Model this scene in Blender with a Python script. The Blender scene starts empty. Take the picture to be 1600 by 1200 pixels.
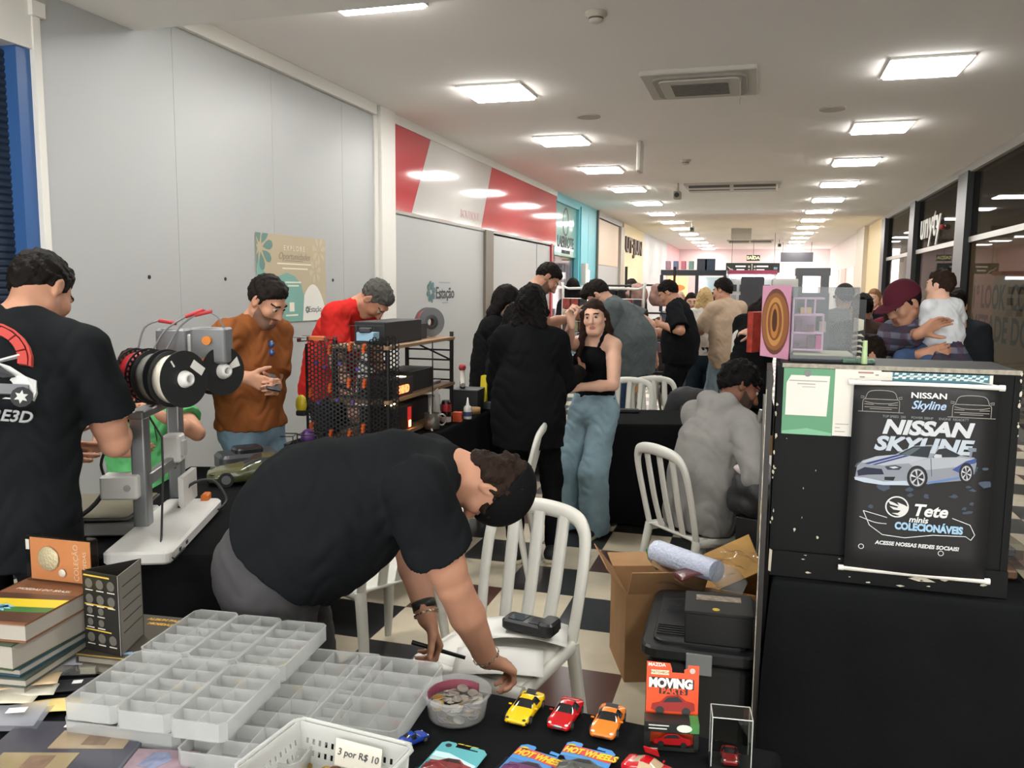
import bpy, math, random
import numpy as np
from mathutils import Matrix, Vector
rnd = random.Random(7)
SC = bpy.context.scene
COL = SC.collection

# ---------------------------------------------------------------- camera
cam_data = bpy.data.cameras.new('camera')
cam_data.sensor_fit = 'HORIZONTAL'
cam_data.sensor_width = 36.0
cam_data.lens = 36.0 * 1300.0 / 1600.0
cam_data.clip_start = 0.05
cam_data.clip_end = 200
cam = bpy.data.objects.new('camera', cam_data)
COL.objects.link(cam)
CR, CD, CF = [Vector(v) for v in [[0.957966, 0.286729, 0.00936], [0.042362, -0.109111, -0.993127], [-0.283737, 0.951778, -0.116671]]]
cam.matrix_world = Matrix(((CR.x, -CD.x, -CF.x, 0), (CR.y, -CD.y, -CF.y, 0), (CR.z, -CD.z, -CF.z, 1.72), (0, 0, 0, 1)))
SC.camera = cam

# ---------------------------------------------------------------- world and exposure
w = bpy.data.worlds.new('world')
SC.world = w
w.use_nodes = True
w.node_tree.nodes['Background'].inputs[0].default_value = (1.0, 0.99, 0.97, 1)
w.node_tree.nodes['Background'].inputs[1].default_value = 1.6
SC.view_settings.view_transform = 'Standard'
SC.view_settings.look = 'None'
SC.view_settings.gamma = 1
SC.view_settings.use_curve_mapping = False
SC.view_settings.exposure = 2.06
PANEL_STRENGTH = 12.0

# ---------------------------------------------------------------- materials
def lin(c):
    if isinstance(c, str):
        c = tuple(int(c[i:i+2], 16) / 255 for i in (0, 2, 4))
    return tuple(x / 12.92 if x <= .04045 else ((x + .055) / 1.055) ** 2.4 for x in c) + (1,)

MATS = {}
def mat(name, col, rough=.6, metal=0, spec=.5, var=0, scale=6, bump=0, bscale=60, emit=0, alpha=1, trans=0, sheen=0, stretch=None):
    if name in MATS:
        return MATS[name]
    m = bpy.data.materials.new(name)
    m.use_nodes = True
    nt = m.node_tree
    b = nt.nodes['Principled BSDF']
    c = lin(col)
    b.inputs['Base Color'].default_value = c
    b.inputs['Roughness'].default_value = rough
    b.inputs['Metallic'].default_value = metal
    b.inputs['Specular IOR Level'].default_value = spec
    if emit:
        b.inputs['Emission Color'].default_value = c
        b.inputs['Emission Strength'].default_value = emit
    if alpha < 1:
        b.inputs['Alpha'].default_value = alpha
    if trans:
        b.inputs['Transmission Weight'].default_value = trans
    if sheen:
        b.inputs['Sheen Weight'].default_value = sheen
    if var or bump:
        tc = nt.nodes.new('ShaderNodeTexCoord')
        src = tc.outputs['Object']
        if stretch:
            mp = nt.nodes.new('ShaderNodeMapping')
            mp.inputs['Scale'].default_value = stretch
            nt.links.new(src, mp.inputs[0])
            src = mp.outputs[0]
    if var:
        n = nt.nodes.new('ShaderNodeTexNoise')
        n.inputs['Scale'].default_value = scale
        n.inputs['Detail'].default_value = 4
        nt.links.new(src, n.inputs['Vector'])
        mr = nt.nodes.new('ShaderNodeMapRange')
        mr.inputs[1].default_value = .3
        mr.inputs[2].default_value = .7
        mr.inputs[3].default_value = 1 - var
        mr.inputs[4].default_value = 1 + var
        nt.links.new(n.outputs[0], mr.inputs[0])
        hs = nt.nodes.new('ShaderNodeHueSaturation')
        hs.inputs['Color'].default_value = c
        nt.links.new(mr.outputs[0], hs.inputs['Value'])
        nt.links.new(hs.outputs[0], b.inputs['Base Color'])
    if bump:
        n2 = nt.nodes.new('ShaderNodeTexNoise')
        n2.inputs['Scale'].default_value = bscale
        n2.inputs['Detail'].default_value = 3
        nt.links.new(src, n2.inputs['Vector'])
        bp = nt.nodes.new('ShaderNodeBump')
        bp.inputs['Strength'].default_value = bump
        bp.inputs['Distance'].default_value = .01
        nt.links.new(n2.outputs[0], bp.inputs['Height'])
        nt.links.new(bp.outputs[0], b.inputs['Normal'])
    MATS[name] = m
    return m

def M_(col, **k):                       # quick material keyed by colour and finish
    return mat('%s_%s' % (col, '_'.join('%s%s' % (a, k[a]) for a in sorted(k))), col, **k)

def glass_mat(name, tint, fac, rough=.03):     # see-through pane: part mirror, part clear
    if name in MATS: return MATS[name]
    m = bpy.data.materials.new(name); m.use_nodes = True
    nt = m.node_tree; nt.nodes.remove(nt.nodes['Principled BSDF'])
    out = nt.nodes['Material Output']
    tr = nt.nodes.new('ShaderNodeBsdfTransparent'); tr.inputs[0].default_value = lin(tint)
    gl = nt.nodes.new('ShaderNodeBsdfGlossy'); gl.inputs['Roughness'].default_value = rough
    mx = nt.nodes.new('ShaderNodeMixShader')
    lw = nt.nodes.new('ShaderNodeLayerWeight'); lw.inputs[0].default_value = .5
    pw_ = nt.nodes.new('ShaderNodeMath'); pw_.operation = 'POWER'; pw_.inputs[1].default_value = 3
    ml = nt.nodes.new('ShaderNodeMath'); ml.operation = 'MULTIPLY_ADD'; ml.inputs[1].default_value = 1.6 * fac; ml.inputs[2].default_value = .06 * fac + .01
    nt.links.new(lw.outputs['Facing'], pw_.inputs[0]); nt.links.new(pw_.outputs[0], ml.inputs[0]); nt.links.new(ml.outputs[0], mx.inputs[0])
    nt.links.new(tr.outputs[0], mx.inputs[1]); nt.links.new(gl.outputs[0], mx.inputs[2])
    nt.links.new(mx.outputs[0], out.inputs[0])
    MATS[name] = m
    return m

def frost_mat(name, col, clear):               # milky plastic: part clear, part white
    if name in MATS: return MATS[name]
    m = bpy.data.materials.new(name); m.use_nodes = True
    nt = m.node_tree; b = nt.nodes['Principled BSDF']
    b.inputs['Base Color'].default_value = lin(col); b.inputs['Roughness'].default_value = .28
    tl = nt.nodes.new('ShaderNodeBsdfTranslucent'); tl.inputs[0].default_value = lin(col)
    tr = nt.nodes.new('ShaderNodeBsdfTransparent')
    m1 = nt.nodes.new('ShaderNodeMixShader'); m1.inputs[0].default_value = .4
    m2 = nt.nodes.new('ShaderNodeMixShader'); m2.inputs[0].default_value = clear
    nt.links.new(b.outputs[0], m1.inputs[1]); nt.links.new(tl.outputs[0], m1.inputs[2])
    nt.links.new(m1.outputs[0], m2.inputs[1]); nt.links.new(tr.outputs[0], m2.inputs[2])
    nt.links.new(m2.outputs[0], nt.nodes['Material Output'].inputs[0])
    MATS[name] = m
    return m

def plaid_mat(name, c1, c2, c3, sc):           # woven checks: two sets of bands over a ground colour
    m = M_(c1, rough=.95, spec=.05, var=.101); m = m.copy(); m.name = name
    nt = m.node_tree; b = nt.nodes['Principled BSDF']; tc = nt.nodes.new('ShaderNodeTexCoord'); prev = None
    for i, (ax, c) in enumerate((('Z', c2), ('X', c3))):
        w_ = nt.nodes.new('ShaderNodeTexWave'); w_.wave_type = 'BANDS'; w_.bands_direction = ax; w_.inputs['Scale'].default_value = sc; w_.inputs['Distortion'].default_value = .6
        rp = nt.nodes.new('ShaderNodeMath'); rp.operation = 'GREATER_THAN'; rp.inputs[1].default_value = .55
        mx = nt.nodes.new('ShaderNodeMix'); mx.data_type = 'RGBA'; mx.inputs[7].default_value = lin(c)
        ml = nt.nodes.new('ShaderNodeMath'); ml.operation = 'MULTIPLY'; ml.inputs[1].default_value = .6
        nt.links.new(tc.outputs['Object'], w_.inputs['Vector']); nt.links.new(w_.outputs['Fac'], rp.inputs[0]); nt.links.new(rp.outputs[0], ml.inputs[0]); nt.links.new(ml.outputs[0], mx.inputs[0])
        if prev is None: mx.inputs[6].default_value = lin(c1)
        else: nt.links.new(prev, mx.inputs[6])
        prev = mx.outputs[2]
    nt.links.new(prev, b.inputs['Base Color'])
    return m

# ---------------------------------------------------------------- mesh building
class MB:
    def __init__(s):
        s.v = []; s.f = []; s.m = []; s.sm = []
    def add(s, vs, fs, mi=0, smooth=False):
        o = len(s.v)
        s.v += [tuple(v) for v in vs]
        for f in fs:
            s.f.append([i + o for i in f]); s.m.append(mi); s.sm.append(smooth)
        return s
    def box(s, c, d, rot=None, mi=0, taper=1.0):
        hx, hy, hz = d[0] / 2, d[1] / 2, d[2] / 2
        vs = []
        for z, k in ((-hz, 1), (hz, taper)):
            for x, y in ((-hx, -hy), (hx, -hy), (hx, hy), (-hx, hy)):
                vs.append(Vector((x * k, y * k, z)))
        if rot is not None:
            R = rot if isinstance(rot, Matrix) else Matrix.Rotation(rot, 3, 'Z')
            vs = [R @ v for v in vs]
        c = Vector(c)
        return s.add([v + c for v in vs], [(0, 3, 2, 1), (4, 5, 6, 7), (0, 1, 5, 4), (1, 2, 6, 5), (2, 3, 7, 6), (3, 0, 4, 7)], mi)
    def bb(s, lo, hi, mi=0):
        return s.box([(a + b) / 2 for a, b in zip(lo, hi)], [b - a for a, b in zip(lo, hi)], None, mi)
    def rbox(s, c, d, r=.01, rot=None, mi=0, n=4, top=True):       # box with rounded vertical edges and a soft top rim
        hx, hy = d[0] / 2 - r, d[1] / 2 - r
        ring = []
        for q, (sx, sy) in enumerate(((1, 1), (-1, 1), (-1, -1), (1, -1))):
            for i in range(n + 1):
                a = math.pi / 2 * (q + i / n)
                ring.append((sx * hx + r * math.cos(a), sy * hy + r * math.sin(a), math.cos(a), math.sin(a)))
        e = min(r, d[2] * .3) * .6
        lev = [(-d[2] / 2, e), (-d[2] / 2 + e, 0), (d[2] / 2 - e, 0), (d[2] / 2, e)]
        R = rot if isinstance(rot, Matrix) else Matrix.Rotation(rot or 0, 3, 'Z')
        vs = []
        for z, k in lev:
            for x, y, nx, ny in ring:
                vs.append(R @ Vector((x - nx * k, y - ny * k, z)) + Vector(c))
        N = len(ring)
        fs = [[l * N + i, l * N + (i + 1) % N, (l + 1) * N + (i + 1) % N, (l + 1) * N + i] for l in range(3) for i in range(N)]
        fs += [list(range(N))[::-1], list(range(3 * N, 4 * N))]
        return s.add(vs, fs, mi)
    def cyl(s, a, b, r0, r1=None, n=16, mi=0, caps=True, smooth=True):
        a, b = Vector(a), Vector(b); r1 = r0 if r1 is None else r1
        d = (b - a).normalized()
        u = d.orthogonal().normalized(); w_ = d.cross(u)
        vs = []
        for p, r in ((a, r0), (b, r1)):
            for i in range(n):
                t = 2 * math.pi * i / n
                vs.append(p + u * math.cos(t) * r + w_ * math.sin(t) * r)
        s.add(vs, [[i, (i + 1) % n, n + (i + 1) % n, n + i] for i in range(n)], mi, smooth)
        if caps:
            s.add(vs, [list(range(n))[::-1], list(range(n, 2 * n))], mi)
        return s
    def tube(s, pts, r, n=8, mi=0, flat=None):
        pts = [Vector(p) for p in pts]; k = len(pts)
        rs = list(r) if isinstance(r, (list, tuple)) else [r] * k
        if k > 2 and max((pts[i] - pts[i - 1]).angle(pts[i + 1] - pts[i], 0) for i in range(1, k - 1)) < 1.35:   # soften the run of points into a curve
            q = []; qr = []
            for i in range(k - 1):
                a, b, c, d = pts[max(i - 1, 0)], pts[i], pts[i + 1], pts[min(i + 2, k - 1)]
                for j in range(4):
                    t = j / 4
                    q.append(.5 * (2 * b + (c - a) * t + (2 * a - 5 * b + 4 * c - d) * t * t + (3 * b - a - 3 * c + d) * t ** 3)); qr.append(rs[i] + (rs[i + 1] - rs[i]) * t)
            pts, rs = q + [pts[-1]], qr + [rs[-1]]; k = len(pts)
        vs = []; u = None
        for i, p in enumerate(pts):
            d = (pts[min(i + 1, k - 1)] - pts[max(i - 1, 0)]).normalized()
            u = d.orthogonal() if u is None else u - d * u.dot(d)
            if flat is not None:
                f = Vector(flat[0]); u = f - d * f.dot(d)
            u.normalize(); w_ = d.cross(u)
            fl = flat[1] if flat is not None else 1
            for j in range(n):
                t = 2 * math.pi * (j + .5) / n
                vs.append(p + u * math.cos(t) * rs[i] * fl + w_ * math.sin(t) * rs[i])
        fs = [[i * n + j, i * n + (j + 1) % n, (i + 1) * n + (j + 1) % n, (i + 1) * n + j] for i in range(k - 1) for j in range(n)]
        s.add(vs, fs, mi, True)
        s.add(vs, [list(range(n))[::-1], list(range((k - 1) * n, k * n))], mi)
        return s
    def lathe(s, prof, c=(0, 0, 0), axis=(0, 0, 1), n=24, mi=0, smooth=True):
        ax = Vector(axis).normalized(); u = ax.orthogonal().normalized(); w_ = ax.cross(u); c = Vector(c)
        vs = [c + ax * z + (u * math.cos(2 * math.pi * j / n) + w_ * math.sin(2 * math.pi * j / n)) * r for r, z in prof for j in range(n)]
        k = len(prof)
        return s.add(vs, [[i * n + j, i * n + (j + 1) % n, (i + 1) * n + (j + 1) % n, (i + 1) * n + j] for i in range(k - 1) for j in range(n)], mi, smooth)
    def poly(s, pts2, F, th=0, mi=0):        # outline in a frame (origin, xdir, ydir), extruded th along the normal
        o, x, y = [Vector(q) for q in F]; nrm = x.cross(y).normalized()
        a = [o + x * p + y * q for p, q in pts2]
        N = len(a)
        if th:
            b = [p + nrm * th for p in a]
            s.add(a + b, [list(range(N))[::-1], list(range(N, 2 * N))] + [[i, (i + 1) % N, N + (i + 1) % N, N + i] for i in range(N)], mi)
        else:
            s.add(a, [list(range(N))], mi)
        return s
    def grid(s, fn, nu, nv, mi=0, smooth=True):
        vs = [fn(i / nu, j / nv) for j in range(nv + 1) for i in range(nu + 1)]
        W = nu + 1
        return s.add(vs, [[j * W + i, j * W + i + 1, (j + 1) * W + i + 1, (j + 1) * W + i] for j in range(nv) for i in range(nu)], mi, smooth)
    def ball(s, c, r, n=12, mi=0):
        c = Vector(c); rr = r if isinstance(r, (tuple, list)) else (r, r, r)
        vs = [(c.x + rr[0] * math.sin(math.pi * i / n) * math.cos(2 * math.pi * j / (2 * n)), c.y + rr[1] * math.sin(math.pi * i / n) * math.sin(2 * math.pi * j / (2 * n)), c.z + rr[2] * math.cos(math.pi * i / n)) for i in range(n + 1) for j in range(2 * n)]
        k = 2 * n
        return s.add(vs, [[i * k + j, (i + 1) * k + j, (i + 1) * k + (j + 1) % k, i * k + (j + 1) % k] for i in range(n) for j in range(k)], mi, True)
    def xf(s, Mx):
        s.v = [tuple(Mx @ Vector(v)) for v in s.v]; return s
    def build(s, name, mats, parent=None, bevel=0, loc=None, solid=0):
        me = bpy.data.meshes.new(name)
        vs = s.v
        if loc is not None:
            L = Vector(loc); vs = [tuple(Vector(v) - L) for v in vs]
        me.from_pydata(vs, [], s.f)
        mats = mats if isinstance(mats, (list, tuple)) else [mats]
        for m in mats: me.materials.append(m)
        me.polygons.foreach_set('material_index', s.m)
        me.polygons.foreach_set('use_smooth', s.sm)
        me.update()
        o = bpy.data.objects.new(name, me)
        COL.objects.link(o)
        if loc is not None: o.location = loc
        if parent is not None: o.parent = parent
        if solid:
            md = o.modifiers.new('solid', 'SOLIDIFY'); md.thickness = solid; md.offset = 0
        if bevel:
            md = o.modifiers.new('bevel', 'BEVEL'); md.width = bevel; md.segments = 2; md.limit_method = 'ANGLE'
        return o

def thing(name, label, cat, loc=(0, 0, 0), rz=0, group=None):
    o = bpy.data.objects.new(name, None); COL.objects.link(o)
    o.empty_display_size = .05
    o.location = loc; o.rotation_euler = (0, 0, rz)
    return tag(o, label, cat, group)
def tag(o, label, cat, group=None):
    o['label'] = label; o['category'] = cat
    if group: o['group'] = group
    return o
def struct(o):
    o['kind'] = 'structure'; return o
def dup(o, parent=None):
    c = o.copy(); COL.objects.link(c)
    if parent is not None: c.parent = parent
    for ch in list(o.children): dup(ch, c)
    return c
def text(txt, m, F, size, parent=None, name='lettering', shear=0, bold=0, align='CENTER', th=.0006, squash=1, space=1):
    cu = bpy.data.curves.new(name, 'FONT'); cu.body = txt; cu.size = size; cu.shear = shear; cu.offset = bold
    cu.align_x = align; cu.align_y = 'CENTER'; cu.extrude = th; cu.resolution_u = 3; cu.space_character = space
    tmp = bpy.data.objects.new(name, cu); COL.objects.link(tmp)
    dg = bpy.context.evaluated_depsgraph_get(); dg.update()
    me = bpy.data.meshes.new_from_object(tmp.evaluated_get(dg))
    bpy.data.objects.remove(tmp)
    me.materials.clear(); me.materials.append(m)
    o0, x, y = [Vector(q) for q in F]; x = x.normalized(); y = y.normalized(); z = x.cross(y)
    me.transform(Matrix(((x.x * squash, y.x, z.x, o0.x), (x.y * squash, y.y, z.y, o0.y), (x.z * squash, y.z, z.z, o0.z), (0, 0, 0, 1))))
    o = bpy.data.objects.new(name, me); COL.objects.link(o)
    if parent is not None: o.parent = parent
    return o
def lines(m, F, rows, parent, name='printed_lines', th=.0004):   # rows of small bars standing for type too small to read
    b = MB()
    for (x0, x1, y, h) in rows: b.poly([(x0, y), (x1, y), (x1, y + h), (x0, y + h)], F, th)
    return b.build(name, m, parent)
def rotz(a): return Matrix.Rotation(a, 4, 'Z')
def place(o, loc, rz=0, tilt=None):
    o.location = loc; o.rotation_euler = (tilt[0] if tilt else 0, tilt[1] if tilt else 0, rz); return o
# ---------------------------------------------------------------- smooth solid bodies (signed distance fields meshed by surface nets)
f32 = np.float32
def V(*a): return np.array(a if len(a) > 1 else a[0], float)
def nrm(v): v = np.array(v, float); return v / (np.linalg.norm(v) + 1e-9)
def RC(a, b, ra, rb=None, k=.02, flat=None, cut=None, sub=False):      # round cone
    return dict(t='rc', a=V(a), b=V(b), ra=ra, rb=ra if rb is None else rb, k=k, flat=flat, cut=cut or [], sub=sub)
def EL(c, r, R=None, k=.02, cut=None, sub=False):                      # ellipsoid, R rows are its axes
    return dict(t='el', c=V(c), r=r, R=np.eye(3) if R is None else np.array(R), k=k, cut=cut or [], sub=sub)
def RB(c, h, R=None, rd=.01, k=.01, cut=None, sub=False):              # round box
    return dict(t='rb', c=V(c), h=h, R=np.eye(3) if R is None else np.array(R), rd=rd, k=k, cut=cut or [], sub=sub)
def pbox(p):
    if p['t'] == 'rc':
        return np.minimum(p['a'] - p['ra'], p['b'] - p['rb']), np.maximum(p['a'] + p['ra'], p['b'] + p['rb'])
    r = max(p['r']) if p['t'] == 'el' else float(np.linalg.norm(p['h']))
    if p['t'] == 'el':
        e = np.sqrt(((p['R'] * np.array(p['r'])[:, None]) ** 2).sum(0))
    else:
        e = (np.abs(p['R']) * np.array(p['h'])[:, None]).sum(0)
    return p['c'] - e, p['c'] + e
def pdist(p, X, Y, Z):
    if p['t'] == 'rc':
        a = p['a']; ab = p['b'] - a; L2 = float(ab @ ab) + 1e-12
        x, y, z = X - f32(a[0]), Y - f32(a[1]), Z - f32(a[2])
        t = np.clip((x * f32(ab[0]) + y * f32(ab[1]) + z * f32(ab[2])) * f32(1 / L2), 0, 1)
        x = x - t * f32(ab[0]); y = y - t * f32(ab[1]); z = z - t * f32(ab[2])
        g = 1
        if p['flat'] is not None:
            n, s_ = p['flat']; n = nrm(n)
            dt = (x * f32(n[0]) + y * f32(n[1]) + z * f32(n[2])) * f32(1 / s_ - 1)
            x = x + dt * f32(n[0]); y = y + dt * f32(n[1]); z = z + dt * f32(n[2]); g = .85
        d = (np.sqrt(x * x + y * y + z * z) - (f32(p['ra']) + t * f32(p['rb'] - p['ra']))) * f32(g)
    else:
        c, R = p['c'], p['R']
        x, y, z = X - f32(c[0]), Y - f32(c[1]), Z - f32(c[2])
        q = [x * f32(r[0]) + y * f32(r[1]) + z * f32(r[2]) for r in R]
        if p['t'] == 'el':
            a = [(q[i] / f32(p['r'][i])) for i in range(3)]
            b = [(a[i] / f32(p['r'][i])) for i in range(3)]
            k0 = np.sqrt(a[0] ** 2 + a[1] ** 2 + a[2] ** 2); k1 = np.sqrt(b[0] ** 2 + b[1] ** 2 + b[2] ** 2) + f32(1e-6)
            d = k0 * (k0 - 1) / k1
        else:
            e = [np.abs(q[i]) - f32(p['h'][i] - p['rd']) for i in range(3)]
            o = np.sqrt(np.maximum(e[0], 0) ** 2 + np.maximum(e[1], 0) ** 2 + np.maximum(e[2], 0) ** 2)
            d = o + np.minimum(np.maximum(e[0], np.maximum(e[1], e[2])), 0) - f32(p['rd'])
    for (pt, n) in p['cut']:
        n = nrm(n)
        d = np.maximum(d, (X - f32(pt[0])) * f32(n[0]) + (Y - f32(pt[1])) * f32(n[1]) + (Z - f32(pt[2])) * f32(n[2]))
    return d
NCUBE = [(i, j, k) for i in (0, 1) for j in (0, 1) for k in (0, 1)]
def field(prims, res, fold=None, cuts=()):
    bs = [pbox(p) for p in prims if not p['sub']]
    lo = np.min([b[0] for b in bs], 0) - 3 * res; hi = np.max([b[1] for b in bs], 0) + 3 * res
    n = np.ceil((hi - lo) / res).astype(int) + 1
    ax = [(lo[i] + res * np.arange(n[i])).astype(f32) for i in range(3)]
    F = np.full(tuple(n), f32(.08))
    for p in prims:
        b0, b1 = pbox(p); mg = max(p['k'], .004) + 2 * res
        i0 = np.maximum(np.floor((b0 - mg - lo) / res).astype(int), 0); i1 = np.minimum(np.ceil((b1 + mg - lo) / res).astype(int) + 1, n)
        if (i1 <= i0).any(): continue
        sl = tuple(slice(a, b) for a, b in zip(i0, i1))
        X, Y, Z = ax[0][sl[0]][:, None, None], ax[1][sl[1]][None, :, None], ax[2][sl[2]][None, None, :]
        d = pdist(p, X, Y, Z); A = F[sl]; k = f32(max(p['k'], 1e-4))
        if p['sub']:
            d = -d; h = np.clip(.5 - .5 * (A - d) / k, 0, 1); F[sl] = A * (1 - h) + d * h + k * h * (1 - h)
        else:
            h = np.clip(.5 + .5 * (A - d) / k, 0, 1); F[sl] = A * (1 - h) + d * h - k * h * (1 - h)
    X, Y, Z = ax[0][:, None, None], ax[1][None, :, None], ax[2][None, None, :]
    if fold:
        am, fr, sd = fold
        ph = sd * 1.7
        a = np.sin(X * fr + np.sin(Z * fr * .6 + ph) * 1.4 + ph) * np.sin(Y * fr + np.sin(Z * fr * .5 + ph * 2) * 1.3)
        a = a + .6 * np.sin(Z * fr * 1.3 + np.sin(X * fr * .9 + ph) * 2 + np.sin(Y * fr * .8) * 2)
        w1 = X * (fr * 1.6) + np.sin(Z * fr * 1.1 + ph) * 1.7 + Y * fr * .7; w2 = Z * (fr * 1.9) + np.sin(X * fr * 1.5 + Y * fr * 1.2 + ph * 3) * 1.9
        a = a + .75 * (1 - 2 * np.abs(np.sin(w1 * .8 + w2 * .35))) * np.sin(w2 * .4 + ph) ** 2 + .45 * (1 - 2 * np.abs(np.sin(w2 + .5 * np.sin(w1))))
        F += (a * f32(am)).astype(f32)
    for pt, nn in cuts:
        nn = nrm(nn)
        F = np.maximum(F, (X - f32(pt[0])) * f32(nn[0]) + (Y - f32(pt[1])) * f32(nn[1]) + (Z - f32(pt[2])) * f32(nn[2]))
    return F, lo
def nets(F, lo, res):
    ins = F < 0
    c = [ins[i:ins.shape[0] - 1 + i, j:ins.shape[1] - 1 + j, k:ins.shape[2] - 1 + k] for i, j, k in NCUBE]
    s = sum(q.astype(np.int8) for q in c)
    act = (s > 0) & (s < 8)
    idx = np.argwhere(act); ids = np.full(act.shape, -1, np.int32); ids[act] = np.arange(len(idx))
    val = np.stack([F[idx[:, 0] + i, idx[:, 1] + j, idx[:, 2] + k] for i, j, k in NCUBE], 1)
    P = np.zeros((len(idx), 3)); W = np.zeros(len(idx))
    for a in range(8):
        for ax_ in range(3):
            if NCUBE[a][ax_] == 0:
                bt = list(NCUBE[a]); bt[ax_] = 1; b = NCUBE.index(tuple(bt))
                va, vb = val[:, a], val[:, b]; m = (va < 0) != (vb < 0)
                t = np.where(m, va / np.where(m, va - vb, 1), 0)
                q = np.array(NCUBE[a], float)[None].repeat(len(idx), 0); q[:, ax_] += t
                P += q * m[:, None]; W += m
    P = (P / W[:, None] + idx) * res + lo
    Q = []
    for ax_ in range(3):
        A = np.moveaxis(ins, ax_, 0); I = np.moveaxis(ids, ax_, 0)
        ch = A[:-1] != A[1:]; ch[:, 0] = False; ch[:, :, 0] = False; ch[:, -1] = False; ch[:, :, -1] = False
        e = np.argwhere(ch); i, j, k = e.T
        q = np.stack([I[i, j - 1, k - 1], I[i, j, k - 1], I[i, j, k], I[i, j - 1, k]], 1)
        fl = A[i, j, k]
        fl = fl if ax_ != 1 else ~fl
        q[~fl] = q[~fl][:, ::-1]
        Q.append(q)
    Q = np.concatenate(Q); Q = Q[(Q >= 0).all(1)]
    return P, Q
def np_mesh(name, P, Q, mats, mi=None):
    me = bpy.data.meshes.new(name)
    me.vertices.add(len(P)); me.vertices.foreach_set('co', P.astype(f32).ravel())
    me.loops.add(len(Q) * 4); me.loops.foreach_set('vertex_index', Q.astype(np.int32).ravel())
    me.polygons.add(len(Q)); me.polygons.foreach_set('loop_start', np.arange(0, len(Q) * 4, 4, dtype=np.int32))
    me.polygons.foreach_set('use_smooth', np.ones(len(Q), bool))
    for m in mats: me.materials.append(m)
    if mi is not None: me.polygons.foreach_set('material_index', mi.astype(np.int32))
    me.update(calc_edges=True); me.validate()
    return me
def solid(name, prims, res, mats, parent=None, fold=None, cuts=(), pick=None, origin=None):
    F, lo = field(prims, res, fold, cuts)
    P, Q = nets(F, lo, res)
    mats = mats if isinstance(mats, list) else [mats]
    mi = pick(P[Q].mean(1)) if pick is not None and len(Q) else None
    if origin is not None: P = P - V(origin)
    o = bpy.data.objects.new(name, np_mesh(name, P, Q, mats, mi)); COL.objects.link(o)
    if parent is not None: o.parent = parent
    return o

def ik(a, t, l1, l2, pole):
    a, t = V(a), V(t); d = t - a; L = np.linalg.norm(d); L_ = min(max(L, abs(l1 - l2) + .01), (l1 + l2) * .998); d = d / (L + 1e-9)
    x = (l1 * l1 - l2 * l2 + L_ * L_) / (2 * L_); h = math.sqrt(max(l1 * l1 - x * x, 0))
    p = np.array(pole, float); p = p - d * (p @ d); p = nrm(p)
    return a + d * x + p * h, a + d * L_
def rot(v, ax, deg):
    ax = nrm(ax); t = math.radians(deg); v = np.array(v, float)
    return v * math.cos(t) + np.cross(ax, v) * math.sin(t) + ax * (ax @ v) * (1 - math.cos(t))
def hand(w_, D, N, side, s, curl=25, thumb=20, point=None, k=.006):
    D = nrm(D); N = nrm(N - D * (np.array(N) @ D)); S = np.cross(N, D) * side      # S = thumb side
    out = [RC(w_ - D * .02 * s, w_ + D * .02 * s, .026 * s, .028 * s, .015, (N, .72))]
    for i, off in enumerate((.029, .010, -.010, -.028)):
        kn = w_ + D * (.088 - .004 * abs(i - 1)) * s + S * off * s
        out.append(RC(w_ + D * .015 * s + S * off * .55 * s, kn, .0145 * s, .0115 * s, .012))
        f = (.93, 1.03, .97, .78)[i]; c = curl if point is None or i != 0 else point
        d = D; p = kn
        ax = np.cross(D, N); r = .0094 * s * (.9 if i == 3 else 1)
        for ln, an in ((.043, c * .8 + 2 * i), (.027, c), (.021, c * .6)):
            d = rot(d, ax, an); q = p + d * ln * f * s
            out.append(RC(p, q, r, r * .88, k)); p = q; r *= .9
    t0 = w_ + D * .022 * s + S * .02 * s; td = nrm(S * .75 + D * .6 + N * .35)
    t1 = t0 + td * .042 * s; td = nrm(td + D * .35 + N * math.sin(math.radians(thumb))); t2 = t1 + td * .031 * s; td = nrm(td + D * .3 + N * math.sin(math.radians(thumb)) * .6); t3 = t2 + td * .025 * s
    out += [RC(t0, t1, .016 * s, .0118 * s, .012), RC(t1, t2, .0112 * s, .01 * s, k), RC(t2, t3, .0098 * s, .008 * s, k)]
    return out

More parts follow.
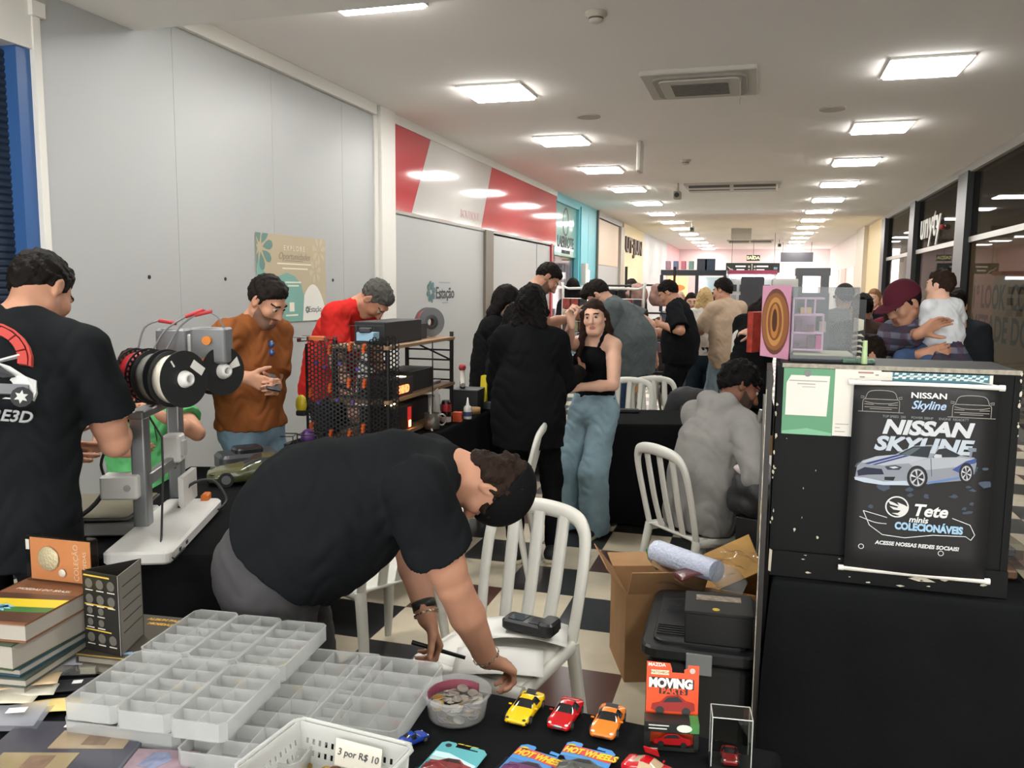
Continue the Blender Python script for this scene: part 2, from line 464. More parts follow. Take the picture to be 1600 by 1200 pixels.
SKIN = {'fair': 'c79a83', 'tan': 'b3836a', 'olive': 'a87c62', 'brown': '6e4736', 'light': 'd0a58e'}
def person(label, pos, yaw, h=1.70, res=.007, lean=(0, 2, 4), side=0, head=(5, 0, 0), L=None, R=None, skin='tan', fem=False, girth=1.0,
           pz=None, legs=None, stance=.10, knee=None, top=None, bottom=None, shoes=('1d1d20', '3c3c3e'), hair=None, beard=0, headk=1.0, name='person', face=True, legk=1.0, group=None, twist=0):
    s = h / 1.70
    U = V(0, 0, 1); Fw = V(-math.sin(math.radians(yaw)), math.cos(math.radians(yaw)), 0); Rt = np.cross(Fw, U)
    P0 = V(pos[0], pos[1], (.93 * s if pz is None else pz))
    def tilt(f, u, deg): return (rot(f, Rt, -deg), rot(u, Rt, -deg))
    fr = [(Fw, U)]
    for a in lean:
        f, u = tilt(*fr[-1], a)
        if side: f, u = rot(f, Fw, side / 3), rot(u, Fw, side / 3)
        fr.append((f, u))
    (F0, U0), (F1, U1), (F2, U2) = fr[1:]
    R0 = np.cross(F0, U0); R2 = np.cross(F2, U2)
    if twist:
        F2, R2 = rot(F2, U2, twist), rot(R2, U2, twist)
    sw = (.150 if fem else .176) * s; g = girth
    hips = [P0 + R0 * q * .088 * s - U0 * .03 * s for q in (-1, 1)]
    W_ = P0 + U0 * .14 * s; Ch = W_ + U1 * .18 * s; N_ = Ch + U2 * .18 * s
    sh = [N_ - U2 * .06 * s + R2 * q * sw for q in (-1, 1)]
    hf, hu = F2, U2; hr = R2
    hf, hu = rot(hf, hr, -head[0]), rot(hu, hr, -head[0])
    hf, hr = rot(hf, hu, head[1]), rot(hr, hu, head[1])
    hu, hr = rot(hu, hf, head[2]), rot(hr, hf, head[2])
    hs = s * headk
    un = nrm(U2 + hu)
    Hb = N_ + un * .06 * s
    Hc = Hb + hu * .085 * hs + hf * .022 * hs
    Hm = np.stack([hr, hf, hu])
    def HP(x, y, z): return Hc + (hr * x + hf * y + hu * z) * hs
    sk = mat('skin_' + skin, SKIN.get(skin, skin), rough=.55, spec=.35, var=.06, scale=9)
    hair = hair or {}
    hcol = hair.get('col', '17130f')
    hm = M_(hcol, rough=.7, spec=.1, bump=.5, bscale=120, var=.15, scale=40)
    B = []; A = []                    # body, arms
    # torso
    hw = (.150 if not fem else .158) * s * g; ww = (.142 if not fem else .122) * s * g; cw = (.160 if not fem else .138) * s
    B += [RC(hips[0] + R0 * .03 * s, hips[1] - R0 * .03 * s, .105 * s * g, None, .04, (F0, .95)),
          RC(P0 + U0 * .02 * s, W_, hw * .95, ww, .04, (F1, .70 * (.5 + .5 * g))), RC(W_, Ch, ww, cw, .04, (F1, .68 * (.6 + .4 * g))),
          RC(Ch, N_ - U2 * .085 * s, cw, .105 * s, .04, (F2, .68)),
          RC(sh[0] * .85 + sh[1] * .15, sh[1] * .85 + sh[0] * .15, .056 * s, None, .03),
          RC(N_ - U2 * .01 * s, Hb + hu * .03 * s, .058 * s * (.85 if fem else 1), .052 * s * (.85 if fem else 1), .03)]
    for q in (0, 1): B.append(RC(N_ + un * .02 * s, sh[q] + U2 * .015 * s, .046 * s, .05 * s, .03))
    if fem:
        for q in (-1, 1): B.append(EL(Ch + F2 * .085 * s + R2 * q * .065 * s + U2 * .02 * s, (.06 * s,) * 3, None, .03))
    joints = {}
    for q, spec in ((0, L), (1, R)):
        sg = -1 if q == 0 else 1
        spec = spec or ('a', 4, 8, 12)
        l1, l2 = .285 * s, .255 * s
        if spec[0] == 't':
            pole = spec[2] if len(spec) > 2 and spec[2] is not None else tuple(R2 * sg * .6 - U2 * .6 - F2 * .5)
            el, wr = ik(sh[q], spec[1], l1, l2, pole); opt = spec[3] if len(spec) > 3 else {}
        else:
            d = rot(rot(-U2 if spec[0] == 'b' else -U, R2, spec[1]), Fw, -sg * spec[2])
            el = sh[q] + d * l1
            bx = R2 if abs(d @ R2) < .9 else F2
            d2 = rot(d, rot(bx, U, sg * -12), spec[3]); wr = el + d2 * l2
            opt = spec[4] if len(spec) > 4 else {}
        fd = nrm(wr - el)
        hd = nrm(opt.get('d', fd)); hn = opt.get('n', tuple(-R2 * sg * .8 + fd * .0 - F2 * .1))
        hn = np.array(hn, float); hn = hn - hd * (hn @ hd)
        ud = nrm(el - sh[q])
        am = (.9 if fem else 1.0) * (.7 + .3 * g)
        A += [RC(sh[q], el, .056 * s * am, .042 * s * am, .02), RC(sh[q] + ud * .10 * s, el - ud * .06 * s, .054 * s * am, .046 * s * am, .02),
              RC(el, el + fd * .10 * s, .042 * s * am, .044 * s * am, .012), RC(el + fd * .10 * s, wr, .043 * s * am, .028 * s * am, .012)]
        ths = sg if np.dot(np.cross(hn, hd) * sg, F2 + U2 * .2) > 0 else sg
        A += hand(wr, hd, hn, opt.get('side', -sg), s * .98, opt.get('curl', 28), opt.get('thumb', 20), opt.get('point'))
        joints[q] = (sh[q], el, wr, hd, hn)
    # legs
    G = []
    ank = []
    for q in (0, 1):
        sg = -1 if q == 0 else 1
        an = V(*legs[q]) if legs else V(*(pos[0], pos[1], 0)) + Rt * sg * stance * s + U * .085 * s + Fw * (.02 if q else -.02)
        kn, an = ik(hips[q], an, .43 * s * legk, .41 * s * legk, tuple(knee[q]) if knee else tuple(Fw + Rt * sg * .15))
        toe = opt_toe = nrm(V(Fw[0], Fw[1], 0) + Rt * sg * .2)
        ank.append((kn, an, toe))
        G += [RC(hips[q], kn, .084 * s * (.6 + .4 * g), .055 * s, .03), RC(kn, an, .054 * s, .038 * s, .02), RC(kn * .72 + an * .28 - Fw * .012 * s, kn * .5 + an * .5, .052 * s, .044 * s, .02),
              RC(an - U * .045 * s - toe * .03 * s, an - U * .055 * s + toe * .14 * s, .036 * s, .026 * s, .02, (U, .8))]
    # head
    fh = .93 if fem else 1.0
    Hd = [EL(HP(0, -.014, .026), (.075 * hs, .094 * hs, .09 * hs), Hm, .02), EL(HP(0, .022, -.03), (.061 * hs * fh, .072 * hs, .088 * hs), Hm, .03),
          RC(HP(-.022 * fh, .062, -.095), HP(.022 * fh, .062, -.095), .022 * hs, None, .03), RC(HP(-.052 * fh, .0, -.06), HP(-.018, .06, -.095), .022 * hs, .02 * hs, .03), RC(HP(.052 * fh, .0, -.06), HP(.018, .06, -.095), .022 * hs, .02 * hs, .03)]
    if face:
        Hd += [RC(HP(-.034, .078, .030), HP(.034, .078, .030), .013 * hs, None, .015), EL(HP(-.044 * fh, .062, -.022), (.02 * hs,) * 3, None, .025), EL(HP(.044 * fh, .062, -.022), (.02 * hs,) * 3, None, .025),
               EL(HP(-.031, .101, .010), (.017 * hs, .012 * hs, .012 * hs), Hm, .012, sub=True), EL(HP(.031, .101, .010), (.017 * hs, .012 * hs, .012 * hs), Hm, .012, sub=True),
               RC(HP(0, .090, .014), HP(0, .112, -.026), .008 * hs, .0125 * hs, .012), RC(HP(-.013, .096, -.031), HP(.013, .096, -.031), .009 * hs, None, .01),
               RC(HP(-.018, .087, -.058), HP(.018, .087, -.058), .0075 * hs, None, .006), RC(HP(-.016, .086, -.069), HP(.016, .086, -.069), .0085 * hs, None, .006)]
    for q in (-1, 1):
        Hd += [EL(HP(q * .077, -.012, -.004), (.011 * hs, .019 * hs, .032 * hs), Hm, .006), EL(HP(q * .086, -.006, .0), (.006 * hs, .011 * hs, .019 * hs), Hm, .006, sub=True)]
    top = top or {}; bottom = bottom or {}
    def pick(C_):
        d = (C_ - Hc) @ Hm.T / hs
        x, y, z = np.abs(d[:, 0]), d[:, 1], d[:, 2]
        near = (np.linalg.norm(d, axis=1) < .16)
        mi = np.zeros(len(C_), int)
        if face:
            mi[near & (x > .013) & (x < .052) & (np.abs(z - .0335 + .16 * np.abs(x - .028)) < .0048 - .05 * np.abs(x - .028)) & (y > .05)] = 1
            mi[near & (x < .024 - np.abs(z + .063) * .8) & (z > -.076) & (z < -.052) & (y > .07)] = 2
        if beard:
            mi[near & (y > .012) & (z < -.040 + .5 * np.clip(.06 - y, 0, .05)) & (z > -.118 + .6 * np.clip(.05 - y, 0, .05)) & ((x > .027) | (z < -.078) | ((z > -.052) & (z < -.040) & (y > .06))) & (mi == 0)] = 3
        return mi
    lip = {'brown': '7a4a40'}.get(skin, 'a4655a')
    stub = tuple(a * (1 - beard) + b * beard for a, b in zip([int(SKIN.get(skin, skin)[i:i+2], 16) / 255 for i in (0, 2, 4)], (.13, .1, .08)))
    mats = [sk, hm, M_(lip, rough=.5), mat('stubble_%s_%.2f' % (skin, beard), stub, rough=.8)]
    body = solid(name, B + G + Hd + A, res, mats, None, None, (), pick)
    tag(body, label, 'person', group)
    if face:
        for q in (-1, 1):
            c = HP(q * .031, .0795, .009); e = MB()
            e.ball((0, 0, 0), .0122 * hs, 10)
            e.m = [1 if (Vector(np.mean([e.v[i] for i in f], 0)) / (.0122 * hs)).dot(Vector(hf)) > .78 else 0 for f in e.f]
            ob = e.build('eye', [M_('a8a098', rough=.3), M_('20140e', rough=.15)], body); ob.location = c
    # ---- clothes
    ty = top.get('t', 'tee'); tc = top.get('col', '141516')
    tm = top.get('mat') or M_(tc, rough=.95, spec=.06, var=.06, scale=14, bump=.15, bscale=35)
    o = top.get('o', .014) * s
    fit = top.get('fit', 1.0)
    T = []
    hemz = top.get('hem', -.10)
    hem_p = P0 + U0 * hemz * s
    if ty != 'none':
        wf = ww * fit * (1.05 if not fem else 1.0) + o; hf_ = hw * .98 + o
        low = P0 + U0 * (hemz - .06) * s
        T += [RC(low, W_, hf_, wf, .05, (F1, .74 * (.5 + .5 * g))), RC(W_, Ch, wf, cw + o, .05, (F1, .72 * (.6 + .4 * g))), RC(Ch, N_ - U2 * .085 * s, cw + o, .105 * s + o, .04, (F2, .74))]
        T[0]['cut'] = [(hem_p, -U0)]
        T.append(RC(hips[0] + R0 * .03 * s, hips[1] - R0 * .03 * s, .105 * s * g + o + .009 * s, None, .04, (F0, .95), [(hem_p, -U0)]))
        if fem:
            for q in (-1, 1): T.append(EL(Ch + F2 * .088 * s + R2 * q * .065 * s + U2 * .02 * s, (.06 * s + o * .6,) * 3, None, .04))
        if ty != 'tank':
            T.append(RC(sh[0] * .85 + sh[1] * .15, sh[1] * .85 + sh[0] * .15, .056 * s + o * .8, None, .04))
            for q in (0, 1):
                T.append(RC(N_ + un * .01 * s, sh[q] + U2 * .012 * s, .046 * s + o * .5, .05 * s + o * .7, .03))
                a, e_, w2, _, _ = joints[q]; ud = nrm(e_ - a); fd = nrm(w2 - e_)
                if ty == 'tee':
                    sl = top.get('sleeve', .19) * s; end = a + ud * sl
                    T.append(RC(a, a + ud * (sl + .03), .06 * s * (.8 + .2 * g) + o * .8, .056 * s * (.7 + .3 * g) + o * 1.5, .03, None, [(end, ud)]))
                    T.append(RC(end - ud * .02, end + ud * .05, .052 * s, .05 * s, .002, sub=True)) if top.get('open', 1) else None
                else:
                    up = top.get('cuff', 1.0)
                    wc = e_ * (1 - up) + w2 * up
                    T += [RC(a, e_, .058 * s + o, .046 * s + o, .03), RC(e_, wc, .046 * s + o, .033 * s + o * .8, .02, None, [(wc - fd * .005, fd)])]
        else:
            T[2]['cut'] = [(Ch + U2 * .115 * s, U2)]
            T = [t for t in T if t is not None]
            for q in (-1, 1):
                st = [Ch + R2 * q * .072 * s + F2 * .108 * s + U2 * .08 * s, N_ - U2 * .045 * s + R2 * q * .08 * s + F2 * .085 * s, N_ + U2 * .034 * s + R2 * q * .082 * s + F2 * .015 * s, N_ - U2 * .04 * s + R2 * q * .08 * s - F2 * .075 * s, Ch + R2 * q * .06 * s - F2 * .112 * s + U2 * .06 * s]
                for i in range(4): T.append(RC(st[i], st[i + 1], .011 * s, None, .004))
        if ty in ('tee', 'long', 'hoodie'):
            T.append(RC(N_ + U2 * .006 * s + F2 * .02 * s, N_ + un * .12 * s + F2 * .03 * s, .060 * s, .068 * s, .006, sub=True))
        if ty == 'hoodie':
            T += [RC(N_ - F2 * .06 * s + R2 * .06 * s + U2 * .02 * s, N_ - F2 * .10 * s - U2 * .11 * s, .058 * s, .035 * s, .02, (F2, .8)), RC(N_ - F2 * .06 * s - R2 * .06 * s + U2 * .02 * s, N_ - F2 * .11 * s - U2 * .13 * s, .058 * s, .035 * s, .02, (F2, .8)),
                  RC(N_ - F2 * .055 * s - R2 * .07 * s + U2 * .03 * s, N_ - F2 * .055 * s + R2 * .07 * s + U2 * .03 * s, .042 * s, None, .02),
                  RC(N_ + R2 * .075 * s + U2 * .025 * s, N_ + R2 * .05 * s + F2 * .06 * s - U2 * .02 * s, .025 * s, .02 * s, .02), RC(N_ - R2 * .075 * s + U2 * .025 * s, N_ - R2 * .05 * s + F2 * .06 * s - U2 * .02 * s, .025 * s, .02 * s, .02)]
        T += top.get('extra', [])
        T = [t for t in T if t is not None]
        T.sort(key=lambda t: t['sub'])
        solid(top.get('name', {'tank': 'tank_top', 'tee': 't_shirt', 'long': 'sweater', 'hoodie': 'hoodie'}[ty]), T, max(res, .006) if res < .009 else res, tm, body, (top.get('fold', .0035), top.get('ff', 26), yaw))
    bt = bottom.get('t', 'trousers'); bm = bottom.get('mat') or M_(bottom.get('col', '1b1c1e'), rough=.95, spec=.06, var=.1, scale=10, bump=.2, bscale=30)
    if bt != 'none':
        o2 = .012 * s
        wc = [(P0 + U0 * bottom.get('waist', .07) * s, U0)]
        bp = [RC(P0 - U0 * .02 * s, P0 + U0 * .10 * s, hw * 1.0 + o2 * .6, hw * .95 + o2 * .6, .04, (F0, .74 * (.5 + .5 * g)), wc), RC(hips[0] + R0 * .03 * s, hips[1] - R0 * .03 * s, .105 * s * g + o2, None, .04, (F0, .95))]
        wd = bottom.get('wide', 1.0)
        for q in (0, 1):
            kn, an, toe = ank[q]
            if bt == 'shorts':
                e = hips[q] * .08 + kn * .92; bp.append(RC(hips[q], e, .09 * s * g + o2, .075 * s + o2, .03, None, [(e, nrm(kn - hips[q]))]))
            else:
                e = an + nrm(an - kn) * bottom.get('drop', .035) * s
                bp += [RC(hips[q], kn, .086 * s * (.6 + .4 * g) + o2, .058 * s * (.5 + .5 * wd) + o2, .03), RC(kn, e, .058 * s * (.5 + .5 * wd) + o2, .046 * s * wd + o2, .03, None, [(e, nrm(an - kn))])]
        solid(bottom.get('name', 'shorts' if bt == 'shorts' else 'trousers'), bp, max(res, .007), bm, body, (bottom.get('fold', .003), 24, yaw + 3))
    if shoes is not None:
        for q in (0, 1):
            kn, an, toe = ank[q]
            b0 = V(an[0], an[1], an[2] - .085 * s)
            sp = [RC(b0 - toe * .05 * s + U * .045 * s, b0 + toe * .15 * s + U * .035 * s, .043 * s, .036 * s, .02, (U, .9), [(b0 + U * .02 * s, -U)]), RC(b0 - toe * .04 * s + U * .06 * s, b0 + U * .09 * s, .045 * s, .045 * s, .02)]
            ob = solid('shoe', sp, max(res, .006), M_(shoes[0], rough=.6), body)
            so = solid('sole', [RC(b0 - toe * .055 * s + U * .014 * s, b0 + toe * .165 * s + U * .014 * s, .046 * s, .042 * s, .01, None, [(b0, -U), (b0 + U * .026 * s, U)])], max(res, .006), M_(shoes[1], rough=.6), ob)
    # ---- hair
    hs_ = hair.get('style', 'short')
    if hs_ != 'none':
        t = hair.get('th', .010) * .75
        plane = [(HP(0, .063, .066) if hs_ not in ('long', 'bob') else HP(0, .07, .070), hf * .637 - hu * .77)]
        off = hair.get('line', 0)
        plane = [(plane[0][0] + (hf * .637 - hu * .77) * off * hs, plane[0][1])]
        hp = [EL(HP(0, -.020, .030), ((.0765 + t * .5) * hs, (.0945 + t * .7) * hs, (.089 + t * 1.5) * hs), Hm, .01, plane)]
        if hs_ in ('short', 'quiff'): hp += [EL(HP(0, .028, .085), (.056 * hs, .042 * hs, (.026 + t) * hs), Hm, .02, [(HP(0, .075, 0), hf)]), RC(HP(-.070, .018, .04), HP(-.0745, .010, .0), .010 * hs, .006 * hs, .01), RC(HP(.070, .018, .04), HP(.0745, .010, .0), .010 * hs, .006 * hs, .01)]
        if hs_ == 'quiff':
            hp += [RC(HP(-.035, .05, .10), HP(.035, .05, .10), .03 * hs, None, .03), RC(HP(0, .0, .11), HP(0, .06, .098), .035 * hs, .03 * hs, .03)]
        if hair.get('nape'): hp += [EL(HP(0, -.066, -.052), (.056 * hs, .034 * hs, .05 * hs), Hm, .02), RC(HP(-.062, -.045, -.02), HP(.062, -.045, -.02), .022 * hs, None, .02)]
        if hs_ in ('afro', 'curly'):
            for i in range(46):
                a = rnd.uniform(0, 6.28); z = rnd.uniform(-.2, 1); r_ = math.sqrt(1 - z * z) if z > -1 else 0
                q = (r_ * math.cos(a) * .082, -.016 + r_ * math.sin(a) * .1, .028 + z * .098)
                if .637 * q[1] - .77 * q[2] < .0118 + (.006): hp.append(EL(HP(*q), (rnd.uniform(.014, .024) * hs,) * 3, None, .008))
        if hs_ in ('long', 'bob', 'tied'):
            ln = hair.get('len', .40 if hs_ == 'long' else .17)
            bk = [HP(0, -.07, .03)]
            down = nrm(-U * .8 - hu * .5)
            for q in (-1, 0, 1):
                a = HP(q * .058, -.05 + .01 * abs(q), .0); b_ = HP(q * .070, -.045, -.10); e = b_ + down * max(ln - .12, .02) * s - F2 * .02 * s + R2 * q * .02 * s
                hp += [RC(a, b_, .045 * hs, .042 * hs, .03), RC(b_, e, .042 * hs, .025 * hs, .03)]
            for q in hair.get('front', ()):
                a = HP(q * .068, .03, .03); b_ = HP(q * .080, .02, -.09); e = b_ + V(0, 0, -1) * (ln * .55) * s + F2 * .07 * s
                hp += [RC(a, b_, .024 * hs, .026 * hs, .02), RC(b_, e, .028 * hs, .018 * hs, .02)]
            hp.append(EL(HP(0, .10, -.035), (.066 * hs * fh, .075 * hs, .098 * hs), Hm, .012, sub=True))
            hp.append(RC(Hb - hu * .02, Hb + hu * .03, .03 * hs, None, .005, sub=True)) if False else None
            hp = [x for x in hp if x]
        solid('hair', hp, max(res * .9, .005), hm, body, (.0035 if hs_ != 'long' else .003, 110 if hs_ != 'long' else 60, 1))
    if hair.get('cap'):
        cm = M_(hair['cap'], rough=.9, spec=.1)
        ck = hair.get('capk', 1); cp = [EL(HP(0, -.012, .035), (.088 * hs * ck, .108 * hs * ck, .1 * hs * ck), Hm, .01, [(HP(0, 0, .034), -hu + hf * hair.get('capt', 0))])]
        bd = hair.get('brim', 1)
        bd and cp.append(RC(HP(-.04, .09 * bd, .032), HP(.04, .09 * bd, .032), .05 * hs, None, .01, (hu, .14))); bd and cp.append(RC(HP(-.025, .13 * bd, .026), HP(.025, .13 * bd, .026), .045 * hs, None, .01, (hu, .14)))
        solid('cap', cp, max(res, .005), cm, body)
    return dict(o=body, joints=joints, Hc=Hc, Hm=Hm, hs=hs, N=N_, Ch=Ch, W=W_, P0=P0, F2=F2, R2=R2, U2=U2, F1=F1, s=s, ank=ank, HP=HP, sh=sh)
# ---------------------------------------------------------------- the setting
def floor_material():
    m = bpy.data.materials.new('floor_tiles'); m.use_nodes = True
    nt = m.node_tree; b = nt.nodes['Principled BSDF']; L = nt.links.new
    tc = nt.nodes.new('ShaderNodeTexCoord'); sp = nt.nodes.new('ShaderNodeSeparateXYZ'); L(tc.outputs['Object'], sp.inputs[0])
    def mt(op, a, c=None):
        n = nt.nodes.new('ShaderNodeMath'); n.operation = op
        for i, q in enumerate((a, c)):
            if q is None: continue
            if isinstance(q, (int, float)): n.inputs[i].default_value = q
            else: L(q, n.inputs[i])
        return n.outputs[0]
    fx = mt('DIVIDE', mt('ADD', sp.outputs[0], .9435 + 40 * .4135), .4135); fy = mt('DIVIDE', mt('ADD', sp.outputs[1], -4.402 + 40 * .4335), .4335)
    ix, iy = mt('FLOOR', fx), mt('FLOOR', fy)
    odd = mt('MODULO', mt('ADD', ix, iy), 2)
    brown = mt('MULTIPLY', mt('LESS_THAN', mt('MODULO', ix, 2), .5), mt('COMPARE', mt('MODULO', mt('ADD', ix, iy), 4), 1))
    def mixc(f, a, c):
        n = nt.nodes.new('ShaderNodeMix'); n.data_type = 'RGBA'
        L(f, n.inputs[0])
        for i, q in ((6, a), (7, c)):
            if isinstance(q, tuple): n.inputs[i].default_value = q
            else: L(q, n.inputs[i])
        return n.outputs[2]
    dark = mixc(brown, lin('2b2b2b'), lin('553a33'))
    c = mixc(odd, lin('c6bba4'), dark)
    gx = mt('LESS_THAN', mt('FRACT', fx), .008); gy = mt('LESS_THAN', mt('FRACT', fy), .008)
    c = mixc(mt('MAXIMUM', gx, gy), c, lin('5c564c'))
    n = nt.nodes.new('ShaderNodeTexNoise'); n.inputs['Scale'].default_value = 5; n.inputs['Detail'].default_value = 6; L(tc.outputs['Object'], n.inputs[0])
    mr = nt.nodes.new('ShaderNodeMapRange'); mr.inputs[1].default_value = .3; mr.inputs[2].default_value = .7; mr.inputs[3].default_value = .88; mr.inputs[4].default_value = 1.08; L(n.outputs[0], mr.inputs[0])
    hs = nt.nodes.new('ShaderNodeHueSaturation'); L(c, hs.inputs['Color']); L(mr.outputs[0], hs.inputs['Value']); L(hs.outputs[0], b.inputs['Base Color'])
    b.inputs['Roughness'].default_value = .28
    return m
def slab(name, lo, hi, m, bevel=0):
    return struct(MB().bb(lo, hi).build(name, m, bevel=bevel))
WL, WR, CEIL, YB, YE = -3.99, 2.95, 3.6, -3.2, 42.0
white = mat('painted_panel', 'a1a3a2', rough=.42, var=.012, scale=1.2)
slab('floor', (WL - 1, YB, -.1), (WR + 6, YE, 0), floor_material())
slab('ceiling', (WL - .6, YB, CEIL), (WR + .1, YE, CEIL + .12), mat('ceiling_paint', 'e8e5e2', rough=.9, var=.015, scale=.6))
trim = mat('white_trim', 'cfcdc6', rough=.5)
# lower ceiling over the near end
b = MB(); b.bb((WL, YB, 3.35), (WR, 4.70, 3.595)); struct(b.build('trim_1', mat('soffit_paint', 'dcdcd8', rough=.85)))
# left wall: shutter door, white hoarding panels, shops
slab('wall_left', (WL - .3, YB, 0), (WL - .14, YE, CEIL), mat('wall_paint', 'cfcfca', rough=.8))
def ribs(name, y0, y1, z0, z1, m, pitch=.04):
    b = MB(); n = int((z1 - z0) / pitch)
    prof = []
    for i in range(n):
        z = z0 + i * pitch
        prof += [(WL - .11, z), (WL - .10, z + pitch * .3), (WL - .10, z + pitch * .75), (WL - .11, z + pitch)]
    vs = [(x, y, z) for x, z in prof for y in (y0, y1)]
    b.add(vs, [(2 * i, 2 * i + 2, 2 * i + 3, 2 * i + 1) for i in range(len(prof) - 1)])
    return b.build(name, m)
struct(ribs('door_1', YB, 3.79, 0, 3.0, mat('navy_shutter', '1d2838', rough=.5, spec=.4)))
MB().bb((WL - .14, 3.79, 0), (WL - .02, 3.885, 3.02)).build('door_frame', mat('blue_frame', '2f5488', rough=.4), bpy.data.objects['door_1'])
MB().bb((WL - .14, YB, 3.02), (WL + .0, 3.9, 3.35)).build('door_head', trim, bpy.data.objects['door_1'])
b = MB()
for (y0, y1) in ((3.89, 5.06), (5.063, 6.28), (6.283, 7.5), (7.503, 8.19)): b.bb((WL - .14, y0, 0), (WL, y1, CEIL))
struct(b.build('wall_left_panels', white))
b = MB(); b.bb((WL, 4.7, 3.49), (WL + .05, 8.19, CEIL)); struct(b.build('trim_2', trim, bevel=.006))
b = MB(); b.bb((WL - .14, 3.885, 0), (WL + .012, 3.935, 3.2)); b.bb((WL - .14, 3.87, 3.2), (WL + .03, 3.96, 3.28)); struct(b.build('trim_3', trim))
b = MB(); b.bb((WL - .14, 8.19, 0), (WL + .02, 8.27, 3.5)); b.bb((WL - .14, 8.27, 0), (WL + .06, 8.62, CEIL)); struct(b.build('trim_4', trim, bevel=.008))
hole = M_('0c0c0c')
b = MB()
for y, z in ((4.745, 1.759), (5.585, 1.755), (6.428, 1.755), (7.28, 1.763)): b.cyl((WL - .01, y, z), (WL + .004, y, z), .014, n=10)
struct(b.build('trim_5', hole))

def on_left(y, z, off=.004): return ((WL + off, y, z), (0, 1, 0), (0, 0, 1))     # frame on the left wall: x = along the corridor, y = up
def flower(b, F, cx, cy, r, n=8, mi=0, w_=.33, th=.0, clip=None):
    for i in range(n):
        a = 2 * math.pi * i / n + .2; d = (math.cos(a), math.sin(a)); e = (-d[1], d[0])
        pts = [(cx + d[0] * t * r + e[0] * k * r * w_, cy + d[1] * t * r + e[1] * k * r * w_) for t, k in ((.2, 0), (.5, .75), (.75, 1), (.95, .6), (1, 0), (.95, -.6), (.75, -1), (.5, -.75))]
        if clip: pts = [(min(max(p, 0), clip[0]), min(max(q, 0), clip[1])) for p, q in pts]
        b.poly(pts, F, th, mi)
# poster on the hoarding
po = thing('poster', 'tan and teal paper poster taped to the white hoarding wall', 'poster', (0, 0, 0))
F = on_left(6.0, 1.39); PW, PH = 1.125, .75
MB().poly([(0, 0), (PW, 0), (PW, PH), (0, PH)], F, .003).build('sheet', M_('ad9f84', rough=.6), po)
F1 = on_left(6.0, 1.39, .0075)
tl = MB()
tl.poly([(0, 0), (.70, 0), (.72, .12), (.73, .22), (.68, .33), (.58, .40), (.45, .43), (.33, .40), (.22, .38), (.12, .42), (.05, .5), (0, .56)], F1, .001)
tl.build('teal_shape', M_('6d9c92', rough=.6), po)
wh = MB(); wh.poly([(.70 + .425 * t, .33 * math.sin(math.pi * min(1, .12 + t * .88)) ** .6 if 0 < t < 1 else 0) for t in [i / 14 for i in range(15)]] , on_left(6.0, 1.39, .009), .001); wh.build('white_shape', M_('d2d0c8', rough=.6), po)
fl = MB(); flower(fl, on_left(6.0, 1.39, .0085), .05, PH - .12, .19, 8, 0, .22, .0005, (PW, PH)); fl.build('flower_print', M_('5e7f79', rough=.6), po)
fl = MB(); flower(fl, on_left(6.0, 1.39, .0088), .93, .45, .11, 6, 0, .25, .0005, (PW, PH)); flower(fl, on_left(6.0, 1.39, .0088), 1.0, .64, .13, 7, 0, .2, .0005, (PW, PH)); fl.build('pale_flower_print', M_('b5a88e', rough=.6), po)
pale = M_('d9d2c0', rough=.6)
text('E X P L O R E', pale, on_left(6.58, 2.03, .009), .06, po)
text('Oportunidades', M_('8b7f6c'), on_left(6.58, 1.96, .009), .085, po, shear=.35)
lines(pale, on_left(6.0, 1.39, .009), [(.30, .86, .50, .012), (.38, .80, .46, .012), (.42, .68, .34, .012), (.46, .64, .31, .012), (.42, .62, .05, .014)], po)
lines(M_('6f6553'), on_left(6.0, 1.39, .009), [(.42, .72, .53, .004)], po, 'rule')
MB().poly([(.48, .09), (.56, .09), (.56, .17), (.48, .17)], on_left(6.0, 1.39, .009), .0006).build('printed_square', pale, po)
fl = MB(); flower(fl, on_left(6.0, 1.39, .0105), .78, .10, .035, 8, 0, .25, .0004); fl.build('flower_logo', M_('4a5a5a'), po)
text('Estação', M_('4a4f50'), on_left(6.92, 1.49, .0105), .075, po, align='CENTER')
# hoarding under the red sign, with its own logo
b = MB(); b.bb((WL - .14, 8.62, 0), (WL - .02, 11.9, 2.54)); struct(b.build('wall_left_hoarding', white))
lg = thing('wall_logo', 'dark flower logo with shopping centre lettering on the white hoarding beside the brown post', 'logo', (0, 0, 0))
fl = MB(); Fz = on_left(9.83, 1.64, -.016); flower(fl, Fz, 0, 0, .14, 8, 0, .27, .002); fl.build('flower_print', M_('4c6a6c'), lg)
text('Estação', M_('3c4244'), on_left(10.32, 1.62, -.016), .21, lg, th=.001, squash=1.05, bold=.003)
lines(M_('8a8f90'), on_left(10.0, 1.64, -.016), [(.1, .5, .11, .018), (.22, .42, -.15, .016)], lg)
slab('trim_6', (WL - .14, 11.9, 0), (WL + .02, 12.27, 2.55), mat('brown_post', '6b6357', rough=.5))
b = MB(); b.bb((WL - .14, 12.27, 0), (WL - .03, 14.98, 2.5)); b.bb((WL - .14, 15.02, 0), (WL - .03, 16.0, 2.5)); struct(b.build('door_2', white))
slab('trim_7', (WL - .14, 16.0, 0), (WL + .01, 16.12, 2.55), mat('red_frame', 'a93338', rough=.4))
b = MB(); b.bb((WL - .10, 8.62, 3.5), (WL + .01, 16.4, CEIL)); struct(b.build('trim_8', trim))
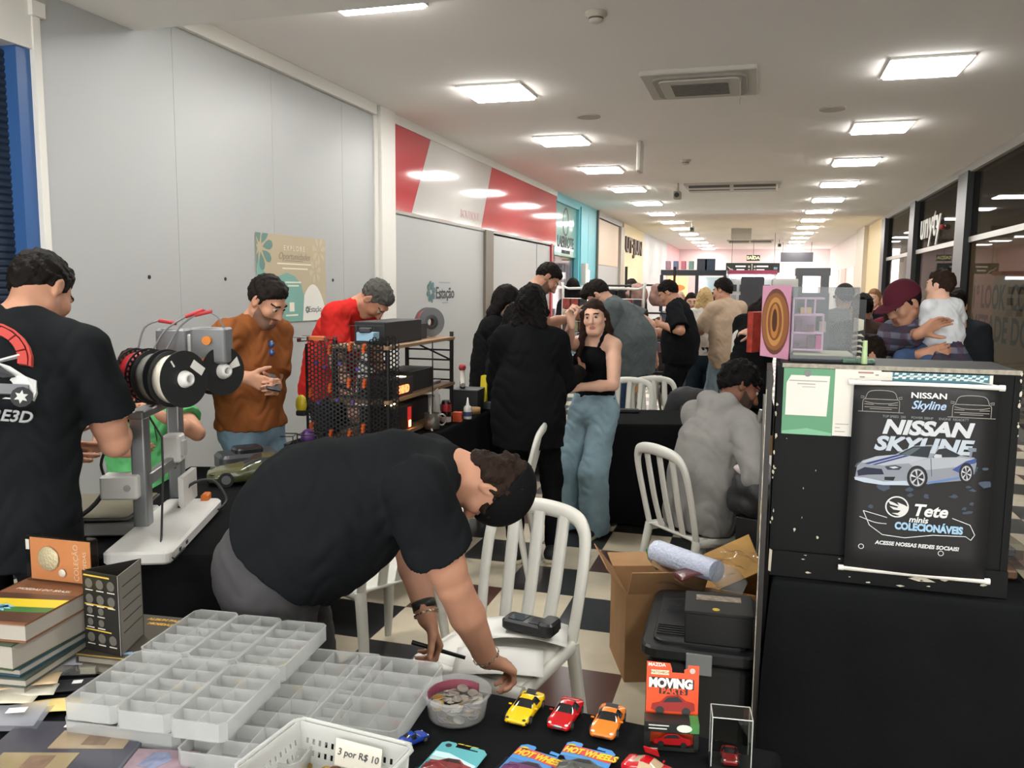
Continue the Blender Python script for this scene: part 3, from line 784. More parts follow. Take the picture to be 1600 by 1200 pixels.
# red and white fascia sign
fs = thing('fascia_sign', 'glossy red and white shop fascia sign above the white hoarding', 'sign', (0, 0, 0))
gl = dict(rough=.08, spec=.6)
b = MB(); b.bb((WL - .1, 8.63, 2.56), (WL - .005, 16.38, 3.52)); b.build('board', M_('bf4a50', **gl), fs)
b = MB(); b.poly([(9.2, 2.565), (11.73, 2.565), (12.23, 3.515), (9.8, 3.515)], ((WL - .004, 0, 0), (0, 1, 0), (0, 0, 1)), .002); b.build('white_band', M_('c9c6c2', **gl), fs)
b = MB(); b.bb((WL - .1, 8.63, 2.525), (WL + .0, 16.38, 2.56)); b.build('lower_rail', M_('8f8d88', rough=.4, metal=.6), fs)
text('BOUTIQUE', M_('c79a98'), on_left(11.25, 2.70, .001), .16, fs, squash=1.0)
# turquoise shop
b = MB(); b.bb((WL - .14, 16.40, 3.42), (WL + .0, 20.6, CEIL)); b.bb((WL - .14, 16.40, 0), (WL - .1, 16.5, 3.42)); b.bb((WL - .14, 18.5, 0), (WL + .0, 20.55, 3.42)); b.bb((WL - .05, 18.62, 0), (WL + .03, 18.9, 3.5)); b.bb((WL - .05, 19.55, 0), (WL + .004, 19.6, 3.4))
struct(b.build('wall_left_turquoise', mat('turquoise_paint', '62b4c2', rough=.5)))
slab('window_1', (WL - .12, 16.5, .2), (WL - .1, 18.5, 2.35), glass_mat('shop_glass', 'e2e0e2', .25))
slab('trim_9', (WL - .13, 16.5, 1.68), (WL - .08, 18.5, 1.74), trim)
b = MB()
for i in range(26):
    y = 16.6 + i * .07; z = rnd.uniform(.9, 1.5); b.box((WL - .135 + rnd.uniform(0, .01), y, 2.2 - z / 2), (.006, .06, z), None, rnd.randrange(4))
struct(b.build('wall_left_display', [M_('b8a0b4'), M_('d8c8d0'), M_('9a8890'), M_('cfd8e4')]))
sg = thing('shop_sign', 'teal glass shop sign with a black ring emblem and black narrow letters', 'sign', (0, 0, 0))
MB().bb((WL - .12, 16.5, 2.36), (WL - .06, 18.5, 3.42)).build('panel', M_('7fb0ac', rough=.1), sg)
bl = M_('10181a')
b = MB(); F = on_left(17.45, 3.08, -.055)
b.add([(WL - .055, 17.45 + .27 * k * math.cos(t), 3.08 + .30 * k * math.sin(t)) for k in (1, .86) for t in [2 * math.pi * i / 28 for i in range(28)]], [(i, (i + 1) % 28, 28 + (i + 1) % 28, 28 + i) for i in range(28)]); b.build('ring_emblem', bl, sg)
text('LAERROTE', bl, on_left(17.48, 2.64, -.057), .32, sg, bold=.01, squash=1.0, th=.002)
text('STREETWEAR', bl, on_left(17.5, 2.45, -.057), .10, sg, bold=.004, squash=1.3, th=.002)
sc = thing('wall_sconce', 'grey box lamp on the turquoise shop pillar', 'lamp', (0, 0, 0))
MB().bb((WL + .03, 18.7, 1.75), (WL + .13, 19.0, 2.25)).build('body', M_('c8c4bc'), sc); MB().bb((WL + .13, 18.95, .9), (WL + .15, 19.03, 2.1)).build('light_strip', M_('ffe9e6', emit=3), sc)
# cream shops
cream = mat('cream_paint', 'd9cba6', rough=.7)
b = MB(); b.bb((WL - .14, 20.65, 0), (WL - .03, 24.1, 2.29)); b.bb((WL - .14, 20.65, 3.47), (WL - .03, 24.7, CEIL)); struct(b.build('wall_left_white_shop', white))
slab('trim_10', (WL - .1, 20.62, 2.29), (WL - .01, 23.9, 3.42), mat('beige_board', 'cdb9a4', rough=.6))
slab('trim_11', (WL - .14, 20.56, 0), (WL + .05, 20.66, CEIL), mat('bronze_post', '5d5a50', rough=.5))
slab('trim_12', (WL - .14, 24.1, 0), (WL + .04, 24.75, 3.45), mat('stone_post', 'a9a196', rough=.6))
slab('wall_left_cream', (WL - .14, 24.75, 0), (WL, 29.0, CEIL), cream)
slab('door_3', (WL, 25.3, 0), (WL + .012, 27.6, 2.3), mat('warm_doorway', 'ecdca8', rough=.5))
us = thing('shop_sign', 'dark brown letters on the cream shop wall', 'sign', (0, 0, 0))
text('UT·JUN', M_('4d3d33'), on_left(26.7, 2.98, .02), .62, us, bold=.02, squash=1.7, th=.03)
slab('wall_left_grey', (WL - .14, 29.0, 0), (WL, 36.4, CEIL), mat('pale_grey_paint', 'c4c6c8', rough=.6))
slab('wall_left_pink', (WL - .14, 36.4, 0), (WL, YE, CEIL), mat('pink_paint', 'dbb0b4', rough=.6))
# far end
slab('wall_back', (WL - .3, YE, 0), (WR + .3, YE + .2, CEIL), mat('pale_pink_paint', 'dcc9c9', rough=.7))
slab('wall_behind_camera', (WL - .3, YB - .2, 2.6), (WR + 6, YB, CEIL), trim)
# right side: glass shop fronts
blk = mat('black_mullion', '15181a', rough=.4)
for i, (y0, y1, x) in enumerate(((9.0, 9.3, 2.86), (14.1, 14.75, 2.86), (18.62, 19.2, 2.86), (22.88, 23.5, 2.86))):
    slab('trim_%d' % (20 + i), (x, y0, 0), (WR + .12, y1, 3.5), blk)
slab('trim_24', (WR - .06, YB, 3.48), (WR + .14, 23.5, CEIL), mat('storefront_head', '8f8c86', rough=.5))
for i, (y0, y1) in enumerate(((YB, 9.0), (9.3, 14.1), (14.75, 18.62), (19.2, 22.88))):
    slab('window_%d' % (2 + i), (WR, y0, .12), (WR + .012, y1, 3.48), glass_mat('storefront_glass', 'cfcdc6', .09, .012))
    slab('trim_%d' % (30 + i), (WR - .02, y0, 2.44), (WR + .05, y1, 2.52), mat('steel_rail', 'a3a19c', rough=.35, metal=.5))
    slab('baseboard_%d' % i, (WR - .02, y0, 0), (WR + .06, y1, .14), blk)
# inside the glazed shops
inn = mat('shop_inside', '6f6a62', rough=.9)
slab('wall_right', (WR + 3.0, YB, 0), (WR + 3.1, YE, CEIL), inn)
slab('ceiling_shop', (WR + .1, YB, CEIL), (WR + 3.1, YE, CEIL + .1), inn)
kp = thing('paper_banner', 'brown kraft paper behind the right shop glass with hand painted black words', 'banner', (0, 0, 0))
MB().bb((WR + .03, 9.3, .78), (WR + .034, 14.1, 2.44)).build('sheet', M_('8d7d66', rough=.8, var=.05, scale=3), kp)
def on_right(y, z, x=WR + .026): return ((x, y, z), (0, -1, 0), (0, 0, 1))
ink = M_('1d1a17')
text('1º LOOK  COM', ink, on_right(12.3, 1.62), .44, kp, bold=.012, squash=1.0)
text('METADE DO', ink, on_right(12.35, 1.2), .46, kp, bold=.012, squash=1.12)
un = thing('shop_sign', 'white lower case letters standing out from the right shop glass', 'sign', (0, 0, 0))
text('unyty', M_('c9c7c0', rough=.6), on_right(17.2, 2.93, WR - .03), .74, un, bold=.011, th=.008, squash=1.12, space=1.05)
MB().ball((WR - .04, 16.02, 2.8), .05, 8).build('dot', M_('8c2a2a'), un)
for (y, z, w_, h_, c) in ((15.6, 1.2, .8, 2.0, '4b4a4a'), (17.4, 1.0, 1.1, 1.6, '5d5148'), (20.2, 1.1, .9, 1.9, '3d3f42'), (21.8, 1.0, .8, 1.7, '77706a')):
    o = MB().rbox((WR + 1.8, y, h_ * .4), (.5, w_, h_ * .8), .03).build('display_cabinet', M_(c)); tag(o, '%s display cabinet standing inside the right glass shop' % {'4b4a4a': 'grey', '5d5148': 'brown', '3d3f42': 'dark', '77706a': 'pale'}[c], 'cabinet', 'cabinets inside the glass shop')
# beyond the glass: cream wall, white piers
slab('wall_right_cream', (WR, 23.5, 0), (WR + .15, 27.1, CEIL), mat('warm_cream_paint', 'dcc79b', rough=.6))
slab('trim_40', (WR - .12, 27.1, 0), (WR + .15, 29.2, CEIL), mat('pier_paint', 'c9c1b4', rough=.6))
slab('wall_right_far', (WR, 29.2, 0), (WR + .15, YE, CEIL), mat('far_wall_paint', 'd8cdc6', rough=.6))
for i, (y0, y1, c) in enumerate(((30.5, 32.5, 'efe6da'), (33.5, 35.5, 'c9b0a4'), (36.5, 39.5, 'e6dcd6'))):
    slab('door_%d' % (4 + i), (WR - .02, y0, 0), (WR, y1, 2.5), M_(c))

# ---------------------------------------------------------------- ceiling fittings
glow = M_('fffdf8', emit=PANEL_STRENGTH)
def panel(x, y, label, z=CEIL):
    t = thing('ceiling_light', label, 'ceiling light', (x, y, z - .02), 0, 'square ceiling lights in two rows')
    b = MB()
    for sx in (-1, 1): b.box((sx * .305, 0, .010), (.02, .63, .018)); b.box((0, sx * .305, .010), (.59, .02, .018))
    b.build('frame', M_('e8e6e0'), t)
    MB().rbox((0, 0, -.006), (.59, .59, .026), .012).build('diffuser', glow, t)
    return t
rows = [5.2 + 2.75 * i for i in range(14)]
ordn = ['nearest', 'second', 'third', 'fourth', 'fifth', 'sixth', 'seventh', 'eighth', 'ninth', 'tenth', 'eleventh', 'twelfth', 'thirteenth', 'farthest']
for i, y in enumerate(rows):
    panel(-2.545, y if i else 5.12, '%s square light panel of the left ceiling row' % ordn[i])
    if i: panel(1.235, y, '%s square light panel of the right ceiling row' % ordn[i - 1])
for y in (2.6, -.6):  # extra panels out of view, added to light the area around the camera
    for x in (-2.545, 1.235):
        t = panel(x, y, 'added unseen square light panel in the lower ceiling over the near stalls, %s side, %s' % ('left' if x < 0 else 'right', 'ahead' if y > 0 else 'behind'), 3.35)
def cassette(x, y, w_, d_, label, kind):
    t = thing('air_conditioner', label, 'air conditioner', (x, y, CEIL))
    gv = M_('b3afa6'); dk = M_('55524c')
    MB().rbox((0, 0, -.015), (w_, d_, .05), .03).build('panel', gv, t)
    if kind == 0:
        b = MB(); b.rbox((0, 0, -.045), (w_ * .82, d_ * .82, .03), .12, n=6); b.build('louvre_ring', M_('8d8981'), t)
        MB().rbox((0, 0, -.062), (w_ * .70, d_ * .70, .02), .06).build('front_grille_frame', gv, t)
        b = MB()
        for i in range(9): b.box((0, -.2 + i * .05, -.074), (w_ * .5, .03, .01))
        b.build('intake_grille', dk, t)
    else:
        MB().rbox((0, 0, -.06), (w_ * .94, d_ * .8, .09), .05).build('body', M_('c0bcb3'), t)
        b = MB()
        for sx in (-1, 1): b.box((sx * w_ * .235, -d_ * .405, -.06), (w_ * .43, .02, .045)); b.box((sx * w_ * .235, -d_ * .2, -.107), (w_ * .43, .12, .01))
        b.build('air_slot', dk, t)
    return t
cassette(-.62, 8.05, 1.0, 1.0, 'square ceiling air conditioner cassette nearest to the camera', 0)
MB().cyl((.36, -.3, -.04), (.36, -.3, -.28), .004, n=6).build('hanging_wire', M_('8d8981'), [o for o in COL.objects if o.name == 'air_conditioner'][0])
cassette(-.61, 16.0, 1.68, .75, 'wide two slot ceiling air conditioner with a camera at its left end', 1)
cassette(-.55, 34.4, 1.75, .75, 'small looking far air conditioner above the black hanging sign', 1)
def small(name, x, y, kind, label, cat):
    t = thing(name, label, cat, (x, y, CEIL))
    g = M_('a8a398')
    if kind == 'smoke':
        MB().lathe([(.0, 0), (.075, 0), (.078, -.02), (.05, -.03), (.05, -.06), (.03, -.07), (0, -.07)], n=20).build('head', M_('b8b2a4'), t)
        MB().lathe([(.0515, -.038), (.052, -.048), (.0515, -.05)], n=20).build('vent', M_('4c4943'), t)
    elif kind == 'cam':
        MB().cyl((0, 0, 0), (0, 0, -.16), .02, n=10).build('stem', g, t); MB().rbox((0, -.03, -.22), (.13, .22, .13), .02).build('body', M_('8f8b82'), t); MB().cyl((0, -.13, -.22), (0, -.16, -.22), .045, n=14).build('lens', M_('1b1b1b'), t)
    elif kind == 'disc':
        MB().cyl((0, 0, 0), (0, 0, -.012), .13, n=24).build('cover', M_('aaa59b'), t)
    else:
        MB().rbox((0, 0, -.2), (.06, .28, .38), .02).build('body', M_('b9b4aa'), t); MB().cyl((0, 0, 0), (0, 0, -.05), .03, n=10).build('mount', g, t)
small('smoke_detector', -1.18, 5.9, 'smoke', 'round smoke detector on the ceiling above the near stalls', 'smoke detector')
small('speaker_cover', -1.93, 9.36, 'disc', 'flat round speaker cover in the ceiling left of the air conditioner', 'speaker')
small('speaker_cover', .62, 9.58, 'disc', 'flat round speaker cover in the ceiling right of the air conditioner', 'speaker')
small('emergency_light', -1.6, 11.1, 'box', 'narrow emergency light hanging under the ceiling', 'emergency light')
small('smoke_detector', -1.17, 12.8, 'smoke', 'small detector on the ceiling behind the emergency light', 'smoke detector')
small('security_camera', -1.55, 15.6, 'cam', 'security camera at the left end of the wide air conditioner', 'camera')
small('security_camera', -2.0, 24.5, 'cam', 'far security camera among the left row of lights', 'camera')
small('security_camera', .55, 34.0, 'cam', 'far security camera right of the far air conditioner', 'camera')
t = thing('ceiling_board', 'plain grey panel hung from the ceiling before the far air conditioner', 'panel', (-.72, 27.6, CEIL)); MB().rbox((0, 0, -.17), (.62, .06, .34), .01).build('board', M_('aaa79f'), t)
# hanging signs
hsn = thing('hanging_sign', 'long black direction sign with white arrows and lines hanging at the far end', 'sign', (-.36, 30.0, 2.42))
MB().box((0, 0, 0), (1.78, .06, .34)).build('board', M_('1f2322', rough=.4), hsn)
for x in (-.7, .7): MB().cyl((x, 0, .17), (x, 0, 1.18), .008, n=6).build('hanger', M_('4c4c4c'), hsn)
Fs = ((-.89, -.032, -.17), (1, 0, 0), (0, 0, 1))
lines(M_('d8d8d2', emit=.3), Fs, [(.32, .66, .2, .05), (.36, .62, .08, .05), (1.02, 1.4, .2, .05), (1.02, 1.28, .08, .05), (.86, .875, .03, .28)], hsn)
b = MB()
for x, y in ((.74, .18), (.74, .06), (.93, .18), (.93, .06)): b.poly([(x, y), (x + .06, y), (x + .06, y + .07), (x, y + .07)], Fs, .001)
b.poly([(.06, .22), (.2, .12), (.2, .16), (.34, .0), (.3, 0), (.16, .12), (.16, .08), (.04, .22)], Fs, .001); b.build('pictograms', M_('c9cdc8'), hsn)
MB().poly([(1.58, .12), (1.7, .12), (1.7, .2), (1.58, .2)], Fs, .001).build('blue_pictogram', M_('7fa6c0'), hsn)
ex = thing('exit_sign', 'small dark exit sign with pale letters above the long black sign', 'sign', (-.4, 34.0, 2.9)); MB().box((0, 0, 0), (.5, .05, .22)).build('board', M_('26281c'), ex); text('SAÍDA', M_('d9d49a', emit=.6), ((0, -.03, 0), (1, 0, 0), (0, 0, 1)), .17, ex, bold=.005); MB().cyl((0, 0, .11), (0, 0, .7), .01, n=6).build('hanger', M_('6c6c6c'), ex)
db = thing('dark_board', 'blank dark grey board hung high at the far right', 'board', (1.27, 36.0, 3.0)); MB().box((0, 0, 0), (1.25, .1, .38)).build('board', M_('45444a', rough=.5), db)
for x in (-.55, .55): MB().cyl((x, 0, .19), (x, 0, .6), .01, n=6).build('hanger', M_('6c6c6c'), db)
# ---------------------------------------------------------------- near stall table
black_cloth = mat('black_cloth', '141516', rough=.95, spec=.05, var=.12, scale=5, bump=.25, bscale=22)
def cloth_table(label_t, label_c, c, L_, W_, z, rz, drop=.62, amp=.012, seed=1, sides='nsew'):
    t = thing('folding_table', label_t, 'table', (c[0], c[1], 0), rz)
    MB().rbox((0, 0, z - .025), (L_ - .03, W_ - .03, .03), .02).build('tabletop', M_('5a5752', rough=.6), t)
    for sx in (-1, 1):
        for sy in (-1, 1): MB().cyl((sx * (L_ / 2 - .12), sy * (W_ / 2 - .1), 0), (sx * (L_ / 2 - .12), sy * (W_ / 2 - .1), z - .04), .015, n=10).build('leg', M_('6a6b6c', rough=.4, metal=.6), t)
    b = MB(); hx, hy = L_ / 2, W_ / 2
    per = []
    def edge(p, q, n):
        for i in range(n): per.append((p[0] + (q[0] - p[0]) * i / n, p[1] + (q[1] - p[1]) * i / n))
    nL, nW = int(L_ / .05), int(W_ / .05)
    edge((-hx, -hy), (hx, -hy), nL); edge((hx, -hy), (hx, hy), nW); edge((hx, hy), (-hx, hy), nL); edge((-hx, hy), (-hx, -hy), nW)
    N = len(per); vs = []
    lev = [(0, -.008), (.004, 0), (.02, .006), (.12, .012), (.3, .02), (drop * .75, .028), (drop, .032)]
    for dz, out in lev:
        for i, (x, y) in enumerate(per):
            d = math.hypot(x, y); nx = (1 if x > hx - .001 else -1 if x < -hx + .001 else 0); ny = (1 if y > hy - .001 else -1 if y < -hy + .001 else 0)
            f = min(1, dz / .25)
            wob = amp * f * (math.sin(i * .55 + seed) + .6 * math.sin(i * 1.27 + seed * 2))
            o = out + wob + (.012 if nx and ny else 0) * f
            vs.append((x + nx * o, y + ny * o, z - dz + (.008 * math.sin(i * .3 + seed) if dz == drop else 0)))
    b.add(vs, [[l * N + i, (l + 1) * N + i, (l + 1) * N + (i + 1) % N, l * N + (i + 1) % N] for l in range(len(lev) - 1) for i in range(N)], 0, True)
    b.add(vs[:N], [list(range(N))])
    o = b.build('tablecloth', black_cloth); o.location = (c[0], c[1], 0); o.rotation_euler = (0, 0, rz)
    tag(o, label_c, 'tablecloth')
    return o
TR = -.09                     # the near table is turned a little
cloth_table('near folding table under a black cloth carrying the coin trays and toy cars', 'black cloth over the near table with trays, toy cars and coin albums', (-.955, 1.394), 1.98, .90, .748, TR)
ZT = .752
# ---- milky compartment trays
frost = frost_mat('frosted_plastic', 'd4d6d5', .66)
def tray(w_, l_, h_, nx, ny, ch=.012):
    b = MB(); t = .0016
    b.rbox((0, 0, t), (w_, l_, t * 2), ch)
    hx, hy = w_ / 2, l_ / 2
    out = [(-hx + ch, -hy), (hx - ch, -hy), (hx, -hy + ch), (hx, hy - ch), (hx - ch, hy), (-hx + ch, hy), (-hx, hy - ch), (-hx, -hy + ch)]
    for (p, q) in zip(out, out[1:] + out[:1]):
        d = Vector((q[0] - p[0], q[1] - p[1], 0)); b.box(((p[0] + q[0]) / 2, (p[1] + q[1]) / 2, h_ / 2), (d.length, t, h_), math.atan2(d.y, d.x))
        b.box(((p[0] + q[0]) / 2, (p[1] + q[1]) / 2, h_ - .001), (d.length, t * 2.6, .002), math.atan2(d.y, d.x))
    return b
def dividers(w_, l_, h_, nx, ny):
    out = []
    for i in range(1, nx): out.append(MB().box((-w_ / 2 + w_ * i / nx, 0, h_ * .48), (.0015, l_ - .006, h_ * .92)))
    for j in range(1, ny): out.append(MB().box((0, -l_ / 2 + l_ * j / ny, h_ * .46), (w_ - .006, .0015, h_ * .86)))
    return out
coin_c = {'silver': M_('9a958c', rough=.35, metal=.85, bump=.3, bscale=400), 'gold': M_('a98a4a', rough=.35, metal=.85, bump=.3, bscale=400), 'copper': M_('8a5f48', rough=.4, metal=.8, bump=.3, bscale=400)}
coin_me = {}
def coin(loc, r, kind, rx=0, ry=0, label='', group=''):
    key = (round(r, 4), kind)
    if key not in coin_me:
        coin_me[key] = MB().lathe([(0, -.0011), (r * .97, -.0011), (r, -.0007), (r, .0007), (r * .97, .0011), (r * .88, .0011), (r * .86, .0007), (0, .0007)], n=22, smooth=False).build('coin', coin_c[kind]).data
        o = [q for q in COL.objects if q.data == coin_me[key]][0]
    else:
        o = bpy.data.objects.new('coin', coin_me[key]); COL.objects.link(o)
    o.location = loc; o.rotation_euler = (rx, ry, rnd.uniform(0, 6))
    return tag(o, label, 'coin', group)
def place_tray(x, y, z, rz, w_, l_, h_, nx, ny, label, coins=0, cg=''):
    t = thing('compartment_tray', label, 'tray', (x, y, z), rz, 'milky plastic compartment trays')
    tray(w_, l_, h_, nx, ny).build('tray_body', frost, t)
    for d in dividers(w_, l_, h_, nx, ny): d.build('divider', frost, t)
    for sy in (-.28, .28): MB().rbox((-w_ / 2 - .003, sy * l_, h_ - .012), (.008, .03, .02), .003).build('clasp', frost, t)
    cells = [(i, j) for i in range(nx) for j in range(ny)]
    rnd.shuffle(cells)
    for i, j in cells[:coins]:
        cx, cy = -w_ / 2 + w_ * (i + .5) / nx + rnd.uniform(-.006, .006), -l_ / 2 + l_ * (j + .5) / ny + rnd.uniform(-.005, .005)
        for q in range(rnd.choice((1, 1, 2))):
            p = rotz(rz) @ Vector((cx, cy, 0))
            coin((x + p.x, y + p.y, z + .0065 + q * .0024), rnd.choice((.0115, .0125)), rnd.choice(('silver', 'gold', 'copper', 'silver')), 0, 0, cg, 'coins lying in the compartment trays')
    return t
def on_table(x, y): return (x, y, ZT)
CG = 'coin lying in a cell of a milky compartment tray'
ux, uy = math.cos(TR), math.sin(TR)
for c_ in range(3):
    for r_ in range(2):
        x0 = -1.372 + .131 * c_ + .0; y0 = 1.735 - .262 * r_ + .004 * c_
        x0 += .028 * r_
        nm = (('left', 'middle', 'right')[c_], ('far', 'near')[r_])
        place_tray(x0, y0, ZT + .041, .10, .126, .256, .04, 2, 5, '%s tray of the %s column of small milky trays stacked on the long trays' % (nm[1], nm[0]), 3, CG)
place_tray(-1.285, 1.60, ZT, .10, .27, .50, .038, 4, 8, 'long milky tray underneath the left stack of small trays')
place_tray(-.985, 1.575, ZT, .105, .26, .50, .038, 4, 8, 'long milky tray whose right half shows beside the stacked trays', 6, CG)
place_tray(-.805, 1.66, ZT, .06, .20, .33, .042, 3, 5, 'milky tray with three long columns left of the coin bowl', 9, CG)
# ---- round tub of coins
cx, cy = -.622, 1.675
bw = thing('coin_bowl', 'round clear plastic tub full of silver coins', 'bowl', (cx, cy, ZT))
MB().lathe([(0, .0015), (.056, .0015), (.064, .006), (.072, .058), (.0785, .060), (.0785, .064), (.0735, .065), (.0705, .058), (.0625, .008), (.055, .004), (0, .004)], n=48).build('tub', frost_mat('clear_tub', 'dcdede', .8), bw)
b = MB()
for i in range(10):
    a = 1.2 + i * .22; b.box((.066 * math.cos(a), .066 * math.sin(a), .044), (.003, .016, .022), a)
b.build('pink_label', M_('7d3d4c', rough=.5), bw)
CB = 'silver coin heaped in the round clear tub'
for i in range(95):
    a = rnd.uniform(0, 6.28); lv = i / 95
    rr = math.sqrt(rnd.random()) * (.047 + .006 * lv); z = .009 + .033 * lv + rnd.uniform(0, .003)
    coin((cx + rr * math.cos(a), cy + rr * math.sin(a), ZT + z), rnd.choice((.0125, .0135, .0115)), 'silver' if rnd.random() < .85 else 'gold', rnd.uniform(-.28, .28), rnd.uniform(-.28, .28), CB, 'coins in the clear tub')
# ---- pierced white basket with coins and a price note
bx, by, brz = -.752, 1.315, -.10
bk = thing('basket', 'white pierced plastic basket holding loose coins', 'basket', (bx, by, ZT), brz)
wp = frost_mat('white_plastic', 'e2e3e0', .22)
W2, L2, H2 = .268, .20, .082
b = MB(); b.rbox((0, 0, .002), (W2 * .86, L2 * .86, .004), .02); b.build('base', wp, bk)
def wall(p, q, name):                      # leaning side wall with two rows of square holes
    b = MB(); p, q = Vector(p), Vector(q); d = (q - p); n = int(d.length / .0145); up = Vector((0, 0, H2))
    inn_ = Vector((-d.y, d.x, 0)).normalized() * .014
    def pt(u, v): return p + d * u + up * v + inn_ * (1 - v)
    vs = []; fs = []
    rowsv = [0, .22, .36, .5, .64, .78, 1.0]
    for k in range(6):
        for i in range(n):
            u0, u1 = i / n, (i + 1) / n
            hole_ = k in (1, 3) and 0 < i < n - 1
            v0, v1 = rowsv[k], rowsv[k + 1]
            if not hole_:
                o = len(vs); vs += [pt(u0, v0), pt(u1, v0), pt(u1, v1), pt(u0, v1)]; fs.append([o, o + 1, o + 2, o + 3])
            else:
                m = .28
                um = u0 + (u1 - u0) * m; un_ = u1 - (u1 - u0) * m
                for (a0, a1) in ((u0, um), (un_, u1)):
                    o = len(vs); vs += [pt(a0, v0), pt(a1, v0), pt(a1, v1), pt(a0, v1)]; fs.append([o, o + 1, o + 2, o + 3])
    b.add(vs, fs); return b.build(name, wp, bk, solid=.0018)
hx, hy = W2 / 2 - .006, L2 / 2 - .006
for p, q in (((-hx, -hy, 0), (hx, -hy, 0)), ((hx, -hy, 0), (hx, hy, 0)), ((hx, hy, 0), (-hx, hy, 0)), ((-hx, hy, 0), (-hx, -hy, 0))): wall(p, q, 'side_wall')
b = MB(); ring = []
for q, (sx, sy) in enumerate(((1, 1), (-1, 1), (-1, -1), (1, -1))):
    for i in range(6):
        a = math.pi / 2 * (q + i / 5); ring.append((sx * (W2 / 2 - .025) + .028 * math.cos(a), sy * (L2 / 2 - .025) + .028 * math.sin(a), H2))
b.tube(ring + ring[:2], .0042, 8); b.build('rim', wp, bk)
nt_ = MB().box((.025, hy - .022, .05), (.105, .001, .052), Matrix.Rotation(math.radians(-10), 3, 'X')).build('price_note', M_('ddd9cc', rough=.7), bk)
text('3 por R$ 10', M_('4b4d55'), ((.025, hy - .0232, .052), (1, 0, 0), (0, .17, 1)), .019, bk, 'handwriting', shear=.15)
CK = 'loose coin on the bottom of the white pierced basket'
for i in range(46):
    p = rotz(brz) @ Vector((rnd.uniform(-.095, .095), rnd.uniform(-.062, .066), 0))
    coin((bx + p.x, by + p.y, ZT + .006 + .010 * rnd.random() + (.004 if i > 24 else 0)), rnd.choice((.0115, .013, .0105)), rnd.choice(('gold', 'gold', 'silver', 'copper')), rnd.uniform(-.22, .22), rnd.uniform(-.22, .22), CK, 'coins in the white basket')

# ---- toy cars (front towards -y in local space)
def car_body(L_, W_, H_, st):
    # stations: t along the length (0 nose), half width, sill, belt, roof height, roof half width
    n = len(st); K = 9
    vs = []
    for (t, hw, zs, zb, zr, rw) in st:
        y = -L_ / 2 + t * L_; hw *= W_ / 2; zs *= H_; zb *= H_; zr *= H_; rw *= W_ / 2
        half = [(0, zs), (hw * .8, zs), (hw * .97, zs + (zb - zs) * .25), (hw, zs + (zb - zs) * .6), (hw * .93, zb), (rw + (hw * .93 - rw) * .45, zb + (zr - zb) * .55), (rw, zb + (zr - zb) * .92), (rw * .55, zr), (0, zr)]
        vs += [Vector((x, y, z)) for x, z in half] + [Vector((-x, y, z)) for x, z in half[-2:0:-1]]
    M2 = 16
    fs = []; tags = []
    for i in range(n - 1):
        for j in range(M2):
            fs.append([i * M2 + j, (i + 1) * M2 + j, (i + 1) * M2 + (j + 1) % M2, i * M2 + (j + 1) % M2]); tags.append((i, j))
    caps = [list(range(M2))[::-1], list(range((n - 1) * M2, n * M2))]
    caps[0], caps[1] = list(range(M2)), list(range((n - 1) * M2, n * M2))[::-1]
    return vs, fs, tags, caps
SPORT = [(0, .70, .22, .36, .40, .5), (.02, .86, .14, .40, .46, .55), (.10, .96, .12, .50, .56, .6), (.24, 1.0, .12, .58, .64, .6), (.36, .98, .12, .62, .70, .62), (.44, .97, .12, .63, .86, .58), (.52, .97, .12, .64, .98, .54), (.64, .98, .12, .65, 1.0, .52), (.70, 1.0, .12, .66, .97, .52), (.82, 1.0, .12, .68, .80, .56), (.90, .98, .14, .68, .74, .6), (.98, .90, .2, .64, .70, .6), (1.0, .82, .26, .60, .64, .55)]
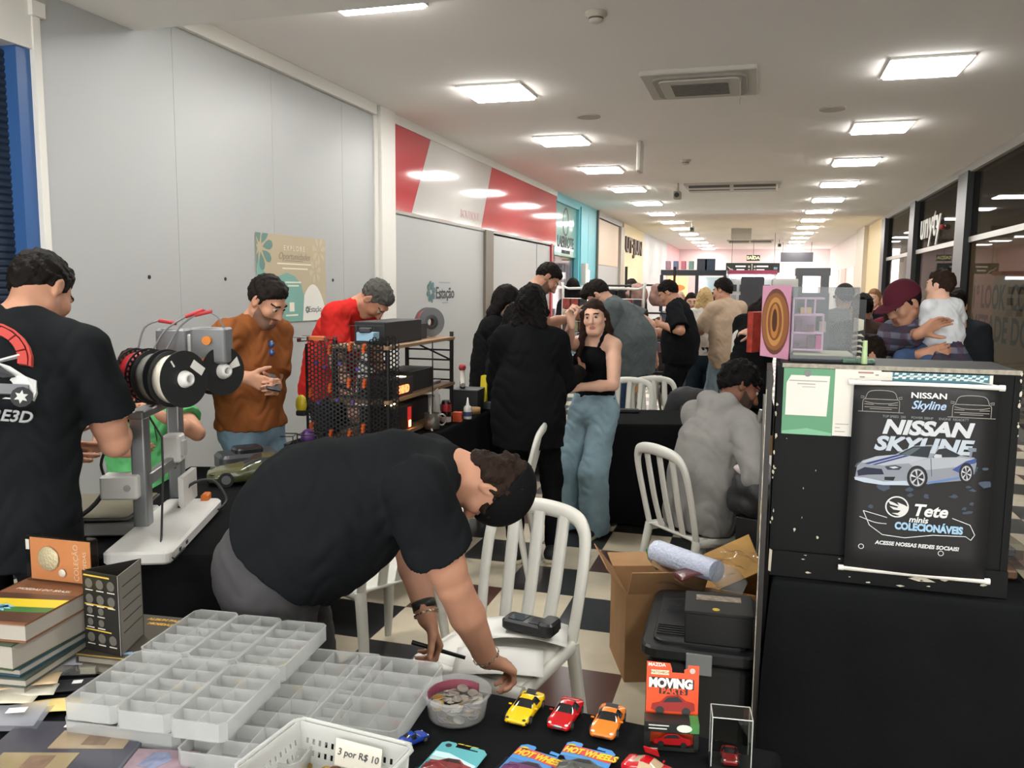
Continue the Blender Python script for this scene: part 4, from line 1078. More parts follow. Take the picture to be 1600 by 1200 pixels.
def toy_car(label, loc, rz, L_, W_, H_, paint, st=SPORT, glass='16181a', front=4, rear=9, lights='d8d8d0', group=None, wheel='1a1a1a', hub='8a8a88', spoiler=False, nm='toy_car', tail=None, scale_root=True):
    t = thing(nm, label, 'toy car', loc, rz, group)
    vs, fs, tags, caps = car_body(L_, W_, H_, st)
    g = [f for f, (i, j) in zip(fs, tags) if (front <= i < front + 2 and j in (5, 6, 7, 8, 9, 10)) or (front + 2 <= i < rear - 1 and j in (4, 5, 10, 11)) or (rear - 1 <= i < rear and j in (6, 7, 8, 9))]
    p = [f for f in fs if f not in g]
    bp = M_(paint, rough=.18, spec=.6); bg = M_(glass, rough=.06, spec=.7)
    b = MB(); b.add(vs, p + caps, 0, True); ob = b.build('body', bp, t)
    md = ob.modifiers.new('edge', 'EDGE_SPLIT'); md.split_angle = math.radians(50)
    b = MB(); b.add([v * 1.0 + Vector((0, 0, .0002)) for v in vs], g, 0, True); b.build('windows', bg, t)
    wr = H_ * .27
    for sy in (-.31, .30):
        for sx in (-1, 1):
            c = Vector((sx * (W_ / 2 - .10 * W_), sy * L_, wr)); o = Vector((sx * .11 * W_, 0, 0))
            wh_ = MB().cyl(c - o, c + o, wr, n=20).build('wheel', M_(wheel, rough=.6), t)
            hb = MB(); hb.cyl(c + o * .9, c + o * 1.06, wr * .62, n=12)
            hb.build('hub', M_(hub, rough=.3, metal=.7), wh_)
    for sx in (-1, 1):
        MB().ball((sx * W_ * .33, -L_ * .445, H_ * .455), (W_ * .085, L_ * .035, H_ * .05), 8).build('headlight', M_(lights, rough=.15), t)
        MB().box((sx * W_ * .54, -L_ * .10, H_ * .68), (W_ * .12, L_ * .025, H_ * .07)).build('wing_mirror', bp, t)
    MB().box((0, -L_ * .485, H_ * .24), (W_ * .62, L_ * .03, H_ * .1)).build('front_grille', M_('141414'), t)
    MB().box((0, L_ * .49, H_ * .5), (W_ * .6, L_ * .02, H_ * .07)).build('tail_lights', M_('5a1212', rough=.2), t)
    if spoiler: MB().box((0, L_ * .45, H_ * .84), (W_ * .92, L_ * .06, H_ * .035)).build('spoiler', bp, t)
    return t
G1 = 'loose toy cars on the black cloth'
yc = toy_car('yellow toy sports car with a black engine vent, next to the coin tub', (-.478, 1.733, ZT), -.10, .128, .058, .036, 'e0b713', group=G1, lights='2a2a2a')
MB().box((0, .036, .0335), (.022, .02, .003), Matrix.Rotation(.35, 3, 'X')).build('engine_vent', M_('17181a'), yc)
for sx in (-1, 1): MB().box((sx * .02, -.0595, .010), (.014, .004, .006)).build('air_intake', M_('17181a'), yc)
rc = toy_car('red toy sports car between the yellow and the orange toy cars', (-.384, 1.735, ZT), -.09, .118, .056, .037, 'b3151c', group=G1)
MB().ball((0, -.0585, .013), (.012, .002, .004), 8).build('radiator', M_('a8a8a8', metal=.8, rough=.3), rc)
for sx in (-1, 0, 1): MB().box((sx * .007, -.042, .0206), (.0018, .008, .001)).build('bonnet_vent', M_('701015'), rc)
oc = toy_car('orange toy sports car with a black windscreen, right of the red one', (-.287, 1.732, ZT), -.06, .122, .060, .036, 'dd7a2a', group=G1)
MB().box((0, .036, .0325), (.028, .012, .002), Matrix.Rotation(.35, 3, 'X')).build('engine_vent', M_('2b2b2b'), oc)
toy_car('small blue toy car lying beside the white basket', (-.672, 1.545, ZT), 2.6, .066, .032, .024, '1f3f9a', group=G1)
gw = toy_car('red toy classic coupe with its door swung open upwards', (-.168, 1.563, ZT), 1.30, .118, .052, .040, 'b0121c', group=G1, glass='b09a7c')
MB().box((.020, .012, .046), (.022, .030, .002), Matrix.Rotation(1.0, 3, 'Y')).build('open_door', M_('b0121c', rough=.18, spec=.6), gw)
MB().box((.018, .012, .024), (.012, .028, .010)).build('cabin_opening', M_('8f7a58'), gw)

# ---- blister cards
def card_pts(w_, h_, slot=True):
    return [(-w_ / 2, 0), (w_ / 2, 0), (w_ / 2, h_ * .90), (w_ * .40, h_ * .97), (w_ * .12, h_ * .985), (w_ * .12, h_ * .93), (w_ * .30, h_ * .925), (w_ * .30, h_ * .895), (-.02, h_ * .895), (-.02, h_ * .96), (-.024, h_ * .985), (-w_ * .40, h_ * .985), (-w_ / 2, h_ * .93)]
def wave(w_, h_, y0, y1, k=.01): return [(-w_ / 2 + w_ * i / 12, y0 + k * math.sin(i / 12 * 5)) for i in range(13)] + [(w_ / 2 - w_ * i / 12, y1 + k * math.sin((12 - i) / 12 * 5)) for i in range(13)]
def side_car(F, L_, H_, col, th=.0006, glass='1a1c20', parent=None):
    b = MB(); b.poly([(x * L_, y * H_) for x, y in ((-.5, .22), (-.48, .5), (-.3, .58), (-.15, .92), (.12, 1), (.28, .72), (.48, .62), (.5, .25), (.4, .16), (-.42, .14))], F, th); b.build('printed_car', M_(col, rough=.35), parent)
    b = MB(); o = [Vector(q) for q in F]; n = o[1].cross(o[2]).normalized() * (th + .0003); F2 = (o[0] + n, o[1], o[2])
    b.poly([(x * L_, y * H_) for x, y in ((-.24, .6), (-.12, .86), (.11, .93), (.22, .68))], F2, .0002); b.build('printed_windows', M_(glass), parent)
    b = MB()
    for cx_ in (-.3, .3): b.poly([(cx_ * L_ + .16 * H_ * 1.4 * math.cos(a), .17 * H_ + .22 * H_ * math.sin(a)) for a in [i * .628 for i in range(10)]], F2, .0003)
    b.build('printed_wheels', M_('222222'), parent)
    return b
def blister_card(label, loc, rz, base, logo, carcol, band, tilt=0):
    w_, h_ = .106, .165
    t = thing('blister_card', label, 'packaged toy car', loc, rz, 'carded toy cars lying at the front of the table')
    F = ((0, 0, 0), (1, 0, 0), (0, 1, 0))
    MB().poly(card_pts(w_, h_), F, .0012).build('card', M_(base, rough=.35), t)
    Fu = ((0, 0, .0013), (1, 0, 0), (0, 1, 0))
    if band:
        MB().poly(wave(w_, h_, h_ * .70, h_ * .865, .004), Fu, .0003).build('logo_band', M_('c8343c', rough=.4), t)
        for s_, c_, dz, bo in ((.0295, 'b8841c', .0018, .0022), (.029, 'f0c32a', .0022, .0008)):
            text(logo, M_(c_, rough=.4), ((.004, h_ * .775, dz), (1, 0, 0), (0, 1, 0)), s_, t, shear=.25, bold=bo, th=.0002, squash=.62)
        MB().poly([(-.04 + .009 * math.cos(a), h_ * .885 + .006 * math.sin(a)) for a in [i * .5236 for i in range(12)]], Fu, .0003).build('round_badge', M_('c9a72c'), t)
    else:
        MB().poly([(-.05, .09), (.05, .07), (.05, .10), (-.02, .122), (-.05, .12)], Fu, .0002).build('pale_swoosh', M_('bfe0e0', rough=.4), t)
        MB().poly([(-.035 + .007 * math.cos(a), h_ * .90 + .007 * math.sin(a)) for a in [i * .5236 for i in range(12)]], Fu, .0003).build('round_badge', M_('20242a'), t)
        b = MB()
        for i in range(3): b.poly([(-.02 + .016 * i, h_ * .975), (-.008 + .016 * i, h_ * .975), (-.004 + .016 * i, h_ * .99), (-.016 + .016 * i, h_ * .99)], Fu, .0003)
        b.build('hazard_stripes', M_('d8c23a'), t)
    side_car(((0, .066, .0016), (1, 0, 0), (0, 1, 0)), .092, .042, carcol, parent=t)
    bl_ = glass_mat('clear_blister', 'f4f6f6', .15, .05)
    MB().rbox((0, .036, .016), (.084, .058, .028), .012).build('blister', bl_, t)
    vs, fs, tags, caps = car_body(.07, .03, .024, SPORT)
    m3 = Matrix.Translation((0, .036, .005)) @ rotz(math.pi / 2)
    MB().add([m3 @ v for v in vs], fs + caps, 0, True).build('car', M_(carcol, rough=.2, spec=.6), t)
    return t
blister_card('teal carded toy car with a red car picture, right of the white basket', (-0.573,1.396,0.757), -.10, '5aa6ae', '', '8e3a3a', False)
blister_card('blue carded toy car with a purple car picture, in the middle of the three cards', (-0.426,1.434,0.757), -.20, '3f86c8', 'HOT WHEELS', '6a2f62', True)
blister_card('blue carded toy car with a grey car picture, at the right of the three cards', (-0.319,1.476,0.757), -.10, '3f86c8', 'HOT WHEELS', '50524e', True)
# ---- standing orange package
pk = thing('boxed_toy_car', 'upright orange package with a red toy car in its black window box', 'packaged toy car', (-.145, 1.70, ZT), .16)
F = ((0, .02, 0), (1, 0, 0), (0, -.05, 1)); up = Vector((0, .05, 1)).normalized()
def PF(x, z, d=0): return ((x, .020 + z * .05 - d, z), (1, 0, 0), tuple(up))
MB().poly([(-.055, .02), (.055, .02), (.055, .168), (.032, .168), (.032, .160), (.024, .158), (.024, .150), (-.002, .150), (-.002, .158), (-.006, .17), (-.055, .172)], PF(0, 0), .0012).build('backing_card', M_('d8481c', rough=.4), pk)
def QF(x, z, d=.003): return ((x, .020 + z * .05 - d, z), (1, 0, 0), tuple(up))
text('MAZDA', M_('e6e0d6'), QF(-.034, .166), .0105, pk, bold=.0002, th=.0002)
MB().poly([(-.019, -.005), (.019, -.005), (.019, .005), (-.019, .005)], QF(-.027, .150), .0004).build('pale_label', M_('e0c9a8'), pk)
text('MATCHBOX', M_('4a2a1a'), QF(-.027, .150, .0038), .0072, pk, th=.0002)
MB().poly([(-.046, -.010), (.047, -.012), (.047, .010), (-.048, .012)], QF(-.002, .127, .0025), .0005).build('title_block', M_('2a1c18'), pk)
text('MOVING', M_('ece8de'), QF(-.004, .1265, .0038), .027, pk, bold=.0016, th=.0003, squash=.86)
MB().poly([(-.030, -.007), (.030, -.007), (.030, .007), (-.030, .007)], QF(.002, .110, .0025), .0005).build('title_block', M_('2a1c18'), pk)
text('PARTS', M_('d8481c'), QF(.002, .110, .0038), .0165, pk, bold=.0006, th=.0003, squash=1.1)
side_car(QF(.002, .060, .0035), .092, .042, '8a2420', parent=pk)
MB().poly([(.041 + .006 * math.cos(a), .157 + .006 * math.sin(a)) for a in [i * .5236 for i in range(12)]], QF(0, 0, .0028), .0004).build('round_badge', M_('b0a8a0'), pk)
b = MB(); b.bb((-.058, -.022, 0), (.054, .016, .008)); b.bb((-.058, -.022, .040), (.054, .016, .062)); b.bb((-.058, -.022, 0), (-.046, .016, .05)); b.bb((.044, -.022, 0), (.054, .016, .05)); b.bb((-.058, .012, 0), (.054, .016, .05))
b.build('window_box', M_('1c211e', rough=.4), pk)
MB().bb((-.046, -.004, .008), (.044, .0115, .040)).build('orange_tray', M_('d8481c', rough=.4), pk)
MB().bb((.036, -.0225, .042), (.0545, .016, .0625)).build('green_corner', M_('3f7a3c'), pk)
Fb = ((0, -.0226, 0), (1, 0, 0), (0, 0, 1))
MB().poly([(.024 + .016 * math.cos(a), .0515 + .0085 * math.sin(a)) for a in [i * .4488 for i in range(14)]], Fb, .0003).build('oval_badge', M_('cfd6c8'), pk)
lines(M_('c9c9c0'), Fb, [(-.05, -.008, .054, .0025), (-.05, -.012, .047, .0025), (-.05, -.03, .0025, .002)], pk)
side_car(((0, -.0195, .008), (1, 0, 0), (0, 0, 1)), .078, .030, 'c0181c', parent=pk)
MB().bb((-.046, -.0215, .008), (.044, -.021, .040)).build('clear_window', glass_mat('clear_blister', 'f4f6f6', .15, .05), pk)
# ---- acrylic box with a red car
ab = thing('acrylic_case', 'tall clear acrylic display case with a red toy car inside', 'display case', (-.024, 1.665, ZT), .12)
ac = glass_mat('acrylic', 'e8eae8', .22, .03)
b = MB(); A_, B_, H_ = .078, .055, .112; tt = .002
for x in (-A_ / 2, A_ / 2): b.box((x, 0, H_ / 2), (tt, B_, H_))
for y in (-B_ / 2, B_ / 2): b.box((0, y, H_ / 2), (A_, tt, H_))
b.box((0, 0, H_), (A_, B_, tt)); b.build('clear_cover', ac, ab)
b = MB()
for x in (-1, 1):
    for y in (-1, 1): b.cyl((x * A_ / 2, y * B_ / 2, 0), (x * A_ / 2, y * B_ / 2, H_), .0012, n=6)
for x in (-1, 1): b.cyl((x * A_ / 2, -B_ / 2, H_), (x * A_ / 2, B_ / 2, H_), .0012, n=6); b.cyl((-A_ / 2, x * B_ / 2, H_), (A_ / 2, x * B_ / 2, H_), .0012, n=6)
b.build('polished_edge', M_('b9bcb8', rough=.2), ab)
MB().box((0, 0, .004), (A_ + .004, B_ + .004, .008)).build('base', M_('1a1a1a', rough=.3), ab)
toy_car('red toy saloon car standing inside the clear acrylic case', (-.024, 1.662, ZT + .008), .12, .048, .034, .030, '8c1a1c', group=None)

# ---- coin catalogues, album and other paper at the left
def book(name, label, c, size, rz, cover, pages='8d877a', group=None, cat='book', spine_gap=.003):
    t = thing(name, label, cat, c, rz, group)
    w_, l_, h_ = size
    MB().box((0, 0, .002), (w_, l_, .004)).build('back_cover', M_(cover, rough=.35), t)
    MB().box((.002, 0, h_ / 2), (w_ - .008, l_ - .006, h_ - .007)).build('pages', M_(pages, rough=.85, var=.1, scale=200, stretch=(.1, .1, 40)), t)
    MB().box((0, 0, h_ - .002), (w_, l_, .004)).build('front_cover', M_(cover, rough=.3), t)
    MB().box((-w_ / 2 + .0015, 0, h_ / 2), (.003, l_, h_)).build('spine', M_(cover, rough=.35), t)
    return t
BX, BY, BR = -1.735, 1.575, .10
z = ZT
specs = [(.030, '5b6468', 'grey magazine stack at the bottom of the coin catalogue pile'), (.022, '3e4a44', 'dark green folder second from the bottom of the coin catalogue pile'), (.020, '2e4a5a', 'dark blue thin book under the two thick catalogues'), (.062, '3c4a34', 'thick catalogue with a plastic wrap below the top book'), (.045, '7a5138', 'top coin catalogue with a flag and coins printed on a brown cover')]
for i, (h_, c_, lb) in enumerate(specs):
    sz = (.22 - .004 * (i % 2), .30, h_)
    bo = book('book', lb, (BX + .008 * math.sin(i * 2), BY + .006 * math.cos(i * 3), z), sz, BR + .05 * math.sin(i * 1.7), c_, '9a948a', 'coin catalogues in the left pile')
    z += h_ + .0006
TOPZ = z
Fk = lambda d: ((0, 0, .0445 + d), (1, 0, 0), (0, 1, 0))
MB().poly([(-.11, -.14), (.11, -.14), (.11, .03), (-.11, .02)], Fk(.0008), .0002).build('brown_print', M_('4f3526', rough=.3), bo)
MB().poly([(-.11, -.07), (.11, -.05), (.11, .0), (-.11, -.02)], Fk(.0012), .0002).build('yellow_band', M_('cdb52c', rough=.3), bo)
MB().poly([(-.11, -.10), (.11, -.08), (.11, -.05), (-.11, -.07)], Fk(.0012), .0002).build('green_band', M_('3b6b34', rough=.3), bo)
b = MB()
for q in range(9):
    a = q * .7; b.poly([(-.03 + .05 * math.cos(a) * (1 + .3 * (q % 2)) * .8, -.075 + .022 * math.sin(a)), (-.03 + .02 * math.cos(a + .8), -.075 + .03 * math.sin(a + .8)), (-.03, -.075)], Fk(.0016), .0002)
b.build('blue_emblem', M_('7fb6cf', rough=.3), bo)
text('MOEDAS DO BRASIL', M_('d9cdbd'), ((.0, .05, .0462), (1, 0, 0), (0, 1, 0)), .017, bo, shear=.2, th=.0002)
# orange boxed coin set standing on the pile
cd = thing('coin_case', 'clear case with an orange card showing a big coin, standing on the catalogue pile', 'case', (-1.735, 1.685, TOPZ), .05)
MB().rbox((0, .008, .062), (.205, .028, .124), .004).build('clear_case', glass_mat('acrylic', 'e8eae8', .22, .03), cd)
Fc = ((0, -.0035, .06), (1, 0, 0), (0, 0, 1))
MB().bb((-.088, -.003, .006), (.097, .0, .118)).build('orange_card', M_('c9804e', rough=.5, var=.08, scale=9), cd)
MB().lathe([(0, .002), (.030, .002), (.033, 0), (.033, -.001), (0, -.001)], (-.03, -.006, .065), (0, -1, 0), 28).build('printed_coin', M_('a59a7c', rough=.4, metal=.3, bump=.4, bscale=150), cd)
MB().lathe([(0, .002), (.010, .002), (.011, 0), (0, 0)], (.012, -.006, .03), (0, -1, 0), 20).build('printed_coin', M_('b8b0a0', rough=.4), cd)
text('COLEÇÃO', M_('e0c2a6'), ((.055, -.0042, .06), (0, 0, 1), (-1, 0, 0)), .021, cd, th=.0004)
text('MOEDAS', M_('e0c2a6'), ((.082, -.0042, .06), (0, 0, 1), (-1, 0, 0)), .016, cd, th=.0004)
MB().bb((-.1, -.0045, .085), (-.089, -.004, .112)).build('white_tag', M_('d6d2ca'), cd)
# two flat albums with the open coin folder standing on them
AX, AY, AR = -1.545, 1.73, .06
for i, lb in enumerate(('grey coin album at the bottom under the standing black coin folder', 'dark coin album with gold lettering under the standing black coin folder')):
    al = book('album', lb, (AX, AY, ZT + .0225 * i), (.145, .265, .022), AR + .03 * i, ('5b564c', '454036')[i], '7d776a', 'coin albums beside the trays', 'album')
Ft = ((.02, .115, .0226), (1, 0, 0), (0, 1, 0))
text('ALBUM PARA', M_('c79a3c', rough=.4), ((.02, .105, .0226), (1, 0, 0), (0, 1, 0)), .0185, al, bold=.0008, th=.0002)
text('MOEDAS', M_('c79a3c', rough=.4), ((.02, .078, .0226), (1, 0, 0), (0, 1, 0)), .0185, al, bold=.0008, th=.0002)
MB().poly([(-.072, -.132), (.072, -.132), (.072, -.127), (-.072, -.127)], ((0, 0, .0222), (1, 0, 0), (0, 1, 0)), .0003).build('gold_edge', M_('b89a4a'), al)
fo = thing('coin_folder', 'black folding coin folder standing open upright on the albums', 'folder', (-1.555, 1.66, ZT + .0465))
p0, p1, p2 = V(-1.605, 1.625, 0), V(-1.487, 1.615, 0), V(-1.50, 1.80, 0)
root = V(-1.555, 1.66, 0)
p0, p1, p2 = p0 - root, p1 - root, p2 - root
HH = .205
pmid = V(*(p0 * .0 + p1 * 1))
def leaf(a, c, h0, m, nm):
    a, c = V(*a), V(*c); d = nrm(c - a); n = np.cross(d, (0, 0, 1)); L_ = np.linalg.norm(c - a)
    MB().add([tuple(a), tuple(c), tuple(c + V(0, 0, h0)), tuple(a + V(0, 0, h0)), tuple(a - n * .002), tuple(c - n * .002), tuple(c - n * .002 + V(0, 0, h0)), tuple(a - n * .002 + V(0, 0, h0))], [(0, 1, 2, 3), (7, 6, 5, 4), (0, 4, 5, 1), (1, 5, 6, 2), (2, 6, 7, 3), (3, 7, 4, 0)]).build(nm, m, fo)
    return (a, d, n, L_)
bk1 = V(*(V(-1.53, 1.745, 0) - root))
a, d, n, L_ = leaf(p0, p1, HH, M_('1b1a18', rough=.35), 'front_leaf')
Fl = (tuple(a + n * .0006), tuple(d), (0, 0, 1))
b = MB(); wt = MB()
for k, zc in enumerate((.175, .135, .105, .075, .035)):
    for q in range(3 if k in (0, 1, 4) else 2):
        xc = .022 + q * .036; r = .0125 if k in (0, 1, 4) else .0095
        b.poly([(xc + r * math.cos(t_ * .5236), zc + r * math.sin(t_ * .5236)) for t_ in range(12)], Fl, .0006)
        wt.poly([(xc - .012, zc - r - .006), (xc + .012, zc - r - .006), (xc + .012, zc - r - .0035), (xc - .012, zc - r - .0035)], Fl, .0006)
b.build('coin_slot', M_('55524c', rough=.4), fo); wt.build('printed_lines', M_('b5b2aa'), fo)
lines(M_('b89c3c'), Fl, [(.005, .09, .193, .004), (.005, .1, .119, .003), (.005, .09, .053, .003)], fo, 'gold_lines')
a, d, n, L_ = leaf(p1, bk1, HH, M_('77726a', rough=.5), 'side_leaf')
Fl = (tuple(a + n * .0006), tuple(d), (0, 0, 1))
lines(M_('2a2927'), Fl, [(.02, L_ - .01, .02 + .03 * i, .0025) for i in range(1, 6)], fo, 'dark_rule')
leaf(bk1, V(*(V(-1.602, 1.632, 0) - root)), HH, M_('24221f', rough=.35), 'rear_leaf')
b = MB()
for q in range(6): b.poly([(.02 * math.cos(q) * (.6 + .4 * (q % 2)), .008 * math.sin(q)), (.02 * math.cos(q + 1), .008 * math.sin(q + 1)), (0, 0)], ((.05, -.10, .0008), (.9, .4, 0), (-.4, .9, 0)), .0003)
ob = b.build('blue_print', M_('8fb8d8', rough=.35)); ob.parent = al; ob.location = (0, 0, .022)
# small clear coin holders
ch = thing('coin_holder', 'small stack of clear coin holders with a pale slip, in front of the albums', 'holder', (-1.598,1.605,0.752), .35)
MB().rbox((0, 0, .011), (.095, .07, .022), .005).build('clear_block', frost_mat('clear_tub', 'dcdede', .8), ch)
MB().box((-.018, .005, .0228), (.05, .05, .001)).build('slip', M_('b9bccb'), ch)
MB().box((.026, -.003, .012), (.036, .06, .016)).build('coin_card', M_('8f8a72'), ch)
# notes and sleeves
def sheet(name, label, cat, c, size, rz, m, bend=.006, group=None, z=0):
    w_, l_ = size
    o = MB().grid(lambda u, v: ((u - .5) * w_, (v - .5) * l_, bend * math.sin(u * 3.1) + .002 + .002 * math.sin(v * 4)), 10, 6).build(name, m, solid=.0008)
    o.location = (c[0], c[1], c[2] + z); o.rotation_euler = (0, 0, rz)
    return tag(o, label, cat, group)
def note(label, c, rz, base, ink_, z=0, size=(.14, .066), inset=1):
    o = sheet('banknote', label, 'banknote', c, size, rz, M_(base, rough=.8, var=.06, scale=25), .004, 'old banknotes at the left corner', z)
    w_, l_ = size
    MB().grid(lambda u, v: ((u - .5) * w_ * .45, (v - .5) * l_ * .7, .0062 + .0012 * math.sin(v * 4)), 4, 4).build('printed_portrait', M_(ink_, rough=.8, var=.2, scale=60), o)
    return o
note('beige banknote with a brown portrait lying on folded notes', (-1.643,1.481,0.770), .62, 'cdb592', 'a8805f')
note('folded cream note sticking out under the beige banknote', (-1.629,1.460,0.757), .55, 'd0cdbf', 'b9b29f')
note('yellow and orange banknote beside the compartment trays', (-1.514,1.428,0.755), .5, 'd8c07a', 'c9783e')
note('pale banknote under the clear plastic at the left frame edge', (-1.643,1.423,0.757), .4, 'd6d0bc', 'b8b0a0')
bn = thing('banknote_page', 'dark binder page with two beige banknotes in clear pockets', 'album page', (-1.340,1.277,0.755), .30)
MB().rbox((0, 0, .004), (.30, .24, .008), .01).build('page', M_('4b4c57', rough=.35), bn)
for (x, y, c_) in ((.045, .045, 'c2ab86'), (-.035, -.04, 'b5a273')):
    o = MB().box((x, y, .0088), (.155, .068, .0015)).build('banknote', M_(c_, rough=.5, var=.1, scale=30), bn)
    MB().box((x + .01, y, .0098), (.05, .045, .0008)).build('printed_portrait', M_('9a7c5f', rough=.5, var=.2, scale=50), o)
MB().box((0, .002, .0108), (.29, .23, .0008)).build('clear_pocket', glass_mat('clear_film', 'f2f2f4', .16, .15), bn)
MB().box((-.03, .095, .0115), (.02, .012, .001)).build('white_tag', M_('d6d6d6'), bn)
pn = thing('sleeved_banknote', 'pinkish banknote in a clear sleeve below the trays', 'banknote', (-1.137,1.317,0.755), .22)
MB().box((0, 0, .003), (.15, .075, .002)).build('note', M_('b79aa2', rough=.5, var=.2, scale=30), pn); MB().poly([(-.03, -.025), (.01, -.03), (.03, .0), (.015, .028), (-.02, .025)], ((0, 0, .0042), (1, 0, 0), (0, 1, 0)), .0004).build('printed_portrait', M_('7d86a4', rough=.5, var=.3, scale=60), pn)
MB().rbox((0, 0, .006), (.18, .10, .003), .006).build('sleeve', glass_mat('clear_film', 'f2f2f4', .16, .15), pn)
for i, (px, py, rz, sz) in enumerate(()): pass
cs = thing('coin_sleeves', 'stack of shiny clear plastic sleeves at the left frame edge', 'sleeves', (-1.555,1.347,0.755), .45)
for i in range(4):
    MB().grid(lambda u, v: ((u - .5) * .15 + .006 * math.sin(i * 2), (v - .5) * .10 + .005 * math.cos(i * 3), .004 + .005 * i + .004 * math.sin(u * 5 + i) * math.cos(v * 4 + i)), 12, 8).build('sleeve', frost_mat('clear_film_stack', 'c9ccd6', .62), cs)
MB().box((.02, .0, .026), (.04, .022, .001)).build('white_tag', M_('d8d8da'), cs)
MB().box((-.02, .005, .002), (.09, .05, .001)).build('paper_insert', M_('b9b2a4', var=.2, scale=40), cs)
sl = thing('black_coin_sleeve', 'black plastic coin sleeve with a white tag left of the trays', 'sleeve', (-1.552,1.522,0.755), .5)
MB().rbox((0, 0, .002), (.11, .06, .004), .005).build('sleeve', M_('26272c', rough=.3), sl); MB().box((.01, .012, .0045), (.022, .016, .001)).build('white_tag', M_('d8d8da'), sl)
# ---------------------------------------------------------------- left row of tables along the white wall
ZR = .80
cloth_table('folding table under a black cloth carrying the desktop printer', 'black cloth over the table with the desktop printer and filament spools', (-2.215, 2.935), .68, 1.40, ZR - .002, .30, amp=.016, seed=3)
cloth_table('folding table under a black cloth carrying the wooden shelf', 'black cloth over the long table with the wooden shelf, mug and glue bottle', (-2.28, 5.0), .70, 2.06, ZR - .002, -.02, amp=.012, seed=5)
cbx = thing('cardboard_box', 'brown cardboard box on the floor under the printer table', 'cardboard box', (-2.02, 2.62, 0), .45)
def carton(t, w_, l_, h_, col='8f6848', flaps=(1, 1, 1, 1), op=True):
    m = M_(col, rough=.85, var=.08, scale=12)
    b = MB(); th = .005
    for sx in (-1, 1): b.box((sx * w_ / 2, 0, h_ / 2), (th, l_, h_))
    for sy in (-1, 1): b.box((0, sy * l_ / 2, h_ / 2), (w_, th, h_))
    b.box((0, 0, th), (w_, l_, th)); b.build('box_body', m, t)
    if op:
        for i, (dx, dy) in enumerate(((1, 0), (-1, 0), (0, 1), (0, -1))):
            if not flaps[i]: continue
            fl = (l_ if dx else w_) * .98; fw = (w_ if dx else l_) * .42; an = math.radians(35 * flaps[i])
            c = Vector((dx * (w_ / 2 + math.cos(an) * fw / 2), dy * (l_ / 2 + math.cos(an) * fw / 2), h_ + math.sin(an) * fw / 2))
            R_ = Matrix.Rotation(-an * dx, 3, 'Y') if dx else Matrix.Rotation(an * dy, 3, 'X')
            MB().box(c, (fw, fl, th) if dx else (fl, fw, th), R_).build('flap', m, t)
    else:
        MB().box((0, 0, h_), (w_ + .002, l_ + .002, th)).build('lid', m, t)
carton(cbx, .34, .42, .38, op=False)

# ---- desktop printer
pr = thing('desktop_printer', 'white desktop printer with a grey two post gantry on the left table', '3d printer', (-2.047, 2.483, ZR), .394)
wpl = mat('printer_white', 'c9c8c4', rough=.45); gal = mat('grey_aluminium', '8d8f90', rough=.35, metal=.7); dkg = M_('3a3b3d', rough=.5)
MB().rbox((0, 0, .028), (.22, .70, .045), .03).build('base', wpl, pr)
b = MB()
for x, y in ((.111, -.25), (.111, -.17)): b.box((x, y, .028), (.003, .018, .012))
b.build('port', M_('2b2b2b'), pr)
b = MB(); b.rbox((-.30, .18, .035), (.40, .10, .045), .01); b.rbox((-.26, .02, .035), (.36, .10, .05), .01); b.build('bed_rails', M_('a9a9a6', rough=.4, metal=.4), pr)
MB().rbox((-.30, .13, .078), (.36, .37, .006), .015).build('heated_bed', M_('4a4844', rough=.5), pr)
MB().rbox((-.30, .13, .084), (.345, .355, .004), .015).build('build_plate', M_('6e6757', rough=.5, metal=.3, bump=.3, bscale=300), pr)
for n_, y in (('near', -.02), ('far', .40)):
    b = MB(); b.rbox((-.08, y, .245), (.052, .065, .40), .008); b.build('gantry_post', gal, pr)
    MB().rbox((-.08, y, .025), (.056, .07, .05), .008).build('post_foot', dkg, pr)
MB().rbox((-.08, .19, .455), (.056, .50, .03), .008).build('top_beam', M_('77797a', rough=.4, metal=.5), pr)
MB().rbox((-.065, .19, .215), (.03, .42, .045), .006).build('cross_beam', gal, pr)
MB().rbox((-.14, -.045, .20), (.13, .08, .085), .01).build('motor_box', wpl, pr)
MB().cyl((-.11, -.09, .20), (-.11, -.083, .20), .012, n=16).build('motor_button', M_('9d9d9a'), pr)
th_ = MB().rbox((-.06, .30, .27), (.07, .08, .11), .012).build('print_head', wpl, pr)
MB().box((-.02, .30, .27), (.01, .05, .06)).build('head_cover', M_('a5a5a2'), th_); MB().cyl((-.06, .30, .215), (-.06, .30, .185), .014, .005, n=12).build('nozzle', M_('555'*2, metal=.6), th_)
MB().bb((-.02, .20, .05), (.0, .39, .17)).build('purge_wiper_panel', wpl, pr)
MB().tube([(-.2, -.05, .24), (-.2, -.06, .30), (-.16, -.0, .40), (-.06, .05, .47), (.0, .0, .52)], .005, 6).build('black_cable', M_('1a1a1a'), pr)
MB().tube([(-.08, .05, .455), (-.02, .03, .36), (.0, -.04, .24), (.01, -.1, .12), (.03, -.18, .055), (.06, -.30, .04), (.118, -.34, .022), (.125, -.25, .03)], .004, 6).build('front_cable', M_('222222'), pr)
MB().tube([(-.02, .2, .05), (.0, .28, .12), (.08, .32, .13), (.14, .29, .06), (.12, .24, .03)], .006, 6).build('bundle_cable', M_('161616'), pr)
MB().tube([(-.2, -.02, .19), (-.25, -.06, .12), (-.36, -.1, .05), (-.46, -.12, .01)], .008, 6).build('motor_cable', M_('191919'), pr)
MB().rbox((.05, .33, .06), (.03, .06, .03), .008).build('orange_clip', M_('c46a1c'), pr)
